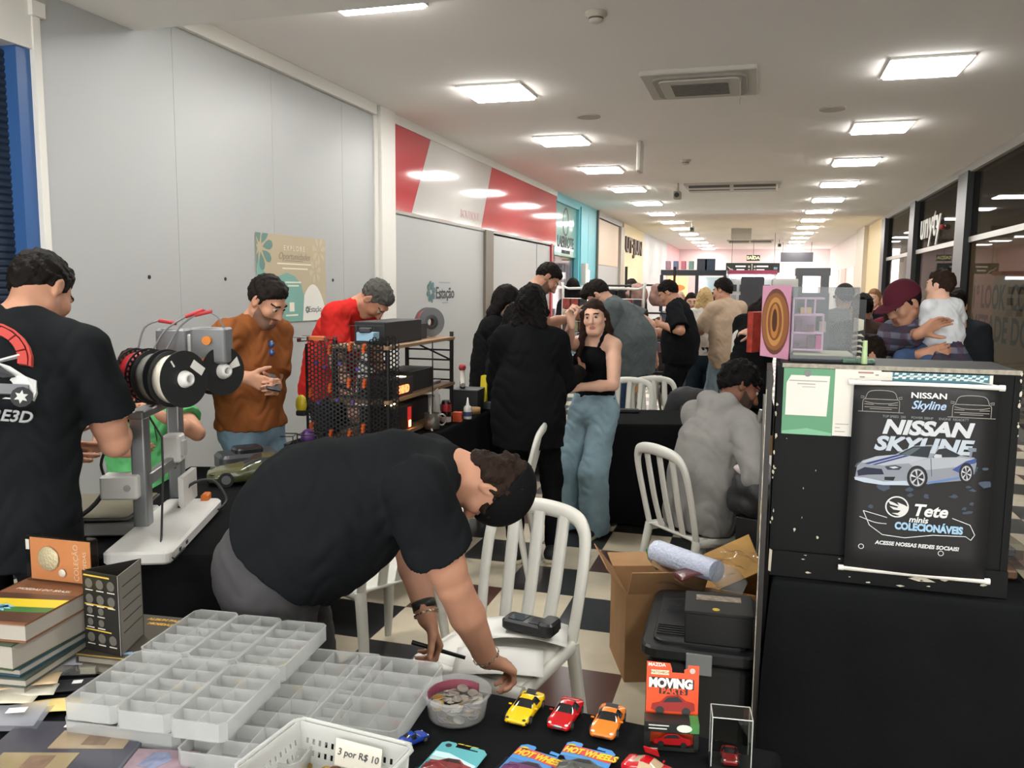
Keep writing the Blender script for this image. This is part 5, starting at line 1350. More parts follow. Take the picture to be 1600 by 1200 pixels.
hold = MB(); hold.poly([(-.06, 0), (.10, 0), (.07, .10), (-.05, .10)], ((-.085, .18, .47), (.25, .97, 0), (0, 0, 1)), .06); hold.cyl((-.20, .10, .575), (.16, .16, .575), .012, n=12); hold.cyl((-.1, .36, .575), (.15, .40, .575), .012, n=12); hold.bb((-.10, .12, .47), (-.06, .40, .60)); hold.build('red_holder', M_('a3262c', rough=.4), pr)
# spools
def spool(label, c, ax, col, flange='1c1d1f', r=.097, w_=.062, holes=False, group='filament spools above the desktop printer', rz=0):
    t = thing('filament_spool', label, 'spool', c, 0, group)
    ax = Vector(ax).normalized()
    fm = M_(flange, rough=.45)
    for sg in (-1, 1):
        o = ax * (sg * w_ / 2); b = MB()
        if not holes:
            b.lathe([(.028, -.002), (r, -.002), (r, .002), (.028, .002), (.028, -.002)], o, ax, 40, smooth=False)
        else:
            b.lathe([(.028, -.002), (r * .85, -.002), (r * .85, .002), (.028, .002), (.028, -.002)], o, ax, 40, smooth=False)
            b.lathe([(r * .94, -.002), (r, -.002), (r, .002), (r * .94, .002), (r * .94, -.002)], o, ax, 40, smooth=False)
            u = ax.orthogonal().normalized(); v = ax.cross(u)
            for i in range(30):
                a = i * 2 * math.pi / 30; d = u * math.cos(a) + v * math.sin(a); e = v * math.cos(a) - u * math.sin(a)
                R_ = Matrix((d, e, ax)).transposed(); b.box(o + d * r * .895, (r * .11, r * .075, .004), R_)
        b.build('flange', fm, t)
    MB().lathe([(.03, -w_ / 2 + .003), (r * .86, -w_ / 2 + .003), (r * .87, 0), (r * .86, w_ / 2 - .003), (.03, w_ / 2 - .003)], (0, 0, 0), ax, 40).build('filament', M_(col, rough=.35, bump=.3, bscale=500), t)
    return t
AXs = (.97, -.22, .05)
s0 = spool('red filament spool with perforated black flanges, at the left of the spools', (-2.075, 2.42, 1.395), AXs, 'b3242a', holes=True)
s1 = spool('grey filament spool with solid black flanges, between the red and the white ones', (-1.985, 2.40, 1.395), AXs, '7d7c77')
s2 = spool('white filament spool with a black front flange and a white label', (-1.895, 2.375, 1.395), AXs, 'd8d4c4')
s3 = spool('orange filament spool at the right above the printer', (-1.915, 2.62, 1.40), (.93, -.33, .03), 'c9661f', r=.09)
def on_flange(ax, x, y, d, up=(0, 0, 1)):
    ax = Vector(ax).normalized(); h_ = Vector(up).cross(ax).normalized(); v = ax.cross(h_)
    return tuple(ax * d + h_ * x + v * y), tuple(h_), tuple(v)
for sp, ax, w_ in ((s2, AXs, .062), (s3, (.93, -.33, .03), .062)):
    a_ = Vector(ax).normalized()
    MB().lathe([(.028, w_ / 2 - .03), (.03, w_ / 2 + .004), (.024, w_ / 2 + .022), (.017, w_ / 2 + .03), (.013, w_ / 2 + .03), (.013, w_ / 2 - .02)], (0, 0, 0), a_, 24).build('white_hub', M_('c9c8c4', rough=.4), sp)
o_, h_, v_ = on_flange(AXs, .055, .035, .034)
hh = Vector(h_); vv = Vector(v_); q = (hh * .8 - vv * .6); q2 = (hh * .6 + vv * .8)
MB().poly([(-.028, -.015), (.028, -.015), (.028, .015), (-.028, .015)], (o_, tuple(q), tuple(q2)), .0006).build('white_label', M_('d0cec8'), s2)
o_, h_, v_ = on_flange(AXs, -.045, .055, .0335); MB().poly([(-.012, -.003), (.012, -.003), (.012, .003), (-.012, .003)], (o_, tuple(hh * .5 - vv * .85), tuple(hh * .85 + vv * .5)), .0006).build('white_tag', M_('d0cec8'), s2)
o_, h_, v_ = on_flange((.93, -.33, .03), 0, 0, .0335); Fo = (o_, h_, v_)
MB().poly([(.02, .015), (.06, .05), (.072, .015), (.03, .005)], Fo, .0006).build('white_label', M_('d0cec8'), s3)
MB().poly([(.005, .045), (.02, .045), (.032, .075), (.0, .078)], Fo, .0006).build('orange_window', M_('c9661f'), s3)
am = thing('filament_hub', 'grey plastic filament hub boxes with red tube ends above the spools', 'filament hub', (-2.0, 2.58, 1.50), .3)
gm = M_('76787a', rough=.45)
b = MB(); b.rbox((-.06, .0, .01), (.11, .07, .09), .012); b.build('left_box', gm, am); MB().rbox((.075, .01, -.005), (.13, .09, .13), .012).build('right_box', M_('6a6c6e', rough=.45), am)
MB().rbox((.005, .01, .0), (.035, .05, .07), .008).build('white_bridge', M_('c5c4c0'), am)
MB().cyl((.075, -.05, .015), (.075, -.035, .015), .016, n=16).build('orange_button', M_('d07a25'), am)
for k, (pts, c_) in enumerate((([(-.15, -.1, -.02), (-.14, -.06, .06), (-.10, -.03, .085), (-.04, -.02, .075)], 'a32228'), ([(-.10, -.12, -.04), (-.06, -.08, .05), (.0, -.04, .10), (.06, -.02, .125)], 'a32228'), ([(-.05, -.1, -.02), (-.02, -.05, .06), (.03, -.03, .105), (.09, -.02, .12)], 'a32228'), ([(.06, -.02, .125), (.11, -.02, .10), (.13, -.01, .05)], '8f9092'))):
    MB().tube(pts[:3] if k < 3 else pts, .0035, 6).build('feed_tube', M_('6f7072'), am)
    if k < 3: MB().tube(pts[2:], .007, 6).build('red_sleeve', M_(c_), am)
# ---- olive model car body and the clutter behind it
CARB = [(0, .55, .14, .34, .40, .5), (.03, .80, .10, .40, .46, .55), (.12, .94, .10, .48, .56, .6), (.28, 1.0, .10, .56, .64, .62), (.36, .97, .10, .62, .70, .64), (.46, .94, .10, .64, .92, .58), (.54, .93, .10, .65, 1.0, .55), (.66, .95, .10, .66, .98, .53), (.72, .98, .10, .67, .93, .52), (.84, 1.0, .10, .69, .80, .56), (.93, .97, .13, .70, .75, .6), (.99, .88, .2, .66, .72, .6), (1.0, .84, .26, .62, .66, .55)]
toy_car('large olive green model car body on the left table, left of the bent over man', (-2.235, 3.335, ZR), -.98, .45, .20, .125, '4e5034', st=CARB, glass='2b2d2c', lights='3a3c30', nm='model_car')
bd = thing('display_car', 'black and grey model car shell behind the olive green one', 'model car', (-2.46, 3.58, ZR), -.7)
MB().rbox((0, 0, .04), (.18, .30, .08), .04).build('shell', M_('3b3c40', rough=.3), bd); MB().rbox((0, .0, .085), (.13, .14, .04), .03).build('cabin', M_('222326', rough=.2), bd)
o = MB().rbox((0, 0, .02), (.10, .16, .04), .015).xf(rotz(.3)).build('red_shell', M_('b03a2a', rough=.3), loc=None); o.location = (-2.36, 3.66, ZR); tag(o, 'bright red model shell behind the olive green model car', 'model part')
for i, (x, y, rz) in enumerate(((-2.52, 4.02, .3), (-2.40, 4.10, .1))):
    t = thing('wire_rack', 'black wire stand on the table before the mesh screen, %s of the two' % ('left' if i == 0 else 'right'), 'rack', (x, y, ZR), rz)
    b = MB(); w_, h_ = .12, .085
    for s_ in (-1, 1):
        b.tube([(s_ * w_ / 2, -.05, .004), (s_ * w_ / 2, -.05, h_), (s_ * w_ / 2, .05, h_), (s_ * w_ / 2, .05, .004)], .003, 6)
    for y_ in (-.05, .05): b.tube([(-w_ / 2, y_, h_), (w_ / 2, y_, h_)], .003, 6)
    b.build('wire_frame', M_('151515', rough=.4), t)
    MB().rbox((0, 0, .02), (.07, .06, .04), .004).build('tray', M_('2a2a2a'), t)
t = thing('white_bracket', 'white printed bracket leaning on the black mesh screen', 'printed part', (-2.30, 4.08, ZR), .5)
MB().poly([(-.09, 0), (.07, 0), (.09, .05), (.04, .055), (.035, .035), (.01, .04), (.012, .055), (-.02, .055)], ((0, 0, .012), (.9, .3, .12), (-.3, .9, .3)), .01).build('bracket', M_('d2d0c8'), t)
# ---- black honeycomb screen with orange clips
ms = thing('mesh_screen', 'black honeycomb mesh screen with orange clips around the end of the shelf', 'screen', (-2.30, 4.26, ZR))
def honey(o, xd, W_, H_, nx, name):
    o, xd = Vector(o), Vector(xd).normalized(); r = W_ / nx / 1.5 / 1.0; b = MB(); nz = int(H_ / (r * math.sqrt(3)))
    nn = xd.cross(Vector((0, 0, 1)))
    for i in range(nx):
        for j in range(nz):
            cx_, cz = r + i * 1.5 * r, r * .87 + (j + .5 * (i % 2)) * r * math.sqrt(3)
            ring = []
            for k_ in (1.0, .70):
                for d_ in (0, .006):
                    ring.append([o + xd * (cx_ + k_ * r * math.cos(a)) + Vector((0, 0, cz + k_ * r * math.sin(a))) + nn * d_ for a in [q * math.pi / 3 for q in range(6)]])
            vs = ring[0] + ring[1] + ring[2] + ring[3]
            fs = [(q, (q + 1) % 6, 12 + (q + 1) % 6, 12 + q) for q in range(6)] + [(12 + q, 12 + (q + 1) % 6, 18 + (q + 1) % 6, 18 + q) for q in range(6)] + [(6 + q, 18 + q, 18 + (q + 1) % 6, 6 + (q + 1) % 6) for q in range(6)]
            b.add(vs, fs)
    return b.build(name, M_('151618', rough=.5), ms)
LX = Vector((-2.30, 4.26, ZR))
b1 = honey((-.20, -.02, .02), (.35, .06, 0), .36, .57, 17, 'front_panel'); honey((.155, .06, .02), (.6, 1.0, 0), .20, .60, 9, 'side_panel')
b = MB()
for x in (-.2, .16): b.box((x, (-.02 if x < 0 else .05), .29), (.012, .012, .58))
b.build('corner_strip', M_('151618', rough=.5), ms)
for (x, z) in ((-.175, .10), (-.175, .30), (-.06, .06), (-.06, .33), (-.06, .55), (.05, .06), (.05, .36), (.06, .57), (.13, .10), (.14, .36), (.14, .56)):
    c_ = MB(); y = -.03 + (x + .2) * .17
    for dz in (-.018, .0, .018): c_.cyl((x + .004 * (dz > 0), y - .012, z + dz), (x + .004 * (dz > 0), y + .012, z + dz), .010, n=6)
    c_.build('orange_clip', M_('b5501e', rough=.5), ms)
for (x, z) in ((-.14, .47), (-.09, .45), (.0, .47), (-.13, .24), (-.02, .26), (.07, .25), (.1, .44)):
    MB().cyl((x, -.02 + (x + .2) * .17, z), (x, -.035 + (x + .2) * .17, z), .010, n=6).build('purple_peg', M_('4a3a86'), ms)
for (x, y, z, s_, c_, lb, nm, ct) in ((-2.40, 4.42, ZR + .40, (.16, .06, .12), '6a1f26', 'dark red box seen through the upper part of the honeycomb mesh', 'red_box', 'box'), (-2.26, 4.44, ZR + .32, (.14, .06, .12), '8a7440', 'mustard box seen through the middle of the honeycomb mesh', 'mustard_box', 'box'), (-2.30, 4.44, ZR + .16, (.2, .06, .08), '5a1f28', 'wine red box seen through the lower part of the honeycomb mesh', 'wine_box', 'box'), (-2.36, 4.42, ZR + .04, (.2, .06, .1), '20284a', 'navy box behind the foot of the honeycomb mesh', 'navy_box', 'box')):
    pass
yl = thing('yellow_gadget', 'yellow and black rounded gadget hooked on the left edge of the mesh screen', 'gadget', (-2.535, 4.23, ZR + .23))
MB().ball((0, 0, 0), (.035, .03, .055), 10).build('shell', M_('c8b62a', rough=.35), yl); MB().rbox((.01, -.01, -.05), (.06, .05, .03), .01).build('base', M_('222222'), yl); MB().cyl((.02, 0, .0), (.06, .02, .0), .006, n=8).build('hook', M_('222222'), yl)
pu = MB().ball((0, 0, .05), (.04, .05, .05), 10).build('purple_ornament', M_('5a3570', rough=.35)); pu.location = (-2.46, 4.17, ZR); tag(pu, 'glossy purple ornament at the lower left of the mesh screen', 'ornament')
dr = thing('racing_drone', 'small orange and black racing drone on top of the mesh screen', 'drone', (-2.44, 4.26, ZR + .59), .2)
b = MB()
for sx in (-1, 1):
    for sy in (-1, 1): b.box((sx * .04, sy * .04, .01), (.10, .012, .006), math.atan2(sy, sx))
b.build('frame', M_('1a1a1a'), dr)
MB().rbox((0, 0, .02), (.09, .05, .03), .008).build('body', M_('b85a2a'), dr)
for sx in (-1, 1):
    for sy in (-1, 1):
        MB().cyl((sx * .08, sy * .08, .006), (sx * .08, sy * .08, .026), .012, n=12).build('motor', M_('5a2a20'), dr); MB().box((sx * .08, sy * .08, .03), (.10, .010, .002), .5 * sx).build('propeller', M_('26262a'), dr)
d2 = thing('drone', 'dark grey drone with thin propellers standing on a light blue box', 'drone', (-2.19, 4.37, ZR + .66), .3)
MB().rbox((0, 0, 0), (.07, .05, .03), .01).build('body', M_('2a2b2e'), d2)
for sx in (-1, 1): MB().box((sx * .055, 0, .025), (.10, .012, .003)).build('propeller', M_('1d1d20'), d2); MB().cyl((sx * .05, 0, 0), (sx * .05, 0, .026), .008, n=8).build('motor', M_('1d1d20'), d2)
lb = MB().rbox((0, 0, .02), (.11, .08, .05), .004).build('light_blue_box', M_('8fb2c8', rough=.4)); lb.location = (-2.19, 4.40, ZR + .602); tag(lb, 'small light blue box on the top board under the drone', 'box')

# ---- shelf of wood boards on black ladder frames
sh_ = thing('shelf_unit', 'open shelf with wooden boards and black ladder frames on the long table', 'shelf', (-2.25, 4.95, ZR))
wood = mat('shelf_wood', '8c6f50', rough=.6, var=.18, scale=5, stretch=(1, .15, 4))
for z in (.018, .235, .555): MB().rbox((0, 0, z), (.38, 1.10, .022), .004).build('board', wood, sh_)
for y in (-.52, .53):
    f_ = MB()
    for x in (-.17, .17): f_.box((x, y, .30), (.022, .022, .60))
    for z in (.20, .26, .33, .40, .47, .54): f_.box((0, y, z), (.34, .012, .012))
    for z0, z1 in ((.40, .54), (.20, .33)): f_.box((0, y, (z0 + z1) / 2), (.36, .01, .012), Matrix.Rotation(math.atan2(z1 - z0, .34), 3, 'Y'))
    f_.build('ladder_frame', M_('161616', rough=.45), sh_)
XS, YS = -2.25, 4.95
def boxthing(name, label, cat, c, d, col, rz=0, r=.006, group=None, **k):
    o = MB().rbox((0, 0, d[2] / 2), d, min(r, min(d) * .3)).build(name, M_(col, **(k or dict(rough=.5)))); o.location = c; o.rotation_euler = (0, 0, rz)
    return tag(o, label, cat, group)
zt, zm, zl = ZR + .567, ZR + .247, ZR + .030
bc = boxthing('black_case', 'wide matt black case lying on the top board of the shelf', 'case', (XS + .02, 4.78, zt), (.20, .56, .135), '1d1e21', .0, rough=.6)
boxthing('grey_case', 'smaller dark grey box behind the black case on the top board', 'case', (XS - .02, 5.17, zt), (.20, .16, .10), '3a3b3e')
rs = spool('red filament spool with a grey flange standing on the top board of the shelf', (XS + .06, 5.34, zt + .103), (.75, -.66, 0), 'b52c32', flange='6f7173', r=.10, w_=.06, group='spare spool')
MB().lathe([(.028, .0), (.05, .0), (.05, .033), (.028, .033)], (0, 0, 0), (.75, -.66, 0), 24).build('core', M_('3f4143'), rs)
bp_ = thing('printed_box', 'open black box with orange glowing letters on the middle board', 'box', (XS + .05, 4.66, zm), 0)
MB().rbox((0, 0, .055), (.24, .28, .11), .006).build('box', M_('2a2422', rough=.5), bp_)
text('HIHD', M_('d8643a', emit=1.2), ((.122, 0, .04), (0, 1, 0), (0, 0, 1)), .06, bp_, bold=.004, th=.002)
MB().box((.08, .05, .112), (.05, .03, .004)).build('lamp', M_('ffd9a8', emit=4), bp_)
boxthing('black_box', 'long black box on the middle board beside the glowing one', 'box', (XS + .03, 5.02, zm), (.22, .40, .13), '17181a')
boxthing('silver_bits', 'small silver parts on the middle board at the shelf end', 'parts', (XS + .10, 5.33, zm), (.05, .14, .02), '8c8c8e', rough=.3, metal=.7)
rl = thing('lamp_box', 'dark box with a red lit front on the lowest board', 'box', (XS + .05, 4.66, zl), 0)
MB().rbox((0, 0, .075), (.22, .30, .15), .006).build('box', M_('191718', rough=.5), rl); MB().box((.112, .10, .07), (.004, .05, .13)).build('red_panel', M_('a3201c', emit=.25), rl); MB().box((.114, .10, .03), (.004, .025, .04)).build('orange_glow', M_('ffb060', emit=5), rl); MB().box((.02, .02, .152), (.03, .12, .004)).build('top_lamp', M_('ffe0b0', emit=3), rl)
boxthing('black_box', 'black box with a flat top on the lowest board, right of the red lit one', 'box', (XS - .02, 5.05, zl), (.24, .34, .15), '1b1b1d')
boxthing('white_box', 'white box with an open grey top on the lowest board', 'box', (XS + .05, 5.33, zl), (.12, .17, .13), 'c9c7c0')
wp_ = MB().box((0, 0, .10), (.006, .06, .20), Matrix.Rotation(.25, 3, 'X')).build('white_board', M_('d0cec8')); wp_.location = (XS + .19, 5.16, zl + .005); tag(wp_, 'narrow white board leaning on the lowest shelf board', 'board')
cb = MB()
cb.tube([(XS + .20, 5.05, zt - .012), (XS + .205, 5.04, zm), (XS + .21, 5.02, zl), (XS + .215, 5.0, ZR + .01)], .004, 6); o = cb.build('hanging_cable', M_('1c1c1c')); tag(o, 'thin black cable hanging down the front of the shelf', 'cable')
cb = MB(); cb.tube([(-2.02, 4.93, zl + .12), (-2.0, 4.91, zl - .0), (-1.985, 4.88, ZR + .0), (-1.93, 4.86, ZR - .1)], .006, 6); o = cb.build('white_cable', M_('cfcdc6')); tag(o, 'white cable hanging over the table edge by the mug', 'cable')
# ---- things on the table edge
mg = thing('mug', 'grey metal mug with a printed side and a curved handle', 'mug', (-2.005, 4.93, ZR), .5)
MB().lathe([(0, .002), (.046, .002), (.05, .006), (.05, .105), (.046, .105), (.044, .008), (0, .008)], n=30).build('cup', M_('5e5a54', rough=.35, metal=.5, bump=.4, bscale=60), mg)
MB().tube([(.048, 0, .09), (.07, 0, .095), (.088, 0, .075), (.085, 0, .045), (.066, 0, .025), (.048, 0, .03)], .006, 8, flat=((0, 1, 0), 1.5)).build('handle', M_('8a8680', rough=.3, metal=.6), mg)
cn = thing('drink_can', 'tall black and red energy drink can', 'can', (-1.985, 5.13, ZR))
MB().lathe([(0, 0), (.03, 0), (.033, .006), (.033, .15), (.027, .162), (.025, .162), (0, .16)], n=28).build('can', M_('26181a', rough=.25, metal=.5), cn)
MB().lathe([(.0334, .09), (.0337, .095), (.0337, .135), (.0334, .14)], n=28).build('red_band', M_('9a2a2e', rough=.25, metal=.4), cn); MB().lathe([(.0334, .02), (.0337, .024), (.0337, .05), (.0334, .055)], n=28).build('pale_band', M_('a79a96', rough=.3), cn)
gb = thing('glue_bottle', 'white glue bottle with a pointed nozzle and blue label', 'bottle', (-1.93, 5.40, ZR))
MB().lathe([(0, 0), (.026, 0), (.028, .004), (.028, .075), (.022, .09), (.012, .095), (.012, .105), (.009, .11), (.004, .15), (0, .15)], n=24).build('bottle', M_('cfcec8', rough=.4), gb); MB().lathe([(.0283, .02), (.0286, .022), (.0286, .05), (.0283, .052)], n=24).build('blue_label', M_('3d4a74'), gb)
ob = thing('orange_box', 'small orange printed box between the can and the glue bottle', 'box', (-1.955, 5.27, ZR), .1); MB().rbox((0, 0, .033), (.06, .05, .066), .003).build('box', M_('c8481e'), ob); MB().box((.031, 0, .035), (.003, .02, .03)).build('dark_window', M_('3a1a12'), ob)
tp = MB().lathe([(.03, 0), (.05, 0), (.05, .045), (.03, .045), (.03, 0)], n=28).build('tape_roll', M_('b08a5c', rough=.5)); tp.location = (-1.97, 5.64, ZR); tag(tp, 'roll of brown tape with a white rim behind the glue bottle', 'tape')
bb_ = thing('black_cube', 'black cube stand with a small figure on top, near the end of the long table', 'box', (-2.06, 5.78, ZR), .05); MB().rbox((0, 0, .08), (.20, .20, .16), .006).build('box', M_('232427'), bb_); MB().rbox((0, 0, .162), (.205, .205, .008), .006).build('grey_top', M_('55585a'), bb_)
fg_ = thing('printed_figure', 'small white and red figure with black joints on the black cube', 'figure', (-2.10, 5.76, ZR + .167), .4)
MB().rbox((0, 0, .03), (.04, .05, .06), .01).build('base', M_('1d1d1d'), fg_); b = MB(); b.tube([(0, -.06, .03), (0, 0, .07), (0, .03, .13)], .02, 8); b.build('white_body', M_('cfc9c0'), fg_); MB().ball((0, .03, .15), .028, 8).build('red_head', M_('a8323a'), fg_); MB().ball((.0, .065, .15), .024, 8).build('black_hand', M_('202020'), fg_)
ya = thing('yellow_stand', 'yellow plastic clamp stand near the end of the long table', 'stand', (-2.0, 5.93, ZR), 0)
b = MB(); b.poly([(-.07, 0), (-.03, 0), (-.028, .12), (.028, .12), (.03, 0), (.07, 0), (.04, .19), (-.04, .19)], ((0, 0, .06), (0, 1, 0), (0, 0, 1)), .05); b.build('clamp', M_('cdbd22', rough=.4), ya); MB().rbox((.02, 0, .03), (.16, .16, .06), .01).build('foot', M_('2c3036'), ya)
rb_ = MB().ball((0, 0, .022), (.035, .03, .022), 8).build('red_clip', M_('9a2228', rough=.3)); rb_.location = (-1.93, 6.0, ZR); tag(rb_, 'small glossy red clip on the far corner of the long table', 'clip')

# ---------------------------------------------------------------- white plastic chairs
cw_ = mat('white_chair_plastic', 'c9c8c0', rough=.38, var=.03, scale=4)
def chair(label, loc, yaw, group=None, tint=None):
    m = tint or cw_
    t = thing('plastic_chair', label, 'chair', loc, math.radians(yaw), group)
    def seat(u, v):
        x = (u - .5) * (.43 - .05 * (1 - v)); y = -.20 + .41 * v
        z = .445 - .018 * math.sin(math.pi * v) * math.sin(math.pi * u) - (.05 * max(0, (v - .88) / .12) ** 2) - .02 * max(0, abs(u - .5) * 2 - .9) * 10 * .5
        return (x, y, z)
    MB().grid(seat, 16, 14).build('seat', m, t, solid=.012)
    b = MB()
    for sx in (-1, 1): b.tube([(sx * .20, -.19, .425), (sx * .215, .20, .415)], .02, 8, flat=((0, 0, 1), 1.3))
    b.tube([(-.215, .205, .41), (.215, .205, .41)], .022, 8, flat=((0, 0, 1), 1.3)); b.build('seat_rim', m, t)
    pts = [(-.195, -.185, .43), (-.205, -.225, .60), (-.205, -.265, .76), (-.185, -.285, .84), (-.13, -.298, .878), (0, -.305, .89), (.13, -.298, .878), (.185, -.285, .84), (.205, -.265, .76), (.205, -.225, .60), (.195, -.185, .43)]
    MB().tube(pts, [.022, .022, .023, .026, .03, .032, .03, .026, .023, .022, .022], 8, flat=((0, 1, .15), .6)).build('back_frame', m, t)
    for x in (-.105, 0, .105):
        MB().tube([(x * .85, -.185, .44), (x * .95, -.235, .62), (x, -.29, .875)], .026, 6, flat=((0, 1, .2), .28)).build('slat', m, t)
    for sx in (-1, 1):
        MB().tube([(sx * .197, -.185, .44), (sx * .21, -.225, .22), (sx * .228, -.27, 0)], [.03, .027, .02], 6, flat=((0, 1, 0), .7)).build('leg', m, t)
        MB().tube([(sx * .20, .185, .42), (sx * .213, .20, .2), (sx * .225, .225, 0)], [.034, .03, .02], 6, flat=((0, 1, 0), .7)).build('leg', m, t)
    return t
GC = 'white plastic chairs around the stalls'
chA = chair('white plastic chair in front of the bent over man, holding his paper and black device', (-.845, 2.70, 0), 166, GC)
chB = chair('white plastic chair that the man in the grey hoodie sits on', (-.27, 4.47, 0), -46, GC)
chair('white plastic chair half hidden behind the bent over man', (-1.62, 3.30, 0), 60, GC)
chair('white plastic chair between the long table and the person in black', (-1.50, 4.62, 0), 98, GC)
chair('white plastic chair behind the small black table, nearest to the woman in the tank top', (-1.13, 7.15, 0), 176, GC)
chair('white plastic chair behind the small black table, turned away beside the other one', (-.80, 7.35, 0), 205, GC)
for (x, y, n_, yw, nm) in ((-1.62, 11.5, 3, 150, 'left'), (-1.25, 11.3, 3, 120, 'middle'), (-1.0, 12.3, 3, 60, 'right')):
    for k in range(n_):
        chair('white plastic chair in the %s stack by the grey shirt man, %s of three' % (nm, ('lowest', 'middle', 'top')[k]), (x + .02 * k, y - .03 * k, .095 * k), yw, 'stacked white chairs')
chair('white plastic chair standing alone before the blond woman', (-.72, 12.9, 0), 178, GC)
# on chair A: papers, device
SX, SY, SZ = -.83, 2.68, .455
pb = sheet('crumpled_bag', 'crumpled white paper bag on the seat of the near chair', 'bag', (-.80, 2.79, .462), (.36, .20), .2, M_('dad9d4', rough=.7, bump=.6, bscale=14), .03)
sheet('paper', 'white sheet of paper under the hands of the bent over man', 'paper', (-.80, 2.56, .458), (.30, .21), .25, M_('d3d2ce', rough=.7), .008)
dv = thing('card_machine', 'black handheld card machine lying on the white bag', 'card machine', (-.74, 2.74, .505), 1.35)
MB().rbox((0, 0, .02), (.085, .20, .04), .02).build('body', M_('15171a', rough=.35), dv); MB().rbox((0, -.075, .032), (.092, .06, .045), .02).build('paper_cover', M_('191b1e', rough=.4), dv); MB().box((0, .045, .041), (.055, .06, .002)).build('screen', M_('3a4248', rough=.1), dv); MB().box((.0, -.03, .041), (.06, .05, .002)).build('keypad', M_('2a2c2e'), dv)

# ---------------------------------------------------------------- small black table in the middle
cloth_table('small folding table under a black cloth in the middle of the aisle', 'black cloth over the small table behind the seated man', (-.78, 6.28), .90, .72, .748, .30, drop=.72, seed=9)
o = MB().rbox((0, 0, .012), (.24, .07, .024), .008).build('black_pouch', M_('131415')); o.location = (-1.0, 6.42, .752); o.rotation_euler = (0, 0, .2); tag(o, 'flat black pouch on the small black table', 'pouch')
# dark backpack and things beyond it
bpk = thing('backpack', 'black backpack leaning on the white chairs behind the small table', 'backpack', (-.52, 7.0, .46), .2)
def puffy(name, d, m, parent=None, seed=0, amp=.1):
    b = MB(); b.ball((0, 0, d[2] / 2), (d[0] / 2, d[1] / 2, d[2] / 2), 20)
    vs = []
    for v in b.v:
        a_, b2, c_ = v[0] / d[0], v[1] / d[1], v[2] / d[2]
        q = 1 + amp * (1.3 * math.sin(a_ * 7 + seed) * math.cos(b2 * 6 + seed * 2) + math.sin(c_ * 9 + a_ * 5 + seed) * .9 + .6 * math.sin(a_ * 15 + c_ * 13 + seed * 3) * math.cos(b2 * 14 + c_ * 6) + .5 * abs(math.sin(a_ * 9 - b2 * 8 + c_ * 5)))
        x, y, z = v[0] * q * 1.1, v[1] * q * 1.1, max(0, (v[2] - d[2] / 2) * q * 1.12 + d[2] / 2)
        vs.append((x, y, z))
    b.v = vs
    return b.build(name, m, parent)
puffy('bag_body', (.42, .26, .42), M_('15161a', rough=.7, bump=.3, bscale=20), bpk, 1, .06); MB().tube([(-.1, -.13, .3), (-.12, -.2, .2), (-.1, -.14, .06)], .012, 6).build('strap', M_('101012'), bpk)
ctb = boxthing('plastic_crate', 'teal storage crate carrying dark bags before the blond woman', 'crate', (-.52, 11.6, .0), (.62, .42, .52), '23454f', .1, r=.03)
puffy('red_bag', (.30, .26, .32), M_('4a2232', rough=.7), None, 3, .08).location = (-.66, 11.6, .525); tag(bpy.data.objects['red_bag'], 'dark red bag on the teal storage crate', 'bag')
puffy('navy_bag', (.34, .28, .40), M_('26303c', rough=.7), None, 4, .08).location = (-.40, 11.62, .525); tag(bpy.data.objects['navy_bag'], 'dark blue bag on the teal storage crate', 'bag')
stl = thing('plastic_stool', 'white plastic stool carrying a white bag, right of the seated man', 'stool', (-.19, 9.1, 0), .2)
MB().rbox((0, 0, .445), (.40, .40, .03), .06).build('seat', cw_, stl)
for sx in (-1, 1):
    for sy in (-1, 1): MB().tube([(sx * .15, sy * .15, .44), (sx * .185, sy * .185, 0)], [.035, .025], 6).build('leg', cw_, stl)
puffy('white_bag', (.26, .2, .12), M_('d2d1ce', rough=.5, bump=.4, bscale=18), None, 2, .15).location = (-.20, 9.1, .462); tag(bpy.data.objects['white_bag'], 'small knotted white plastic bag on the white stool', 'bag')

# ---------------------------------------------------------------- right stall: storage bin, boxes, display case with the poster
tt_ = thing('storage_bin', 'black plastic storage bin with a lid and grey latch before the black display case', 'storage bin', (-.165, 3.17, 0), .02)
bm_ = M_('17191a', rough=.45)
MB().rbox((0, 0, .20), (.38, .56, .40), .05).build('tub', bm_, tt_)
b = MB(); b.rbox((0, 0, .425), (.42, .60, .045), .06); b.build('lid', bm_, tt_)
b = MB(); b.rbox((0, 0, .452), (.34, .52, .014), .05)
for i in range(5): b.rbox((-.1, -.2 + i * .02, .461), (.12, .008, .006), .002)
b.build('lid_ribs', M_('1c1e1f', rough=.4), tt_)
lt = MB(); lt.rbox((.0, -.305, .405), (.09, .012, .075), .004)
for x in (-.02, .02): lt.box((x, -.311, .435), (.004, .004, .02))
lt.build('latch', M_('808384', rough=.4), tt_)
gf = thing('gift_box', 'black box with a small yellow emblem on the storage bin', 'box', (-.105, 3.02, .459), .06)
MB().rbox((0, 0, .055), (.235, .20, .11), .004).build('box', M_('0f1011', rough=.5), gf); MB().rbox((0, 0, .114), (.24, .205, .012), .004).build('lid', M_('121314', rough=.45), gf); MB().cyl((-.01, -.07, .12), (-.01, -.07, .1215), .013, n=18).build('yellow_emblem', M_('c2a622'), gf)
MB().rbox((0, .04, .121), (.16, .05, .002), .002).build('printed_band', M_('8f8172', var=.4, scale=60), gf)
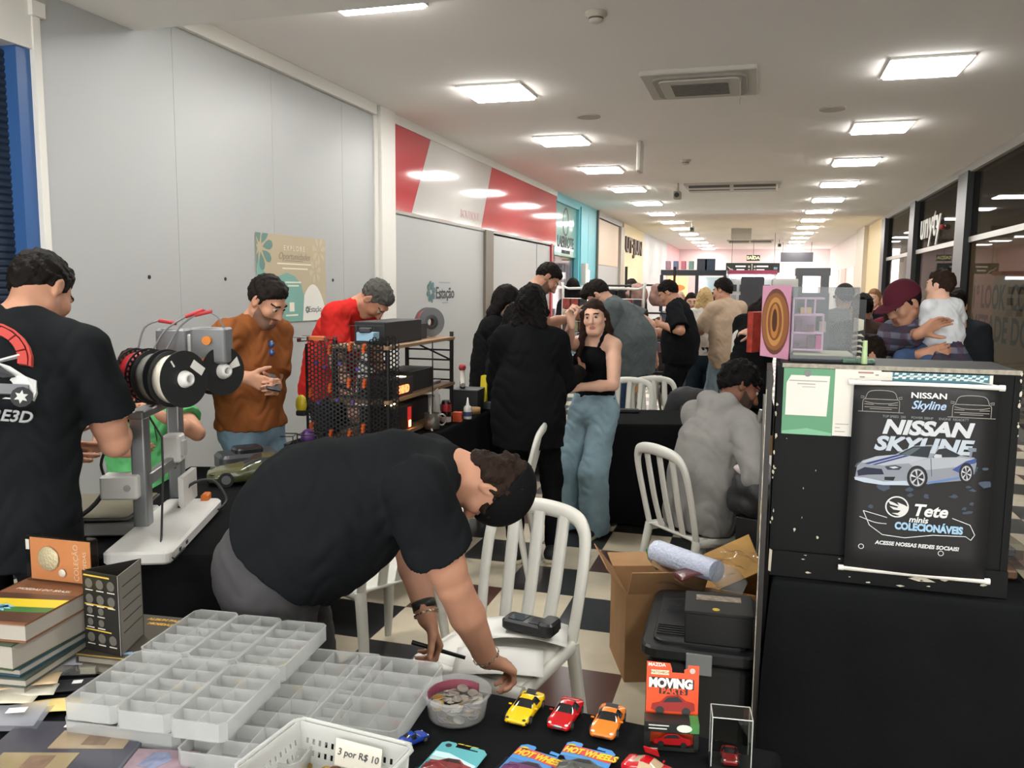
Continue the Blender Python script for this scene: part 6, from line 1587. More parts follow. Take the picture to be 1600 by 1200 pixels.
def clear_bag(label, c, size, rz, seed):
    o = MB().grid(lambda u, v: ((u - .5) * size[0], (v - .5) * size[1], .03 + .022 * math.sin(u * 7 + seed) * math.cos(v * 6 + seed) + .012 * math.sin(v * 17 + u * 5)), 24, 20).build('plastic_bag', glass_mat('clear_film', 'f2f2f4', .16, .15)); o.location = c; o.rotation_euler = (.1, -.05, rz)
    return tag(o, label, 'plastic bag')
clear_bag('clear crumpled plastic bag on the lid behind the black gift box', (-.17, 3.30, .475), (.34, .22), .4, 1); clear_bag('clear plastic sleeve hanging over the cardboard box', (-.10, 3.52, .56), (.24, .26), -.5, 3)
c1 = thing('cardboard_box', 'open cardboard box stuffed with wrapping, behind the storage bin', 'cardboard box', (-.41, 3.70, 0), .35); carton(c1, .34, .36, .40, 'a07a54', (0, 1.5, .2, 1.6))
c2 = thing('cardboard_box', 'tan cardboard box with a raised flap beside the chair of the seated man', 'cardboard box', (-.045, 3.74, 0), -.2); carton(c2, .36, .30, .42, 'a37c42', (0, 0, 0, 0)); MB().box((-.06, .04, .475), (.27, .24, .006), Matrix.Rotation(.62, 3, 'X') @ Matrix.Rotation(-.3, 3, 'Y') @ Matrix.Rotation(.5, 3, 'Z')).build('flap', M_('a37c42', rough=.85, var=.08, scale=12), c2)
rl_ = thing('bubble_wrap_roll', 'pale blue roll of bubble wrap lying across the cardboard boxes', 'roll', (-.25, 3.50, .60), 0)
b = MB(); p0 = Vector((-0.397,3.576,0.570)); p1 = Vector((-0.129,3.343,0.587)); L0 = Vector((-.25, 3.50, .60))
b.cyl(p0 - L0, p1 - L0, .052, .044, n=24); b.build('roll', M_('b9c0d4', rough=.35, bump=.7, bscale=70), rl_); b = MB(); b.tube([tuple(p1 - L0), tuple(p1 - L0 + Vector((.06, -.02, -.03))), tuple(p1 - L0 + Vector((.11, -.03, -.05)))], [.044, .055, .03], 10); b.build('loose_end', frost_mat('clear_tub', 'dcdede', .8), rl_)
gs = MB().tube([(-0.447,3.663,0.549), (-0.412,3.619,0.531), (-0.388,3.569,0.497)], [.01, .03, .012], 8).build('green_sachet', M_('4f7a3c', rough=.4)); tag(gs, 'green sachet poking out of the open cardboard box', 'sachet')
b = MB(); b.box((0, 0, 0), (.16, .12, .006), Matrix.Rotation(.5, 3, 'Y')); o = b.build('cardboard_piece', M_('9a7a58', rough=.85)); o.location = (-0.337,3.533,0.509); tag(o, 'loose piece of cardboard in the open box', 'cardboard')
o = sheet('red_wrapper', 'dark red shiny wrapper beside the bubble wrap', 'wrapper', (-0.217,3.364,0.551), (.16, .10), .5, M_('5a2a2c', rough=.25), .02)
# clutter in front of the seated man's knees
c3 = thing('cardboard_box', 'brown cardboard box with a green bag inside, in front of the seated man', 'cardboard box', (-.07, 6.3, 0), .1); carton(c3, .46, .40, .46, '6e4a24', (0, 0, 1.6, 0))
puffy('green_bag', (.24, .2, .2), M_('1f5a48', rough=.3, bump=.4, bscale=16), None, 5, .12).location = (-.12, 6.1, .42); tag(bpy.data.objects['green_bag'], 'shiny green bag in the brown cardboard box', 'bag')
cs_ = boxthing('black_equipment_case', 'black equipment case on end beside the seated man', 'case', (.07, 4.27, 0), (.22, .30, .60), '111213', -.3)
puffy('white_pouch', (.18, .14, .11), M_('c9bfc0', rough=.5, bump=.4, bscale=16), None, 6, .14).location = (-.03, 4.02, .79); bpy.data.objects['white_pouch'].location = (.03, 4.25, .77); tag(bpy.data.objects['white_pouch'], 'crumpled pinkish white pouch on the black bag beside the seated man', 'pouch')
puffy('shoulder_bag', (.28, .26, .20), M_('1c1d1f', rough=.6, bump=.3, bscale=16), None, 8, .1).location = (.05, 4.24, .60); tag(bpy.data.objects['shoulder_bag'], 'black shoulder bag lying on the black equipment case', 'bag')
for i, (a_, b_) in enumerate((((0.021,4.345,1.113), (-0.039,4.404,0.885)), ((0.031,4.046,1.228), (0.023,4.024,1.061)))):
    b_ = (b_[0] + (b_[0] - a_[0]) * 3, b_[1], 0) if i == 0 else (a_[0], a_[1], 0)
    o = MB().cyl(a_, b_, .012 if i == 0 else .008, n=10).build('tripod_leg', M_('8a8a86', rough=.35, metal=.6)); tag(o, ('long grey tripod leg slanting beside the display case', 'short pale tube upright beside the display case')[i], 'tripod leg')
# --- table and display case
cloth_table('folding table under a floor length black cloth on the right', 'floor length black cloth under the black display case on the right', (.475, 3.27), .80, 1.00, .772, 0, drop=.76, amp=.006, seed=11)
dc = thing('display_case', 'black painted wooden display case seen from behind, with chipped edges', 'display case', (.412, 2.98, .775), 0)
bk_ = mat('chipped_black_paint', '0d0e0f', rough=.6, spec=.15, var=.15, scale=9)
MB().bb((-.335, -.155, .005), (.335, -.135, .69)).build('back_panel', bk_, dc)
for x in (-.342, .328): MB().bb((x - (.012 if x < 0 else 0), -.16, 0), (x + .02, .19, .70)).build('side_panel', bk_, dc)
MB().bb((-.345, -.165, .69), (.345, .19, .705)).build('top_panel', bk_, dc); MB().bb((-.35, -.168, -.0), (.35, -.15, .085)).build('plinth', bk_, dc); MB().bb((-.335, -.15, .02), (.335, .19, .035)).build('bottom_panel', bk_, dc)
chip = M_('bdb6a4', rough=.8); b = MB()
for i in range(44):
    if i < 14: x, z = -.352 + rnd.uniform(-.004, .006), rnd.uniform(.06, .68)
    elif i < 30: x, z = rnd.uniform(-.34, .3), rnd.uniform(.0, .085)
    elif i < 36: x, z = -.30 + rnd.uniform(-.02, .10), rnd.uniform(.1, .55)
    else: x, z = .342 + rnd.uniform(-.003, .004), rnd.uniform(.5, .70)
    n_ = rnd.choice((4, 5, 6)); r = rnd.uniform(.002, .007)
    b.poly([(x + r * rnd.uniform(.5, 1.3) * math.cos(a) * (1.6 if 14 <= i < 30 else .7), z + r * rnd.uniform(.4, 1.2) * math.sin(a) * (.6 if 14 <= i < 30 else 1.6)) for a in [q * 6.283 / n_ for q in range(n_)]], ((0, -.1685, 0), (1, 0, 0), (0, 0, 1)), .0006)
b.poly([(-.355, .015), (-.347, .012), (-.345, .085), (-.354, .09)], ((0, -.1688, 0), (1, 0, 0), (0, 0, 1)), .0006); b.poly([(.07, .035), (.10, .028), (.15, .03), (.12, .042), (.10, .07), (.096, .045)], ((0, -.1685, 0), (1, 0, 0), (0, 0, 1)), .0006)
b.build('paint_chips', chip, dc)
MB().bb((-.34, -.166, .694), (.345, -.15, .7065)).build('worn_top_edge', M_('8f897c', rough=.8, var=.3, scale=60), dc)
up_ = thing('leaning_board', 'tall narrow black board with a worn edge left of the display case', 'board', (.035, 2.90, 0), 0)
MB().box((0, .02, .73), (.018, .30, 1.46)).build('board', M_('211e1b', rough=.6, var=.3, scale=14), up_); MB().box((-.0095, -.128, .80), (.003, .008, 1.2)).build('worn_edge', M_('9c9688', rough=.8, var=.4, scale=40), up_); MB().box((-.011, -.05, .96), (.002, .06, .10)).build('yellow_sticker', M_('b89a50'), up_)
# sheets of paper on the case
gp = thing('green_notice', 'green and white notice sheet taped to the black display case', 'notice', (.155, 2.815, 1.36), 0)
MB().box((0, 0, 0), (.155, .001, .215)).build('green_sheet', M_('2f7a4c', rough=.35), gp); MB().poly([(-.068, -.045), (.058, -.045), (.063, .085), (-.055, .085), (-.068, .06)], ((0, -.0012, 0), (1, 0, 0), (0, 0, 1)), .0006).build('white_panel', M_('cfccc4', rough=.6), gp)
MB().cyl((-.005, -.0015, .092), (-.005, -.0025, .092), .011, n=16).build('grey_emblem', M_('6c706c'), gp); lines(M_('8d8d88'), ((0, -.002, 0), (1, 0, 0), (0, 0, 1)), [(-.06, .055, .066, .003), (-.035, .02, .056, .003), (-.02, .02, .047, .002)], gp)
MB().poly([(-.075, -.098), (.0, -.086), (.075, -.098), (.075, -.107), (-.075, -.107)], ((0, -.0008, 0), (1, 0, 0), (0, 0, 1)), .0004).build('pale_crease', M_('6fa584'), gp)
wn = thing('white_notice', 'white paper notice between the green notice and the car poster', 'notice', (.30, 2.8145, 1.362), 0)
MB().box((0, 0, 0), (.135, .001, .215)).build('sheet', M_('cfcbc2', rough=.6), wn); lines(M_('9a6a60'), ((0, -.001, 0), (1, 0, 0), (0, 0, 1)), [(.0, .045, .096, .005)], wn); lines(M_('7d7d7a'), ((0, -.001, 0), (1, 0, 0), (0, 0, 1)), [(.005, .02, .083, .004), (.05, .06, .09, .004), (-.06, -.02, -.07, .002), (-.06, -.045, -.082, .002), (-.06, -.03, -.094, .002)], wn)
wn2 = MB().box((0, 0, 0), (.36, .001, .035)).build('paper_strip', M_('cfcbc2', rough=.6)); wn2.location = (.50, 2.8155, 1.455); tag(wn2, 'white paper strip along the top edge of the display case', 'paper')
ck = thing('checked_strip', 'teal and white checkered paper strip above the car poster', 'paper strip', (.535, 2.8135, 1.447), 0)
MB().box((0, 0, 0), (.27, .001, .036)).build('strip', M_('2d6470', rough=.5), ck)
b = MB()
for i in range(24):
    for j in range(3):
        if (i + j) % 2 == 0: x, z = -.13 + i * .0108, -.002 + j * .0062; b.poly([(x, z), (x + .0108, z), (x + .0125, z + .0062), (x + .0018, z + .0062)], ((0, -.0008, 0), (1, 0, 0), (0, 0, 1)), .0005)
b.build('white_checks', M_('b9cfd2', rough=.5), ck)
# poster on rods
ps = thing('hanging_poster', 'black hanging poster of a silver coupe with blue stripes on white rods', 'poster', (.49, 2.795, 1.13), 0)
PWd, PHt = .405, .60
bkp = mat('poster_black', '1f1f20', rough=.55, spec=.25, var=.12, scale=4)
MB().grid(lambda u, v: ((u - .5) * PWd, -.004 - .003 * math.sin(u * 3.1), (v - .5) * PHt), 8, 8).build('sheet', bkp, ps, solid=.001)
for z in (PHt / 2, -PHt / 2): MB().cyl((-PWd / 2 - .012, 0, z), (PWd / 2 + .014, 0, z), .008, n=14).build('rod', M_('cbc8c0', rough=.5), ps)
b = MB(); b.tube([(-PWd / 2 - .005, -.004, PHt / 2 + .006), (.02, .004, PHt / 2 + .028), (PWd / 2 + .005, -.004, PHt / 2 + .006)], .0012, 5); b.build('string', M_('cbc8c0'), ps)
for z in (PHt / 2, -PHt / 2):
    for sx in (-1, 1): MB().cyl((sx * (PWd / 2 - .0), 0, z), (sx * (PWd / 2 + .016), 0, z), .0095, n=14).build('rod_cap', M_('d6d3cb', rough=.5), ps)
def PP(x, z, d=.0095): return ((x, -d, z), (1, 0, 0), (0, 0, 1))
silver = M_('a9b2bd', rough=.4); pw = M_('cfd2d2', rough=.45); pblue = M_('8fb4cf', rough=.45)
text('NISSAN', pw, PP(.012, .268), .024, ps, bold=.0006, squash=1.25)
text('Skyline', M_('9fb8d6'), PP(.012, .238), .036, ps, shear=.3, bold=.0006, squash=.95)
text('TOP SPEED  250      POWER 280HP      ENGINE  RB26DETT', M_('7f8488'), PP(.005, .199), .0105, ps, th=.0003, squash=.9)
text('NISSAN', M_('b4b9bd', rough=.4), PP(.01, .165), .060, ps, shear=.22, bold=.0028, squash=1.22, th=.0004)
text('SKYLINE', M_('a3adb8', rough=.4), PP(.0, .112), .060, ps, shear=.22, bold=.0028, squash=1.20, th=.0004)
# outline cars at the top corners
def outline_front(cx_, cz, w_, h_, nm):
    b = MB(); F = PP(cx_, cz); r = .0014
    P3 = lambda x, z: (cx_ + x * w_, -.0097, cz + z * h_)
    def ln(pts): b.tube([P3(*p) for p in pts], .0011, 5)
    ln([(-.5, -.5), (-.5, .0), (-.44, .12), (-.3, .48), (.3, .48), (.44, .12), (.5, .0), (.5, -.5)]); ln([(-.62, -.5), (.62, -.5)]); ln([(-.44, .1), (.44, .1)]); ln([(-.46, -.02), (-.2, -.1), (.2, -.1), (.46, -.02)]); ln([(-.46, -.14), (-.2, -.16)]); ln([(.46, -.14), (.2, -.16)]); ln([(-.45, -.28), (.45, -.28)]); ln([(-.3, -.36), (.3, -.36)]); ln([(-.46, .2), (-.56, .24), (-.56, .14), (-.47, .14)]); ln([(.46, .2), (.56, .24), (.56, .14), (.47, .14)])
    return b.build(nm, M_('8d8a82', rough=.5), ps)
outline_front(-.122, .245, .105, .066, 'outline_car'); outline_front(.132, .240, .105, .066, 'outline_car')
# smoke, then the silver coupe in flat shapes
for i in range(26):
    b = MB(); x = rnd.choice((rnd.uniform(.12, .19), rnd.uniform(-.18, -.10), rnd.uniform(-.1, .15))); z = rnd.uniform(-.10, .07); r = rnd.uniform(.006, .02)
    b.poly([(x + r * rnd.uniform(.5, 1.4) * math.cos(a), z + r * rnd.uniform(.3, .9) * math.sin(a)) for a in [q * .785 for q in range(8)]], PP(0, 0, .0082 + i * .00002), .0001)
    b.build('smoke_patch', M_('2f3c4e', rough=.6), ps)
def cv(x, y): x = x + .045 * (y - 590); return ((x - 821) * .00055 - .002, (590 - y + (x - 821) * .03) * .00063)      # poster artwork units to metres
def shp(nm, pts, c_, d): MB().poly([cv(x, y) for x, y in pts], PP(0, 0, d), .0002).build(nm, M_(c_, rough=.4, spec=.2), ps)
shp('coupe_body', [(487, 592), (500, 520), (530, 492), (600, 470), (700, 458), (745, 432), (800, 412), (880, 405), (950, 412), (1000, 432), (1045, 455), (1100, 462), (1112, 490), (1100, 545), (1060, 575), (860, 600), (800, 612), (640, 612), (540, 600)], '7e838c', .0096)
shp('coupe_bonnet', [(520, 500), (600, 470), (705, 458), (870, 470), (770, 500), (690, 508), (640, 515), (560, 512)], '9fa4ac', .0100)
shp('coupe_flank', [(770, 500), (880, 470), (1030, 462), (1100, 470), (1090, 500), (1000, 512), (870, 530), (800, 520)], '999ea6', .0100)
shp('blue_stripe', [(533, 508), (562, 511), (738, 460), (708, 459)], '25376f', .0104); shp('blue_stripe', [(576, 512), (598, 513), (772, 463), (748, 461)], '25376f', .0104)
shp('windscreen', [(712, 457), (790, 415), (885, 412), (868, 469)], '1c2227', .0104); shp('side_window', [(890, 467), (920, 425), (958, 420), (1030, 452), (1010, 462)], '191e24', .0104)
shp('windscreen_glint', [(730, 455), (792, 421), (830, 420), (770, 462)], '4a545c', .0107)
shp('front_grille', [(500, 545), (540, 526), (630, 533), (642, 560), (560, 564), (505, 572)], '161c30', .0104); shp('headlight', [(645, 520), (700, 511), (736, 520), (720, 535), (660, 536)], '2e343c', .0104); shp('headlight_glint', [(668, 522), (700, 517), (718, 523), (690, 529)], 'b5bac0', .0107)
shp('lower_intake', [(645, 572), (702, 570), (692, 590), (645, 588)], '17191d', .0104); shp('front_lip', [(484, 578), (545, 580), (640, 596), (760, 588), (772, 610), (640, 614), (540, 604), (490, 592)], 'a9b4c2', .0103)
shp('blue_flank_stripe', [(990, 525), (1060, 480), (1110, 465), (1108, 488), (1070, 500), (1030, 540)], '33477f', .0104); shp('sill_stripe', [(868, 590), (1030, 558), (1030, 568), (868, 602)], '5a76a8', .0104)
shp('rear_wing', [(1068, 413), (1108, 416), (1108, 432), (1090, 434), (1086, 458), (1074, 458), (1077, 432), (1068, 430)], '6d7682', .0104); shp('door_line', [(880, 472), (884, 472), (890, 560), (886, 562)], '4c5158', .0105); shp('wing_mirror', [(895, 462), (905, 450), (935, 452), (938, 466), (905, 470)], 'b0b4ba', .0107)
for cx_, cy_, rx, ry in ((815, 570, 46, 52), (1062, 540, 31, 44)):
    for k_, c_, d_, nm in ((1.16, '0d0e10', .0106, 'wheel_arch'), (.95, '2a2c30', .0108, 'tyre'), (.84, '9a9da2', .0110, 'wheel_rim'), (.70, '1a1b1e', .0112, 'wheel_well')):
        shp(nm, [(cx_ + rx * k_ * math.cos(a), cy_ + ry * k_ * math.sin(a)) for a in [q * .314 for q in range(20)]], c_, d_)
    for q in range(6): a = q * 1.047 + .3; shp('wheel_spoke', [(cx_ + rx * .8 * math.cos(a - .16), cy_ + ry * .8 * math.sin(a - .16)), (cx_ + rx * .8 * math.cos(a + .16), cy_ + ry * .8 * math.sin(a + .16)), (cx_ - rx * .1 * math.cos(a), cy_ - ry * .1 * math.sin(a))], 'b0b2b6', .0114)
# stall emblem and lettering
def ringp(cx_, cz, r0, r1, n_=30): return [[(cx_ + r * math.cos(2 * math.pi * i / n_), cz + r * math.sin(2 * math.pi * i / n_)) for i in range(n_)] for r in (r0, r1)]
a, c_ = ringp(-.058, -.085, .030, .034)
MB().add([(x, -.0105, z) for x, z in a + c_], [(i, (i + 1) % 30, 30 + (i + 1) % 30, 30 + i) for i in range(30)]).build('emblem_ring', pw, ps)
MB().poly([(x * .001 - .002, z * .001) for x, z in [(-84, -66), (-66, -72), (-50, -80), (-56, -70), (-34, -78), (-24, -84), (-28, -104), (-46, -113), (-70, -106), (-52, -104), (-44, -96), (-66, -94), (-78, -84), (-56, -88), (-52, -84), (-76, -78)]], PP(0, 0, .0108), .0002).build('flame', M_('c9c9c6'), ps)
b = MB(); b.tube([(-.155, -.0108, -.105), (-.10, -.0108, -.118), (-.085, -.0108, -.122)], .0012, 5); b.tube([(-.155, -.0108, -.105), (-.135, -.0108, -.150), (-.095, -.0108, -.178), (-.03, -.0108, -.182), (.05, -.0108, -.166), (.14, -.0108, -.162), (.155, -.0108, -.172), (.165, -.0108, -.155), (.15, -.0108, -.125), (.10, -.0108, -.108)], .0013, 5); b.tube([(-.165, -.0108, -.125), (-.12, -.0108, -.140), (-.085, -.0108, -.142)], .0012, 5); b.build('flame_outline', pw, ps)
text('Tete', pw, PP(.035, -.092, .0112), .052, ps, shear=.25, bold=.0014); text('minis', pw, PP(.005, -.122, .0114), .026, ps, shear=.2, bold=.0006)
text('COLECIONÁVEIS', pblue, PP(.035, -.146, .0112), .031, ps, bold=.0016, squash=.82)
text('ACESSE NOSSAS REDES SOCIAIS!', pw, PP(.005, -.205), .0165, ps, bold=.0006, shear=.15)
for x, c2_ in ((-.155, 'phone_badge'), (.075, 'camera_badge')):
    a, c_ = ringp(x, -.222, .0065, .0085, 16); MB().add([(p, -.0098, q) for p, q in a + c_], [(i, (i + 1) % 16, 16 + (i + 1) % 16, 16 + i) for i in range(16)]).build(c2_, pw, ps)
# ---- on top of the case
dh = thing('acrylic_display', 'clear acrylic display box with a pink shelf and a wood pattern side panel', 'display box', (.2, 3.02, 1.481), 0)
W3, D3, H3 = .205, .20, .245
b = MB(); t3 = .003
for x in (-W3 / 2, W3 / 2): b.box((x, 0, H3 / 2), (t3, D3, H3))
for y in (-D3 / 2, D3 / 2): b.box((0, y, H3 / 2), (W3, t3, H3))
b.box((0, 0, H3), (W3, D3, t3)); b.build('clear_cover', glass_mat('acrylic_big', 'e0e3e3', .2, .04), dh)
MB().bb((-W3 / 2, -D3 / 2, -.0), (W3 / 2, D3 / 2, .02)).build('base', M_('1c1d1f', rough=.3), dh)
MB().bb((-W3 / 2 + .01, -D3 / 2 + .01, .02), (W3 / 2 - .01, D3 / 2 - .01, .026)).build('cream_floor', M_('cfc8a6'), dh)
pk_ = M_('d3a4c4', rough=.4); b = MB()
for z in (.034, .09, .15, .205): b.bb((-.098, -.07, z), (.0, .03, z + .006))
b.bb((-.098, .028, .03), (-.02, .034, .15)); b.bb((-.1, -.07, .03), (-.095, .03, .21))
for x, z0, z1 in ((-.002, .03, .15), (-.03, .15, .205), (-.06, .15, .205)): b.bb((x - .003, -.065, z0), (x + .003, -.059, z1))
b.build('pink_shelf', pk_, dh)
for (lo, hi, c2_, nm) in (((-.09, -.06, .04), (-.07, -.03, .055), '3a1420', 'mini_sofa'), ((-.05, -.06, .04), (-.025, -.03, .08), '4a1a2a', 'mini_wardrobe'), ((-.022, -.06, .04), (.0, -.03, .085), 'd03a86', 'pink_mini_car'), ((-.09, -.06, .096), (-.068, -.03, .135), '6a2a4a', 'mini_door'), ((-.05, -.06, .096), (-.03, -.04, .12), '7a3048', 'mini_chair'), ((-.012, -.05, .096), (.008, -.02, .13), 'b8a288', 'mini_cabinet'), ((-.075, -.06, .156), (-.04, -.03, .178), 'd0a872', 'mini_table')):
    MB().bb(lo, hi).build(nm, M_(c2_, rough=.4), dh)
pnl = thing('patterned_panel', 'tall printed panel with brown wood arches on pink, left of the acrylic box', 'panel', (.055, 3.03, 1.481), 0)
pa, pb_ = Vector((-.052, .085, 0)), Vector((.040, -.06, -.0)); dx_ = (pb_ - pa); Lp = dx_.length; dx_.normalize()
Fp = (tuple(pa), tuple(dx_), (0, 0, 1))
MB().poly([(0, 0), (Lp, 0), (Lp, .25), (0, .25)], (tuple(pa), tuple(dx_), (0, 0, 1)), .003).build('board', M_('c98fa8', rough=.45), pnl)
nrm_ = dx_.cross(Vector((0, 0, 1)))
def FP(d): return (tuple(pa + nrm_ * (.003 + d)), tuple(dx_), (0, 0, 1))
cxp = Lp * .5
def arch(w_, h0, h1, cz): return [(cxp + Lp * w_ * math.cos(a), cz + (h1 if math.sin(a) > 0 else h0) * math.sin(a)) for a in [q * .2618 for q in range(24)]]
for i, (w_, h0, h1, c2_) in enumerate(((.49, .115, .115, '6a4034'), (.47, .10, .10, '8d5a36'), (.30, .085, .085, 'b8864c'), (.25, .065, .068, '7a4a2c'), (.15, .058, .062, 'b0763c'), (.09, .035, .045, '4a2a1c'))):
    MB().poly(arch(w_, h0, h1, .125), FP(.0004 * (i + 1)), .0002).build('wood_arch', M_(c2_, rough=.45), pnl)
gh = boxthing('grey_frame_box', 'pale grey box frame standing behind the patterned panel', 'box', (.075, 3.15, 1.481), (.09, .03, .275), '9d9b95', .1)
dk_ = thing('dark_cabinet', 'dark framed glass cabinet standing behind the acrylic box', 'cabinet', (.25, 4.75, 0), 0)
for z0, z1 in ((0, 1.70), (1.79, 1.83)): MB().bb((-.085, -.1, z0), (.085, .1, z1)).build('frame', M_('2c3032', rough=.4), dk_)
for x in (-.08, .05): MB().bb((x, -.1, 1.70), (x + .03, .1, 1.79)).build('post', M_('2c3032', rough=.4), dk_)
tb = boxthing('model_scenery', 'row of small green and blue toys along the top of the case', 'toys', (.31, 2.93, 1.481), (.10, .05, .014), '4d6a58', 0, var=.5, scale=90)
gn = MB().cyl((0, 0, 0), (0, 0, .075), .010, .007, n=10).build('green_tube', M_('9fb884', rough=.4)); gn.location = (.325, 2.90, 1.481); tag(gn, 'small pale green tube standing at the right of the acrylic box', 'tube')
bnr = thing('stall_banner', 'narrow black and cream printed banner right of the acrylic box', 'banner', (.375, 3.6, 0), 0)
MB().bb((-.024, -.01, 1.0), (.024, .01, 1.68)).build('sheet', M_('1f1f22'), bnr); b = MB(); Fq = ((0, -.0105, 0), (1, 0, 0), (0, 0, 1))
for i in range(5): b.poly([(-.022, 1.44 + .022 * i), (.0, 1.448 + .022 * i), (.022, 1.444 + .022 * i), (.01, 1.456 + .022 * i), (-.022, 1.452 + .022 * i)], Fq, .001)
b.poly([(-.02, 1.55), (.018, 1.56), (.018, 1.60), (-.02, 1.61)], Fq, .001); b.build('pale_print', M_('b9b5a4'), bnr); MB().cyl((0, 0, 0), (0, 0, 1.0), .012, n=8).build('pole', M_('222222'), bnr); MB().rbox((0, 0, .01), (.24, .2, .02), .02).build('foot', M_('222222'), bnr)
# clear boxes on the right corner of the table
for i, z in enumerate((.775, .835)):
    t = thing('clear_box', 'clear plastic box with a dark model, %s of two at the right table corner' % ('lower' if i == 0 else 'upper'), 'box', (.81 + .0 * i, 3.05 + .05 * i, z), .1 * i)
    MB().rbox((0, 0, .0285), (.09, .15, .055), .006).build('cover', glass_mat('acrylic', 'e8eae8', .22, .03), t); MB().rbox((0, 0, .02), (.06, .11, .03), .01).build('model', M_(('6a4a36', '3a3a40')[i]), t)
# ---------------------------------------------------------------- people
BLK = '131416'
def jeans(c): return dict(t='trousers', mat=mat('denim_' + c, c, rough=.9, var=.14, scale=9, bump=.2, bscale=30))
# the man bending over the chair
bent = person('man in a black t-shirt bending low over the white chair, writing', (-1.341,2.132,0.944), -73, h=1.90, res=.0055, lean=(44, 18, 11), head=(42, 0, 0), headk=.84, pz=.915, girth=1.22, legk=.86,
    R=('t', (-0.744,2.268,0.606), (.1, -.9, -.1), dict(curl=55, d=(.55, .62, -.5), n=(-.3, -.2, -.9))), L=('t', (-0.997,2.408,0.650), (-.6, .5, .1), dict(curl=50, d=(.35, .1, -.93), n=(-.7, -.5, -.3))),
    skin='tan', beard=0, stance=.13, top=dict(t='tee', col='17191b', sleeve=.17, o=.02, hem=.02, fit=1.24, fold=.0045, ff=17), bottom=dict(mat=mat('charcoal_denim', '39383a', rough=.9, var=.14, scale=9, bump=.2, bscale=30)),
    shoes=('1c1c1c', 'c9c5bb'), hair=dict(style='curly', col='241a14', th=.012, cap='0d0e0f', capk=1.15, capt=-.35, nape=1, brim=0))
def band(name, P_, axis, r, col, parent, tube=.006, n=22, links=False, **k):
    ax = Vector(axis).normalized(); u = ax.orthogonal().normalized(); v = ax.cross(u); b = MB()
    if links:
        for i in range(n):
            a = 2 * math.pi * i / n; d = u * math.cos(a) + v * math.sin(a); e = v * math.cos(a) - u * math.sin(a)
            c = Vector(P_) + d * r; b.box(c, (.0075, .0035, .005), Matrix((e, d, ax)).transposed() @ Matrix.Rotation(.6 * (-1) ** i, 3, 'Y'))
    else:
        b.lathe([(r - .002, -tube), (r + .001, -tube), (r + .001, tube), (r - .002, tube)], P_, ax, 28)
    return b.build(name, M_(col, **(k or dict(rough=.5))), parent)
for q, (t_, sc_) in ((0, (.22, 1)), (1, (.10, 1))):
    sh0, el, wr, hd, hn = bent['joints'][q]; fd = nrm(wr - el)
    band('chain_bracelet', tuple(wr - fd * .012), fd, .040, 'b9b2a2', bent['o'], links=True, n=24, metal=.8, rough=.25)
    if q == 0: band('wrist_band', tuple(wr - fd * .04), fd, .039, '1f2119', bent['o'], .014)
sh0, el, wr, hd, hn = bent['joints'][0]
hp = wr + hd * .085 + nrm(hn) * .03
pen = MB().cyl(tuple(hp + V(-.05, -.02, .012)), tuple(hp + V(.12, .02, -.035)), .008, .006, n=12).build('marker_pen', M_('151515', rough=.3)); tag(pen, 'black marker pen in the left hand of the bending man', 'pen')
# man at the left edge, seen from behind
m1 = person('man at the left edge seen from behind, black t-shirt with a car print', (-2.189,1.934,1.219), 26, h=1.90, headk=.91, res=.006, side=5, lean=(2, 6, 12), head=(24, -24, 4), girth=1.0, R=('t', (-2.192,2.414,1.204), (.45, -.2, -.9), dict(curl=40)), L=('t', (-2.352,2.275,1.145), None, dict(curl=40)),
    skin='tan', top=dict(t='tee', col='191b1d', sleeve=.19, o=.018, hem=-.16, fit=1.05, fold=.004, ff=18), bottom=dict(col='17181a'), shoes=('1a1a1a', '2a2a2a'), hair=dict(style='short', col='15120f', th=.012))
# print on his back: gauge, sports car, lettering
def back_frame(p, off):
    o = p['Ch'] + p['F2'] * 0; return o
def back_pt(p, x, z):           # point on the back of the shirt: x to his right, z up from the chest
    d = .70 * (.16 * p['s'] + .022) + .012
    xx = x / (.16 * p['s'] + .02)
    return p['Ch'] + p['R2'] * x + p['U2'] * z - p['F2'] * (d * math.sqrt(max(.05, 1 - min(.95, xx * xx))) + .012 + .02 * max(0, z) - .05 * max(0, z - .05))
def back_poly(p, pts, m, name, lift=0, flip=1):
    b = MB(); P_ = [back_pt(p, x * flip, z) - p['F2'] * lift for x, z in pts]
    n = len(P_); b.add([tuple(q) for q in P_] + [tuple(q + p['F2'] * .02) for q in P_], [list(range(n))] + [(i, (i + 1) % n, n + (i + 1) % n, n + i) for i in range(n)])
    return b.build(name, m, p['o'])
redp, whp, dkp = M_('b8433c', rough=.8), M_('c4c6c6', rough=.8), M_('24262a', rough=.7)
def arcpts(cx_, cz, r0, r1, a0, a1, n_=10):
    A0 = [(cx_ + r1 * math.cos(a0 + (a1 - a0) * i / n_), cz + r1 * math.sin(a0 + (a1 - a0) * i / n_)) for i in range(n_ + 1)]
    return A0 + [(cx_ + r0 * math.cos(a1 - (a1 - a0) * i / n_), cz + r0 * math.sin(a1 - (a1 - a0) * i / n_)) for i in range(n_ + 1)]
for i in range(7):
    a0 = .02 + i * .45; back_poly(m1, arcpts(-.01, .045, .085, .108, a0, a0 + .40, 4), redp, 'printed_gauge', .002)
back_poly(m1, arcpts(-.01, .045, .112, .118, 0, 3.1, 12), redp, 'printed_gauge', .002)
back_poly(m1, [(.0, .04), (.075, .075), (.078, .071), (.0, .034)], whp, 'printed_needle', .003)
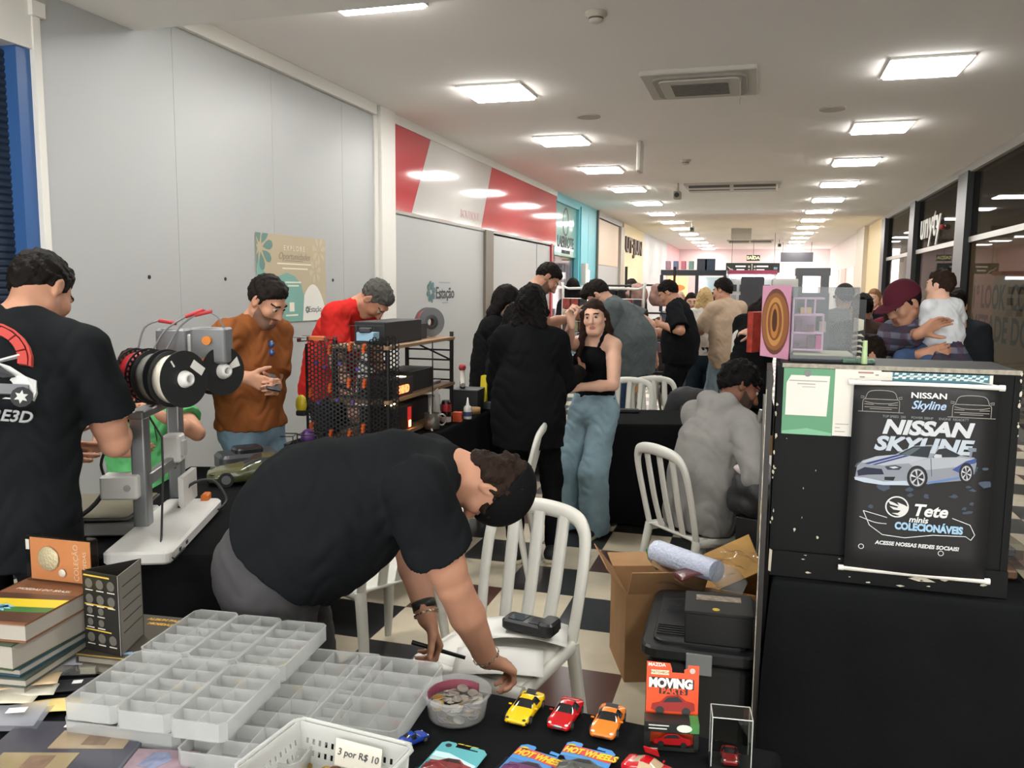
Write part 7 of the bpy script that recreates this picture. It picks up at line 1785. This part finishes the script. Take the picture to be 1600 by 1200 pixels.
back_poly(m1, [(-.14, -.02), (-.12, .01), (-.06, .035), (.02, .045), (.06, .035), (.10, .012), (.125, .005), (.13, -.03), (.125, -.055), (-.10, -.06), (-.14, -.05)], whp, 'printed_car', .003)
back_poly(m1, [(-.05, .012), (-.02, .032), (.03, .036), (.075, .008), (.05, .0)], dkp, 'printed_windows', .005)
back_poly(m1, [(-.03, -.02), (.11, -.012), (.115, -.04), (-.02, -.05)], M_('6d7073', rough=.8), 'printed_door', .005)
for cx_ in (-.045, .10): back_poly(m1, [(cx_ + .026 * math.cos(a), -.05 + .03 * math.sin(a)) for a in [q * .524 for q in range(12)]], dkp, 'printed_wheel', .006); back_poly(m1, [(cx_ + .017 * math.cos(a) * (1 if q % 2 else .5), -.05 + .02 * math.sin(a) * (1 if q % 2 else .5)) for q, a in enumerate([q * .524 for q in range(12)])], whp, 'printed_rim', .008)
o0 = back_pt(m1, .01, -.115); 
text('ADVENTURE3D', M_('87898b', rough=.8), (tuple(back_pt(m1, -.02, -.11) - m1['F2'] * .004), tuple(m1['R2'] + m1['F2'] * .12), tuple(m1['U2'])), .046, m1['o'], 'printed_lettering', shear=.15, bold=.001, th=.004)
yp = MB().rbox((0, 0, 0), (.035, .03, .03), .006).build('yellow_part', M_('c08a2a')); yp.location = (-2.191,2.459,1.228); tag(yp, 'small yellow and black printed part in the hand of the man at the left edge', 'printed part')
# man in the rust shirt
m2 = person('bearded man in a rust brown t-shirt behind the table, looking down at his phone', (-2.653,3.906,1.037), -100, h=1.80, res=.006, lean=(0, 2, 8), head=(26, 4, 0), girth=1.06, L=('t', (-2.407,3.734,1.180), None, dict(curl=45, d=(.5, -.5, .15))), R=('t', (-2.477,3.617,1.250), None, dict(curl=30, d=(.75, .1, -.25))),
    skin='tan', beard=.45, top=dict(t='tee', col='7f4c2a', sleeve=.22, o=.02, hem=-.03, fit=1.05, fold=.005, ff=20), bottom=jeans('6f8899'), shoes=('303030', 'cccccc'), hair=dict(style='short', col='1d1815', th=.012))
gp_ = m2['N'] + m2['F2'] * .125 - m2['U2'] * .10
sg = thing('sunglasses', 'dark sunglasses with blue lenses hooked on the collar of the rust t-shirt', 'sunglasses', tuple(gp_)); F2, R2 = m2['F2'], m2['R2']
for k in (0, 1):
    b = MB(); b.ball((0, 0, 0), (.017, .012, .020), 8); o = b.build('lens', M_('23406e', rough=.06, spec=.8), sg); o.location = (0.012 * F2[0], .012 * F2[1], .01 - .045 * k)
MB().tube([(-.005, 0, .03), (-.008, .0, -.0), (-.01, 0, -.07)], .004, 6).build('frame', M_('15171c'), sg)
w1 = m2['joints'][0][2] + m2['joints'][0][3] * .08
ph = MB().rbox((0, 0, 0), (.075, .15, .009), .01).build('phone', M_('1b1c20', rough=.2)); ph.location = tuple(w1 + V(-.01, -.02, .03)); ph.rotation_euler = (.5, .25, .9); tag(ph, 'dark phone in the hands of the man in the rust t-shirt', 'phone')
# child in green
kid = person('child in a light green t-shirt behind the printer, head hidden by the spools', (-2.890,3.344,0.719), -150, h=1.42, res=.007, lean=(2, 4, 8), head=(18, 0, 0), headk=1.1, L=('t', (-2.607,3.142,1.117), None, dict(curl=40, d=(-.4, -.3, .6))), R=('t', (-2.700,2.991,0.972), (-.9, .1, -.4), dict(curl=25, d=(.75, .35, 0))),
    skin='tan', top=dict(t='tee', col='5faf6e', sleeve=.16, o=.022, hem=-.14, fit=1.1), bottom=dict(col='3a4a5c'), shoes=('444444', 'cccccc'), hair=dict(style='short', col='2a2018'))
def chest_pt(p, x, z):
    d = .70 * (.16 * p['s'] + .022) + .012; xx = x / (.16 * p['s'] + .02)
    return p['Ch'] + p['R2'] * x + p['U2'] * z + p['F2'] * (d * math.sqrt(max(.05, 1 - min(.95, xx * xx))) + .008)
b = MB()
for pts in ([(-.05, .02), (-.03, .06), (.0, .05), (.03, .06), (.05, .02), (.03, -.02), (-.03, -.02), (-.05, .02)], [(-.03, -.02), (-.06, -.07), (-.01, -.05), (.0, -.10), (.03, -.05), (.07, -.07), (.03, -.02)], [(-.02, .02), (-.02, .035), (-.008, .035), (-.008, .02), (-.02, .02)], [(.012, .02), (.012, .035), (.024, .035), (.024, .02), (.012, .02)], [(-.08, .02), (-.085, -.04), (-.08, -.10)]):
    b.tube([tuple(chest_pt(kid, x, z)) for x, z in pts], .0025, 5)
b.build('printed_outline', M_('20402c', rough=.8), kid['o'])
# man in red, bending behind the shelf
m3 = person('grey haired man in a red t-shirt bending behind the shelf', (-2.910,5.224,0.839), -95, h=1.93, res=.007, lean=(12, 12, 10), head=(34, 6, 0), girth=1.1, L=('a', 8, 8, 20), R=('a', 8, 8, 20), skin='tan', top=dict(t='tee', col='b82a26', sleeve=.2, o=.02, fit=1.05), bottom=dict(col='26282c'), hair=dict(style='short', col='4b4a47', th=.005))
# person in black seen from behind, and the woman in the tank top
pblk = person('person in a black sweater and trousers seen from behind, in the middle of the aisle', (-1.36, 4.92), 8, h=1.72, res=.006, lean=(0, 2, 4), head=(4, -14, 0), fem=True, girth=1.2, L=('a', 30, 14, 70), R=('a', 25, 12, 70),
    legs=((-1.43, 4.90, .085), (-1.20, 4.98, .085)), skin='tan', top=dict(t='long', col='121314', o=.03, fit=1.25, hem=-.20, fold=.005, ff=17), bottom=dict(col='111213', wide=.85), shoes=('17181a', 'c6bda4'), hair=dict(style='bob', col='100d0c', th=.022, len=.12))
wom = person('smiling woman in a black tank top and wide pale jeans', (-1.075, 5.60), 158, h=1.64, res=.0055, lean=(0, -2, 3), head=(4, 22, 4), fem=True, L=('t', (-1.118,5.282,1.071), (.9, .3, -.6), dict(curl=40)), R=('t', (-1.157,5.195,1.490), (-.6, -.2, -.9), dict(curl=60, d=(-.2, -.1, .9))),
    legs=((-1.05, 5.56, .085), (-1.26, 5.66, .085)), skin='light', top=dict(t='tank', col='121214', o=.008, hem=.085), bottom=dict(t='trousers', mat=mat('denim_7f99a4', '7f99a4', rough=.9, var=.14, scale=9, bump=.2, bscale=30), wide=2.1, waist=.10, drop=.05), shoes=('1b1c1e', 'c6bda4'), hair=dict(style='long', col='2a1c16', th=.010, len=.34, front=(1,)))
# group behind the end of the long table
m6 = person('tall man in a black t-shirt with a small red and white print, looking down', (-2.106,7.433,1.054), -62, h=2.02, res=.008, lean=(0, 5, 12), head=(34, -8, 0), L=('a', 40, 12, 60), R=('t', (-1.685,6.547,1.373), None), skin='tan', beard=.5, top=dict(t='tee', col='18191b', sleeve=.22, o=.02), bottom=dict(col='1a1b1d'), hair=dict(style='short', col='16120f', th=.008))
pr_ = MB(); c6 = m6['Ch'] + m6['F2'] * .145 + m6['R2'] * .05 + m6['U2'] * .05; pr_.box(tuple(c6), (.12, .02, .035), math.atan2(m6['R2'][1], m6['R2'][0])); pr_.build('chest_print', M_('c99a9a', var=.4, scale=80), m6['o'])
person('girl in black with long dark hair beside the tall man', (-2.104,6.368,0.931), -70, h=1.73, res=.008, lean=(0, 4, 8), head=(20, 0, 0), headk=1.1, fem=True, L=('a', 30, 10, 60), R=('a', 25, 8, 50), skin='light', top=dict(t='long', col='161617', o=.03, fit=1.2, hem=-.3), bottom=dict(col='141416'), hair=dict(style='long', col='120f0e', th=.02, len=.42))
g8 = person('girl in a black t-shirt with short dark hair, pointing with one hand', (-1.863,6.014,0.881), -38, h=1.58, res=.008, lean=(0, 4, 8), head=(20, -10, 0), headk=1.18, fem=True, R=('t', (-1.661,5.990,1.486), (.4, -.4, -.8), dict(curl=30, point=5)), L=('a', 20, 10, 60), skin='light', top=dict(t='tee', col='151517', o=.03, fit=1.25, hem=-.3), bottom=dict(col='141416'), hair=dict(style='bob', col='100e0d', th=.03, len=.18))
# man in the grey shirt, and shoppers further along the aisle
person('stout man in a grey t-shirt and blue jeans bending to look at the hanging goods', (-1.201,8.007,0.538), 86, h=1.90, res=.009, lean=(6, 10, 16), head=(26, 0, 0), girth=1.35, headk=1.08, L=('a', 10, 10, 30), R=('b', -30, 16, 60), skin='fair', beard=.4, top=dict(t='tee', col='535a5b', sleeve=.2, o=.03, fit=1.2, hem=-.14), bottom=jeans('2c4468'), shoes=('333333', 'cccccc'), hair=dict(style='quiff', col='1c1714', th=.012))
person('man in a black printed t-shirt and black shorts, hands at the goods rack', (-0.846,9.319,0.945), 82, h=1.84, res=.009, lean=(0, 3, 8), head=(26, 0, 0), girth=1.2, L=('t', (-1.022,9.102,1.318), None), R=('a', 30, 8, 60), skin='tan', top=dict(t='tee', col='16171a', sleeve=.26, o=.025, fit=1.15), bottom=dict(t='shorts', col='17181b'), shoes=('222222', '888888'), hair=dict(style='short', col='14110f', th=.014))
person('dark haired woman facing the camera between the black t-shirt man and the blond woman', (-0.939,11.788,0.744), 185, h=1.66, res=.010, head=(6, 8, 0), fem=True, skin='fair', top=dict(t='long', col='2c2a29'), bottom=dict(col='1b1b1d'), hair=dict(style='long', col='1f1815', len=.3))
person('blond woman in a white top and dark denim skirt seen from behind', (-0.668,10.413,0.864), 4, h=1.72, res=.009, head=(6, -10, 0), fem=True, girth=1.1, skin='tan', R=('a', -2, 8, 14), L=('a', -4, 14, 14), top=dict(t='long', col='cfccc4', o=.02, hem=-.02, cuff=.6), bottom=dict(t='trousers', name='denim_skirt', col='2c3942', wide=1.8), shoes=('444444', '777777'), hair=dict(style='bob', col='b59a6c', th=.022, len=.20))
person('man in a beige t-shirt and pale jeans seen from behind, right of the blond woman', (-0.374,9.877,0.916), 40, h=1.84, res=.009, lean=(0, 2, 5), head=(12, 24, 0), L=('a', 30, 10, 80), R=('a', 10, 8, 60), skin='tan', top=dict(t='tee', col='b09a84', sleeve=.24, o=.025, hem=-.18, fit=1.1), bottom=jeans('8296a4'), shoes=('333333', 'cccccc'), hair=dict(style='short', col='15110f', th=.02))
pr14 = person('woman with long dark hair in a black cardigan holding a red package', (-0.073,7.222,0.815), -40, h=1.76, res=.008, lean=(2, 6, 12), head=(30, 10, 0), fem=True, R=('t', (-0.042,7.034,1.353), None), L=('a', 20, 8, 50), skin='light', top=dict(t='long', name='cardigan', col='151517', o=.03, fit=1.15, hem=-.22), bottom=dict(col='131315', wide=1.2), shoes=('1a1a1a', 'cccccc'), hair=dict(style='long', col='1a1311', th=.02, len=.36, cap='141416'))
wt_ = solid('white_top', [RC(pr14['W'] - pr14['R2'] * .09 - pr14['F2'] * .03 - V(0, 0, .16), pr14['Ch'] - pr14['R2'] * .10 - pr14['F2'] * .05, .085, .07, .02)], .01, M_('c9c6be', rough=.8), pr14['o'])
rp = boxthing('red_package', 'red and orange toy package held by the woman in the black cardigan', 'package', (-0.035,6.883,1.219), (.05, .20, .32), 'a83c30', -.5, var=.4, scale=18, rough=.4)
# seated man in the grey hoodie
seat_ = person('bearded man in a grey hoodie sitting on a white chair', (-.27, 4.44), -44, h=1.80, res=.006, lean=(6, 8, 10), head=(10, -26, 0), pz=.565, girth=1.08, L=('t', (.06, 4.70, .62), None, dict(curl=30)), R=('t', (.02, 4.42, .66), (.2, -.9, -.5), dict(curl=30)),
    legs=((-.02, 4.93, .085), (.17, 4.70, .085)), knee=((.5, .6, 1), (.7, .4, 1)), skin='brown', beard=.7, top=dict(t='hoodie', col='84827f', o=.024, hem=-.10, fit=1.08, cuff=.55, fold=.0036, ff=19), bottom=dict(col='2b2b2c', waist=.0), shoes=('1a1a1a', '2c2c2c'), hair=dict(style='afro', col='0f0c0b', th=.022))
# right side: man with the cap and the baby, boy, others near the glass shop
cap = person('man in a maroon cap and plaid shirt carrying a baby', (0.935,5.548,0.992), 120, h=1.80, res=.007, lean=(0, 4, 10), head=(14, 6, 0), L=('t', (0.885,5.210,1.358), (.4, -.5, -.7), dict(curl=30, d=(.8, -.2, .2))), R=('t', (0.864,5.166,1.480), (-.9, -.3, -.5), dict(curl=25, d=(.7, .1, .5))),
    skin='tan', top=dict(t='long', name='plaid_shirt', mat=plaid_mat('plaid', '3a3b48', '77788a', '4a3542', 4.2), o=.03, fit=1.12, cuff=.85), bottom=dict(col='22252c'), shoes=('222222', '888888'), hair=dict(style='short', col='1a1512', cap='4e1f2a', capk=1.06))
baby = person('baby in a white shirt and jeans held by the man in the maroon cap', (0.998,5.345,1.326), 20, h=.86, res=.005, lean=(-4, 2, 6), head=(0, 30, 0), headk=1.45, pz=1.40, L=('t', (0.968,5.518,1.523), None), R=('t', (1.097,5.570,1.466), None), legs=((0.847,5.141,1.147), (0.899,5.092,1.134)), knee=((-.9, -.3, .3), (-.7, -.6, .3)), girth=1.35,
    skin='light', top=dict(t='tee', col='c9ccd0', o=.012, fit=1.1, hem=-.06), bottom=dict(t='trousers', mat=mat('denim_33486a', '33486a', rough=.9, var=.14, scale=9), wide=1.35), shoes=('c9b9bd', 'd6d0ca'), hair=dict(style='short', col='2a1c15', th=.008))
person('boy with short dark hair in a white shirt behind the display case', (0.679,5.340,0.775), 100, h=1.44, res=.006, lean=(0, 2, 4), head=(8, 0, 0), headk=1.1, skin='tan', top=dict(t='tee', col='d0cec4'), bottom=dict(col='3a4458'), shoes=('333333', 'cccccc'), hair=dict(style='short', col='1d1512', th=.012))
person('woman with long brown hair in a burgundy top behind the man in the cap', (1.142,7.833,1.131), 165, h=1.74, res=.009, head=(10, -18, 0), fem=True, skin='light', top=dict(t='long', col='5a1f2c'), bottom=dict(col='1b1b1d'), hair=dict(style='long', col='2c1d16', len=.4, front=(-1, 1)))
person('man with a shaved grey head in a navy jacket beyond the woman in burgundy', (1.288,9.750,0.983), -30, h=1.74, res=.010, head=(10, 20, 0), skin='fair', top=dict(t='long', name='jacket', col='14161c', o=.03, fit=1.15), bottom=dict(col='1b1b1d'), hair=dict(style='short', col='8a8078', th=.003))
person('fair haired woman in red far behind the shaved man', (1.558,12.952,0.735), 150, h=1.74, res=.012, head=(6, 0, 0), fem=True, skin='light', top=dict(t='long', col='b0201f'), bottom=dict(col='2b2b2d'), hair=dict(style='tied', col='7a5a3c', len=.12))
person('man in a brown jersey with pale sleeve trim behind the acrylic display box', (0.748,7.054,0.875), -10, h=1.70, res=.009, head=(14, 20, 0), girth=1.1, skin='tan', top=dict(t='tee', col='3b2d28', sleeve=.2, o=.025, fit=1.1), bottom=dict(col='1b1b1d'), hair=dict(style='short', col='15110f'))
person('man with a dark cap seen over the acrylic display box', (0.785,8.720,0.668), 10, h=1.78, res=.010, head=(6, 0, 0), skin='tan', top=dict(t='tee', col='6d6a66'), bottom=dict(col='2b2b2d'), hair=dict(style='short', col='2a2624', cap='2c2826'))
person('dark haired man in a dark jacket behind the baby, by the glass shop', (1.390,7.027,0.809), -20, h=1.74, res=.009, head=(6, 10, 0), skin='tan', top=dict(t='long', name='jacket', col='24262a', o=.03), bottom=dict(col='1b1b1d'), hair=dict(style='short', col='17120f', th=.012))
# heads beyond the goods racks
person('person with a mass of black hair by the turquoise shop', (-2.815,12.683,0.609), 10, h=1.80, res=.012, head=(6, 0, 0), headk=1.15, fem=True, skin='tan', top=dict(t='tee', col='24242a'), bottom=dict(col='1b1b1d'), hair=dict(style='bob', col='0f0d0d', th=.03))
person('man with a quiff facing the goods rack, beyond the grey shirt man', (-1.838,11.935,0.702), -150, h=1.86, res=.011, head=(22, -10, 0), skin='light', top=dict(t='tee', col='2a2528'), bottom=dict(col='1b1b1d'), hair=dict(style='quiff', col='2a211b'))
person('dark haired person half hidden behind the grey shirt man', (-2.306,13.356,0.573), 30, h=1.72, res=.012, skin='tan', top=dict(t='tee', col='1d1d20'), bottom=dict(col='1b1b1d'), hair=dict(style='short', col='1a1512'))
person('blond woman far away before the lit kiosk', (-1.586,17.277,0.808), 170, h=1.66, res=.013, face=False, fem=True, skin='light', top=dict(t='long', col='b9a294'), bottom=dict(col='2b2b2d'), hair=dict(style='bob', col='c0a890'))
person('woman in dark clothes standing beside the beige t-shirt man', (-0.563,11.089,0.980), 20, h=1.68, res=.011, fem=True, skin='tan', top=dict(t='long', col='1c1c1f'), bottom=dict(col='1b1b1d'), hair=dict(style='long', col='15110f', len=.3))

# ---------------------------------------------------------------- goods racks and the far kiosks
rk = thing('goods_rack', 'white wire rack hung full of small carded goods, left of the grey shirt man', 'rack', (-1.72, 9.3, 0), -.15)
b = MB(); w_ = .95
b.tube([(-w_ / 2, 0, 0), (-w_ / 2, 0, 1.64), (-w_ / 2 + .06, 0, 1.70), (w_ / 2 - .06, 0, 1.70), (w_ / 2, 0, 1.64), (w_ / 2, 0, 0)], .014, 8)
for sx in (-1, 1): b.tube([(sx * w_ / 2, -.3, .02), (sx * w_ / 2, .3, .02)], .016, 8)
for k in range(9): b.tube([(-w_ / 2, 0, .55 + .13 * k), (w_ / 2, 0, .55 + .13 * k)], .005, 5)
b.build('frame', M_('d3d2cd', rough=.4), rk)
cols = ['b5a04a', '8a3a34', '3f5a8a', '6f7a58', 'c7c2b4', '4a3a34', 'a8763c', '2c2c30', 'b89a8c', '7a8a94']
Rm = rotz(-.15)
for r_ in range(8):
    for c_ in range(9):
        p = Rm @ Vector((-.42 + c_ * .105, -.035 - .006 * (c_ % 3), 0)); cc = cols[(r_ * 3 + c_ * 7 + (r_ * c_) % 4) % 10]
        o = MB().rbox((0, 0, 0), (.088, .025, .112), .006).build('carded_item', M_(cc, rough=.35, var=.35, scale=30)); o.location = (-1.72 + p.x, 9.3 + p.y, .62 + r_ * .13 - .0); o.rotation_euler = (0, 0, -.15 + .05 * math.sin(c_ * 3 + r_))
        tag(o, 'small carded item hanging on the white wire rack', 'carded item', 'carded goods on the white wire rack')
rk2 = thing('clothes_stand', 'tall black stand hung with bags, caps and black clothes', 'stand', (-1.36, 10.6, 0), .1)
b = MB()
for x in (-.30, .30):
    b.tube([(x, 0, 0), (x, 0, 1.98)], .018, 8); b.tube([(x, -.25, .02), (x, .25, .02)], .02, 8)
for z in (.7, 1.05, 1.4, 1.75): b.tube([(-.30, 0, z), (.30, 0, z)], .012, 6)
b.build('frame', M_('17171a', rough=.4), rk2)
for i, (x, z, w2, h2, c_, nm, lb, ct) in enumerate(((-.16, 1.60, .26, .28, 'a98478', 'pink_bag', 'pinkish cushion shaped bag at the top left of the black stand', 'bag'), (.14, 1.62, .24, .26, '8d6a60', 'brown_bag', 'brown bag at the top right of the black stand', 'bag'), (-.14, 1.22, .28, .24, '1d1d22', 'baseball_cap', 'black cap hanging in the upper middle of the black stand', 'cap'), (.15, 1.20, .26, .26, '4a4240', 'grey_pouch', 'grey brown pouch beside the black cap on the stand', 'pouch'), (-.15, .86, .26, .26, '2d2628', 'dark_bag', 'dark bag low at the left of the black stand', 'bag'), (.14, .84, .26, .28, '6a4a5a', 'mauve_bag', 'mauve bag low at the right of the black stand', 'bag'))):
    o = puffy(nm, (w2, .14, h2), M_(c_, rough=.7, var=.2, scale=20), None, i, .1); o.location = (-1.36 + x, 10.52 + x * .1, z - h2 / 2); tag(o, lb, ct)
kk = thing('black_garment', 'row of black garments hanging beside the black stand', 'clothes', (-1.82, 10.3, 0), .1)
for i in range(4): MB().rbox((-.15 + i * .10, 0, 1.22), (.085, .30, .95), .03).build('sleeve_panel', M_('16171a', rough=.9), kk)
MB().tube([(-.24, 0, 1.74), (.26, 0, 1.74)], .012, 6).build('rail', M_('2a2a2c'), kk)
for x in (-.24, .26): MB().tube([(x, 0, 0), (x, 0, 1.74)], .012, 6).build('post', M_('2a2a2c'), kk)
gs_ = thing('goods_table', 'long table of mixed goods before the black stand', 'table', (-1.25, 9.95, 0), .05)
MB().rbox((0, 0, .73), (.9, .5, .04), .02).build('tabletop', M_('3a3a3c'), gs_)
for sx in (-1, 1):
    for sy in (-1, 1): MB().cyl((sx * .4, sy * .2, 0), (sx * .4, sy * .2, .72), .015, n=8).build('leg', M_('55565a'), gs_)
for i in range(16):
    o = MB().rbox((0, 0, .06), (.09, .07, .12 + .05 * (i % 3)), .01).build('small_goods', M_(cols[(i * 3) % 10], rough=.4, var=.3, scale=20)); o.location = (-1.62 + (i % 8) * .105, 9.85 + .16 * (i // 8), .752 + .025 * (i % 3)); tag(o, 'small packaged item on the goods table before the black stand', 'goods', 'goods on the far table')
# dark notice panel on legs
dp = thing('notice_panel', 'tall plain dark grey panel standing before the far kiosk', 'panel', (-.16, 14.0, 0), 0)
MB().rbox((0, 0, 1.1), (.36, .06, 1.62), .02).build('panel', M_('3c3b40', rough=.7), dp); MB().rbox((0, 0, .15), (.5, .3, .3), .02).build('foot', M_('2a2a2c'), dp)
# kiosks
kz = thing('food_kiosk', 'dark framed kiosk with a lit orange food picture at the far end of the aisle', 'kiosk', (-1.75, 22.0, 0), 0)
MB().rbox((0, .6, .55), (1.6, 1.2, 1.1), .04).build('counter', M_('2c3440', rough=.5), kz); MB().bb((-.8, 0, 2.05), (.85, 1.2, 2.18)).build('canopy', M_('20262e'), kz)
for x in (-.78, .12, .82): MB().bb((x - .04, 0, 1.1), (x + .04, .08, 2.05)).build('post', M_('20262e'), kz)
MB().bb((-.62, -.03, 1.5), (-.10, 0, 2.02)).build('lit_picture', M_('f09a4a', emit=1.6, var=.25, scale=5), kz)
MB().poly([(-.36 + .2 * math.cos(a), 1.72 + .09 * math.sin(a)) for a in [q * .4 for q in range(16)]], ((0, -.034, 0), (1, 0, 0), (0, 0, 1)), .002).build('food_print', M_('c8502a', emit=.8), kz)
MB().bb((.2, .02, 1.15), (.75, .06, 2.0)).build('display_glass', M_('7d8a8c', rough=.1, emit=.25), kz); MB().bb((.24, -.01, 1.2), (.30, .02, 1.95)).build('light_strip', M_('f4fbff', emit=10), kz)
for i, c_ in enumerate(('8a6a72', '55607a', 'b0606a', '6a8a80', '30343c', '2c3a4a')):
    o = MB().rbox((0, 0, .12), (.12 + .14 * (i > 3), .2, .22 + .12 * (i > 3)), .01).build('stored_box', M_(c_)); o.location = (-2.42 + i * .20 + .08 * (i > 3), 22.5, 2.19); tag(o, 'small box stored on the roof of the food kiosk, number %s from the left' % ('one', 'two', 'three', 'four', 'five', 'six')[i], 'box')
sp_ = puffy('potted_plant', (.5, .3, .5), M_('6a6a4a', var=.5, scale=30, rough=.8), None, 3, .2); sp_.location = (-1.25, 21.75, 1.1); MB().cyl((0, 0, -1.1), (0, 0, 0), .12, n=12).build('planter', M_('4a4036'), sp_); tag(sp_, 'bushy olive plant before the glass display of the food kiosk', 'plant')
k2 = thing('phone_kiosk', 'white kiosk with rows of small goods and a red edge at the far end', 'kiosk', (-.30, 23.0, 0), 0)
MB().bb((-.62, 0, 0), (.62, .8, 2.1)).build('body', M_('c9cdd0', rough=.4), k2); MB().bb((-.66, -.03, 2.1), (.66, .82, 2.2)).build('red_edge', M_('a0405c'), k2); MB().bb((-.66, -.03, 0), (-.62, .0, 2.1)).build('red_post', M_('a0405c'), k2)
MB().bb((-.55, -.01, 2.0), (.55, 0, 2.06)).build('light_strip', M_('f4fbff', emit=9), k2)
for r_ in range(3):
    for c_ in range(5): MB().bb((-.5 + c_ * .21, -.02, 1.1 + r_ * .27), (-.36 + c_ * .21, 0, 1.28 + r_ * .27)).build('shelf_goods', M_(('5a5a60', 'a8acb0', '38404a')[(r_ + c_) % 3]), k2)
rs_ = thing('far_shop', 'white lit shop front closing the far right end of the aisle', 'shop', (1.5, 40.5, 0), 0)
MB().bb((-.9, 0, 0), (.9, .3, 2.55)).build('front', M_('e8e6e4', emit=1.0), rs_); MB().bb((-.75, -.02, .1), (.0, 0, 2.1)).build('doorway', M_('b9a9a0'), rs_)  # whole front glows by its material, standing in for the shop's light
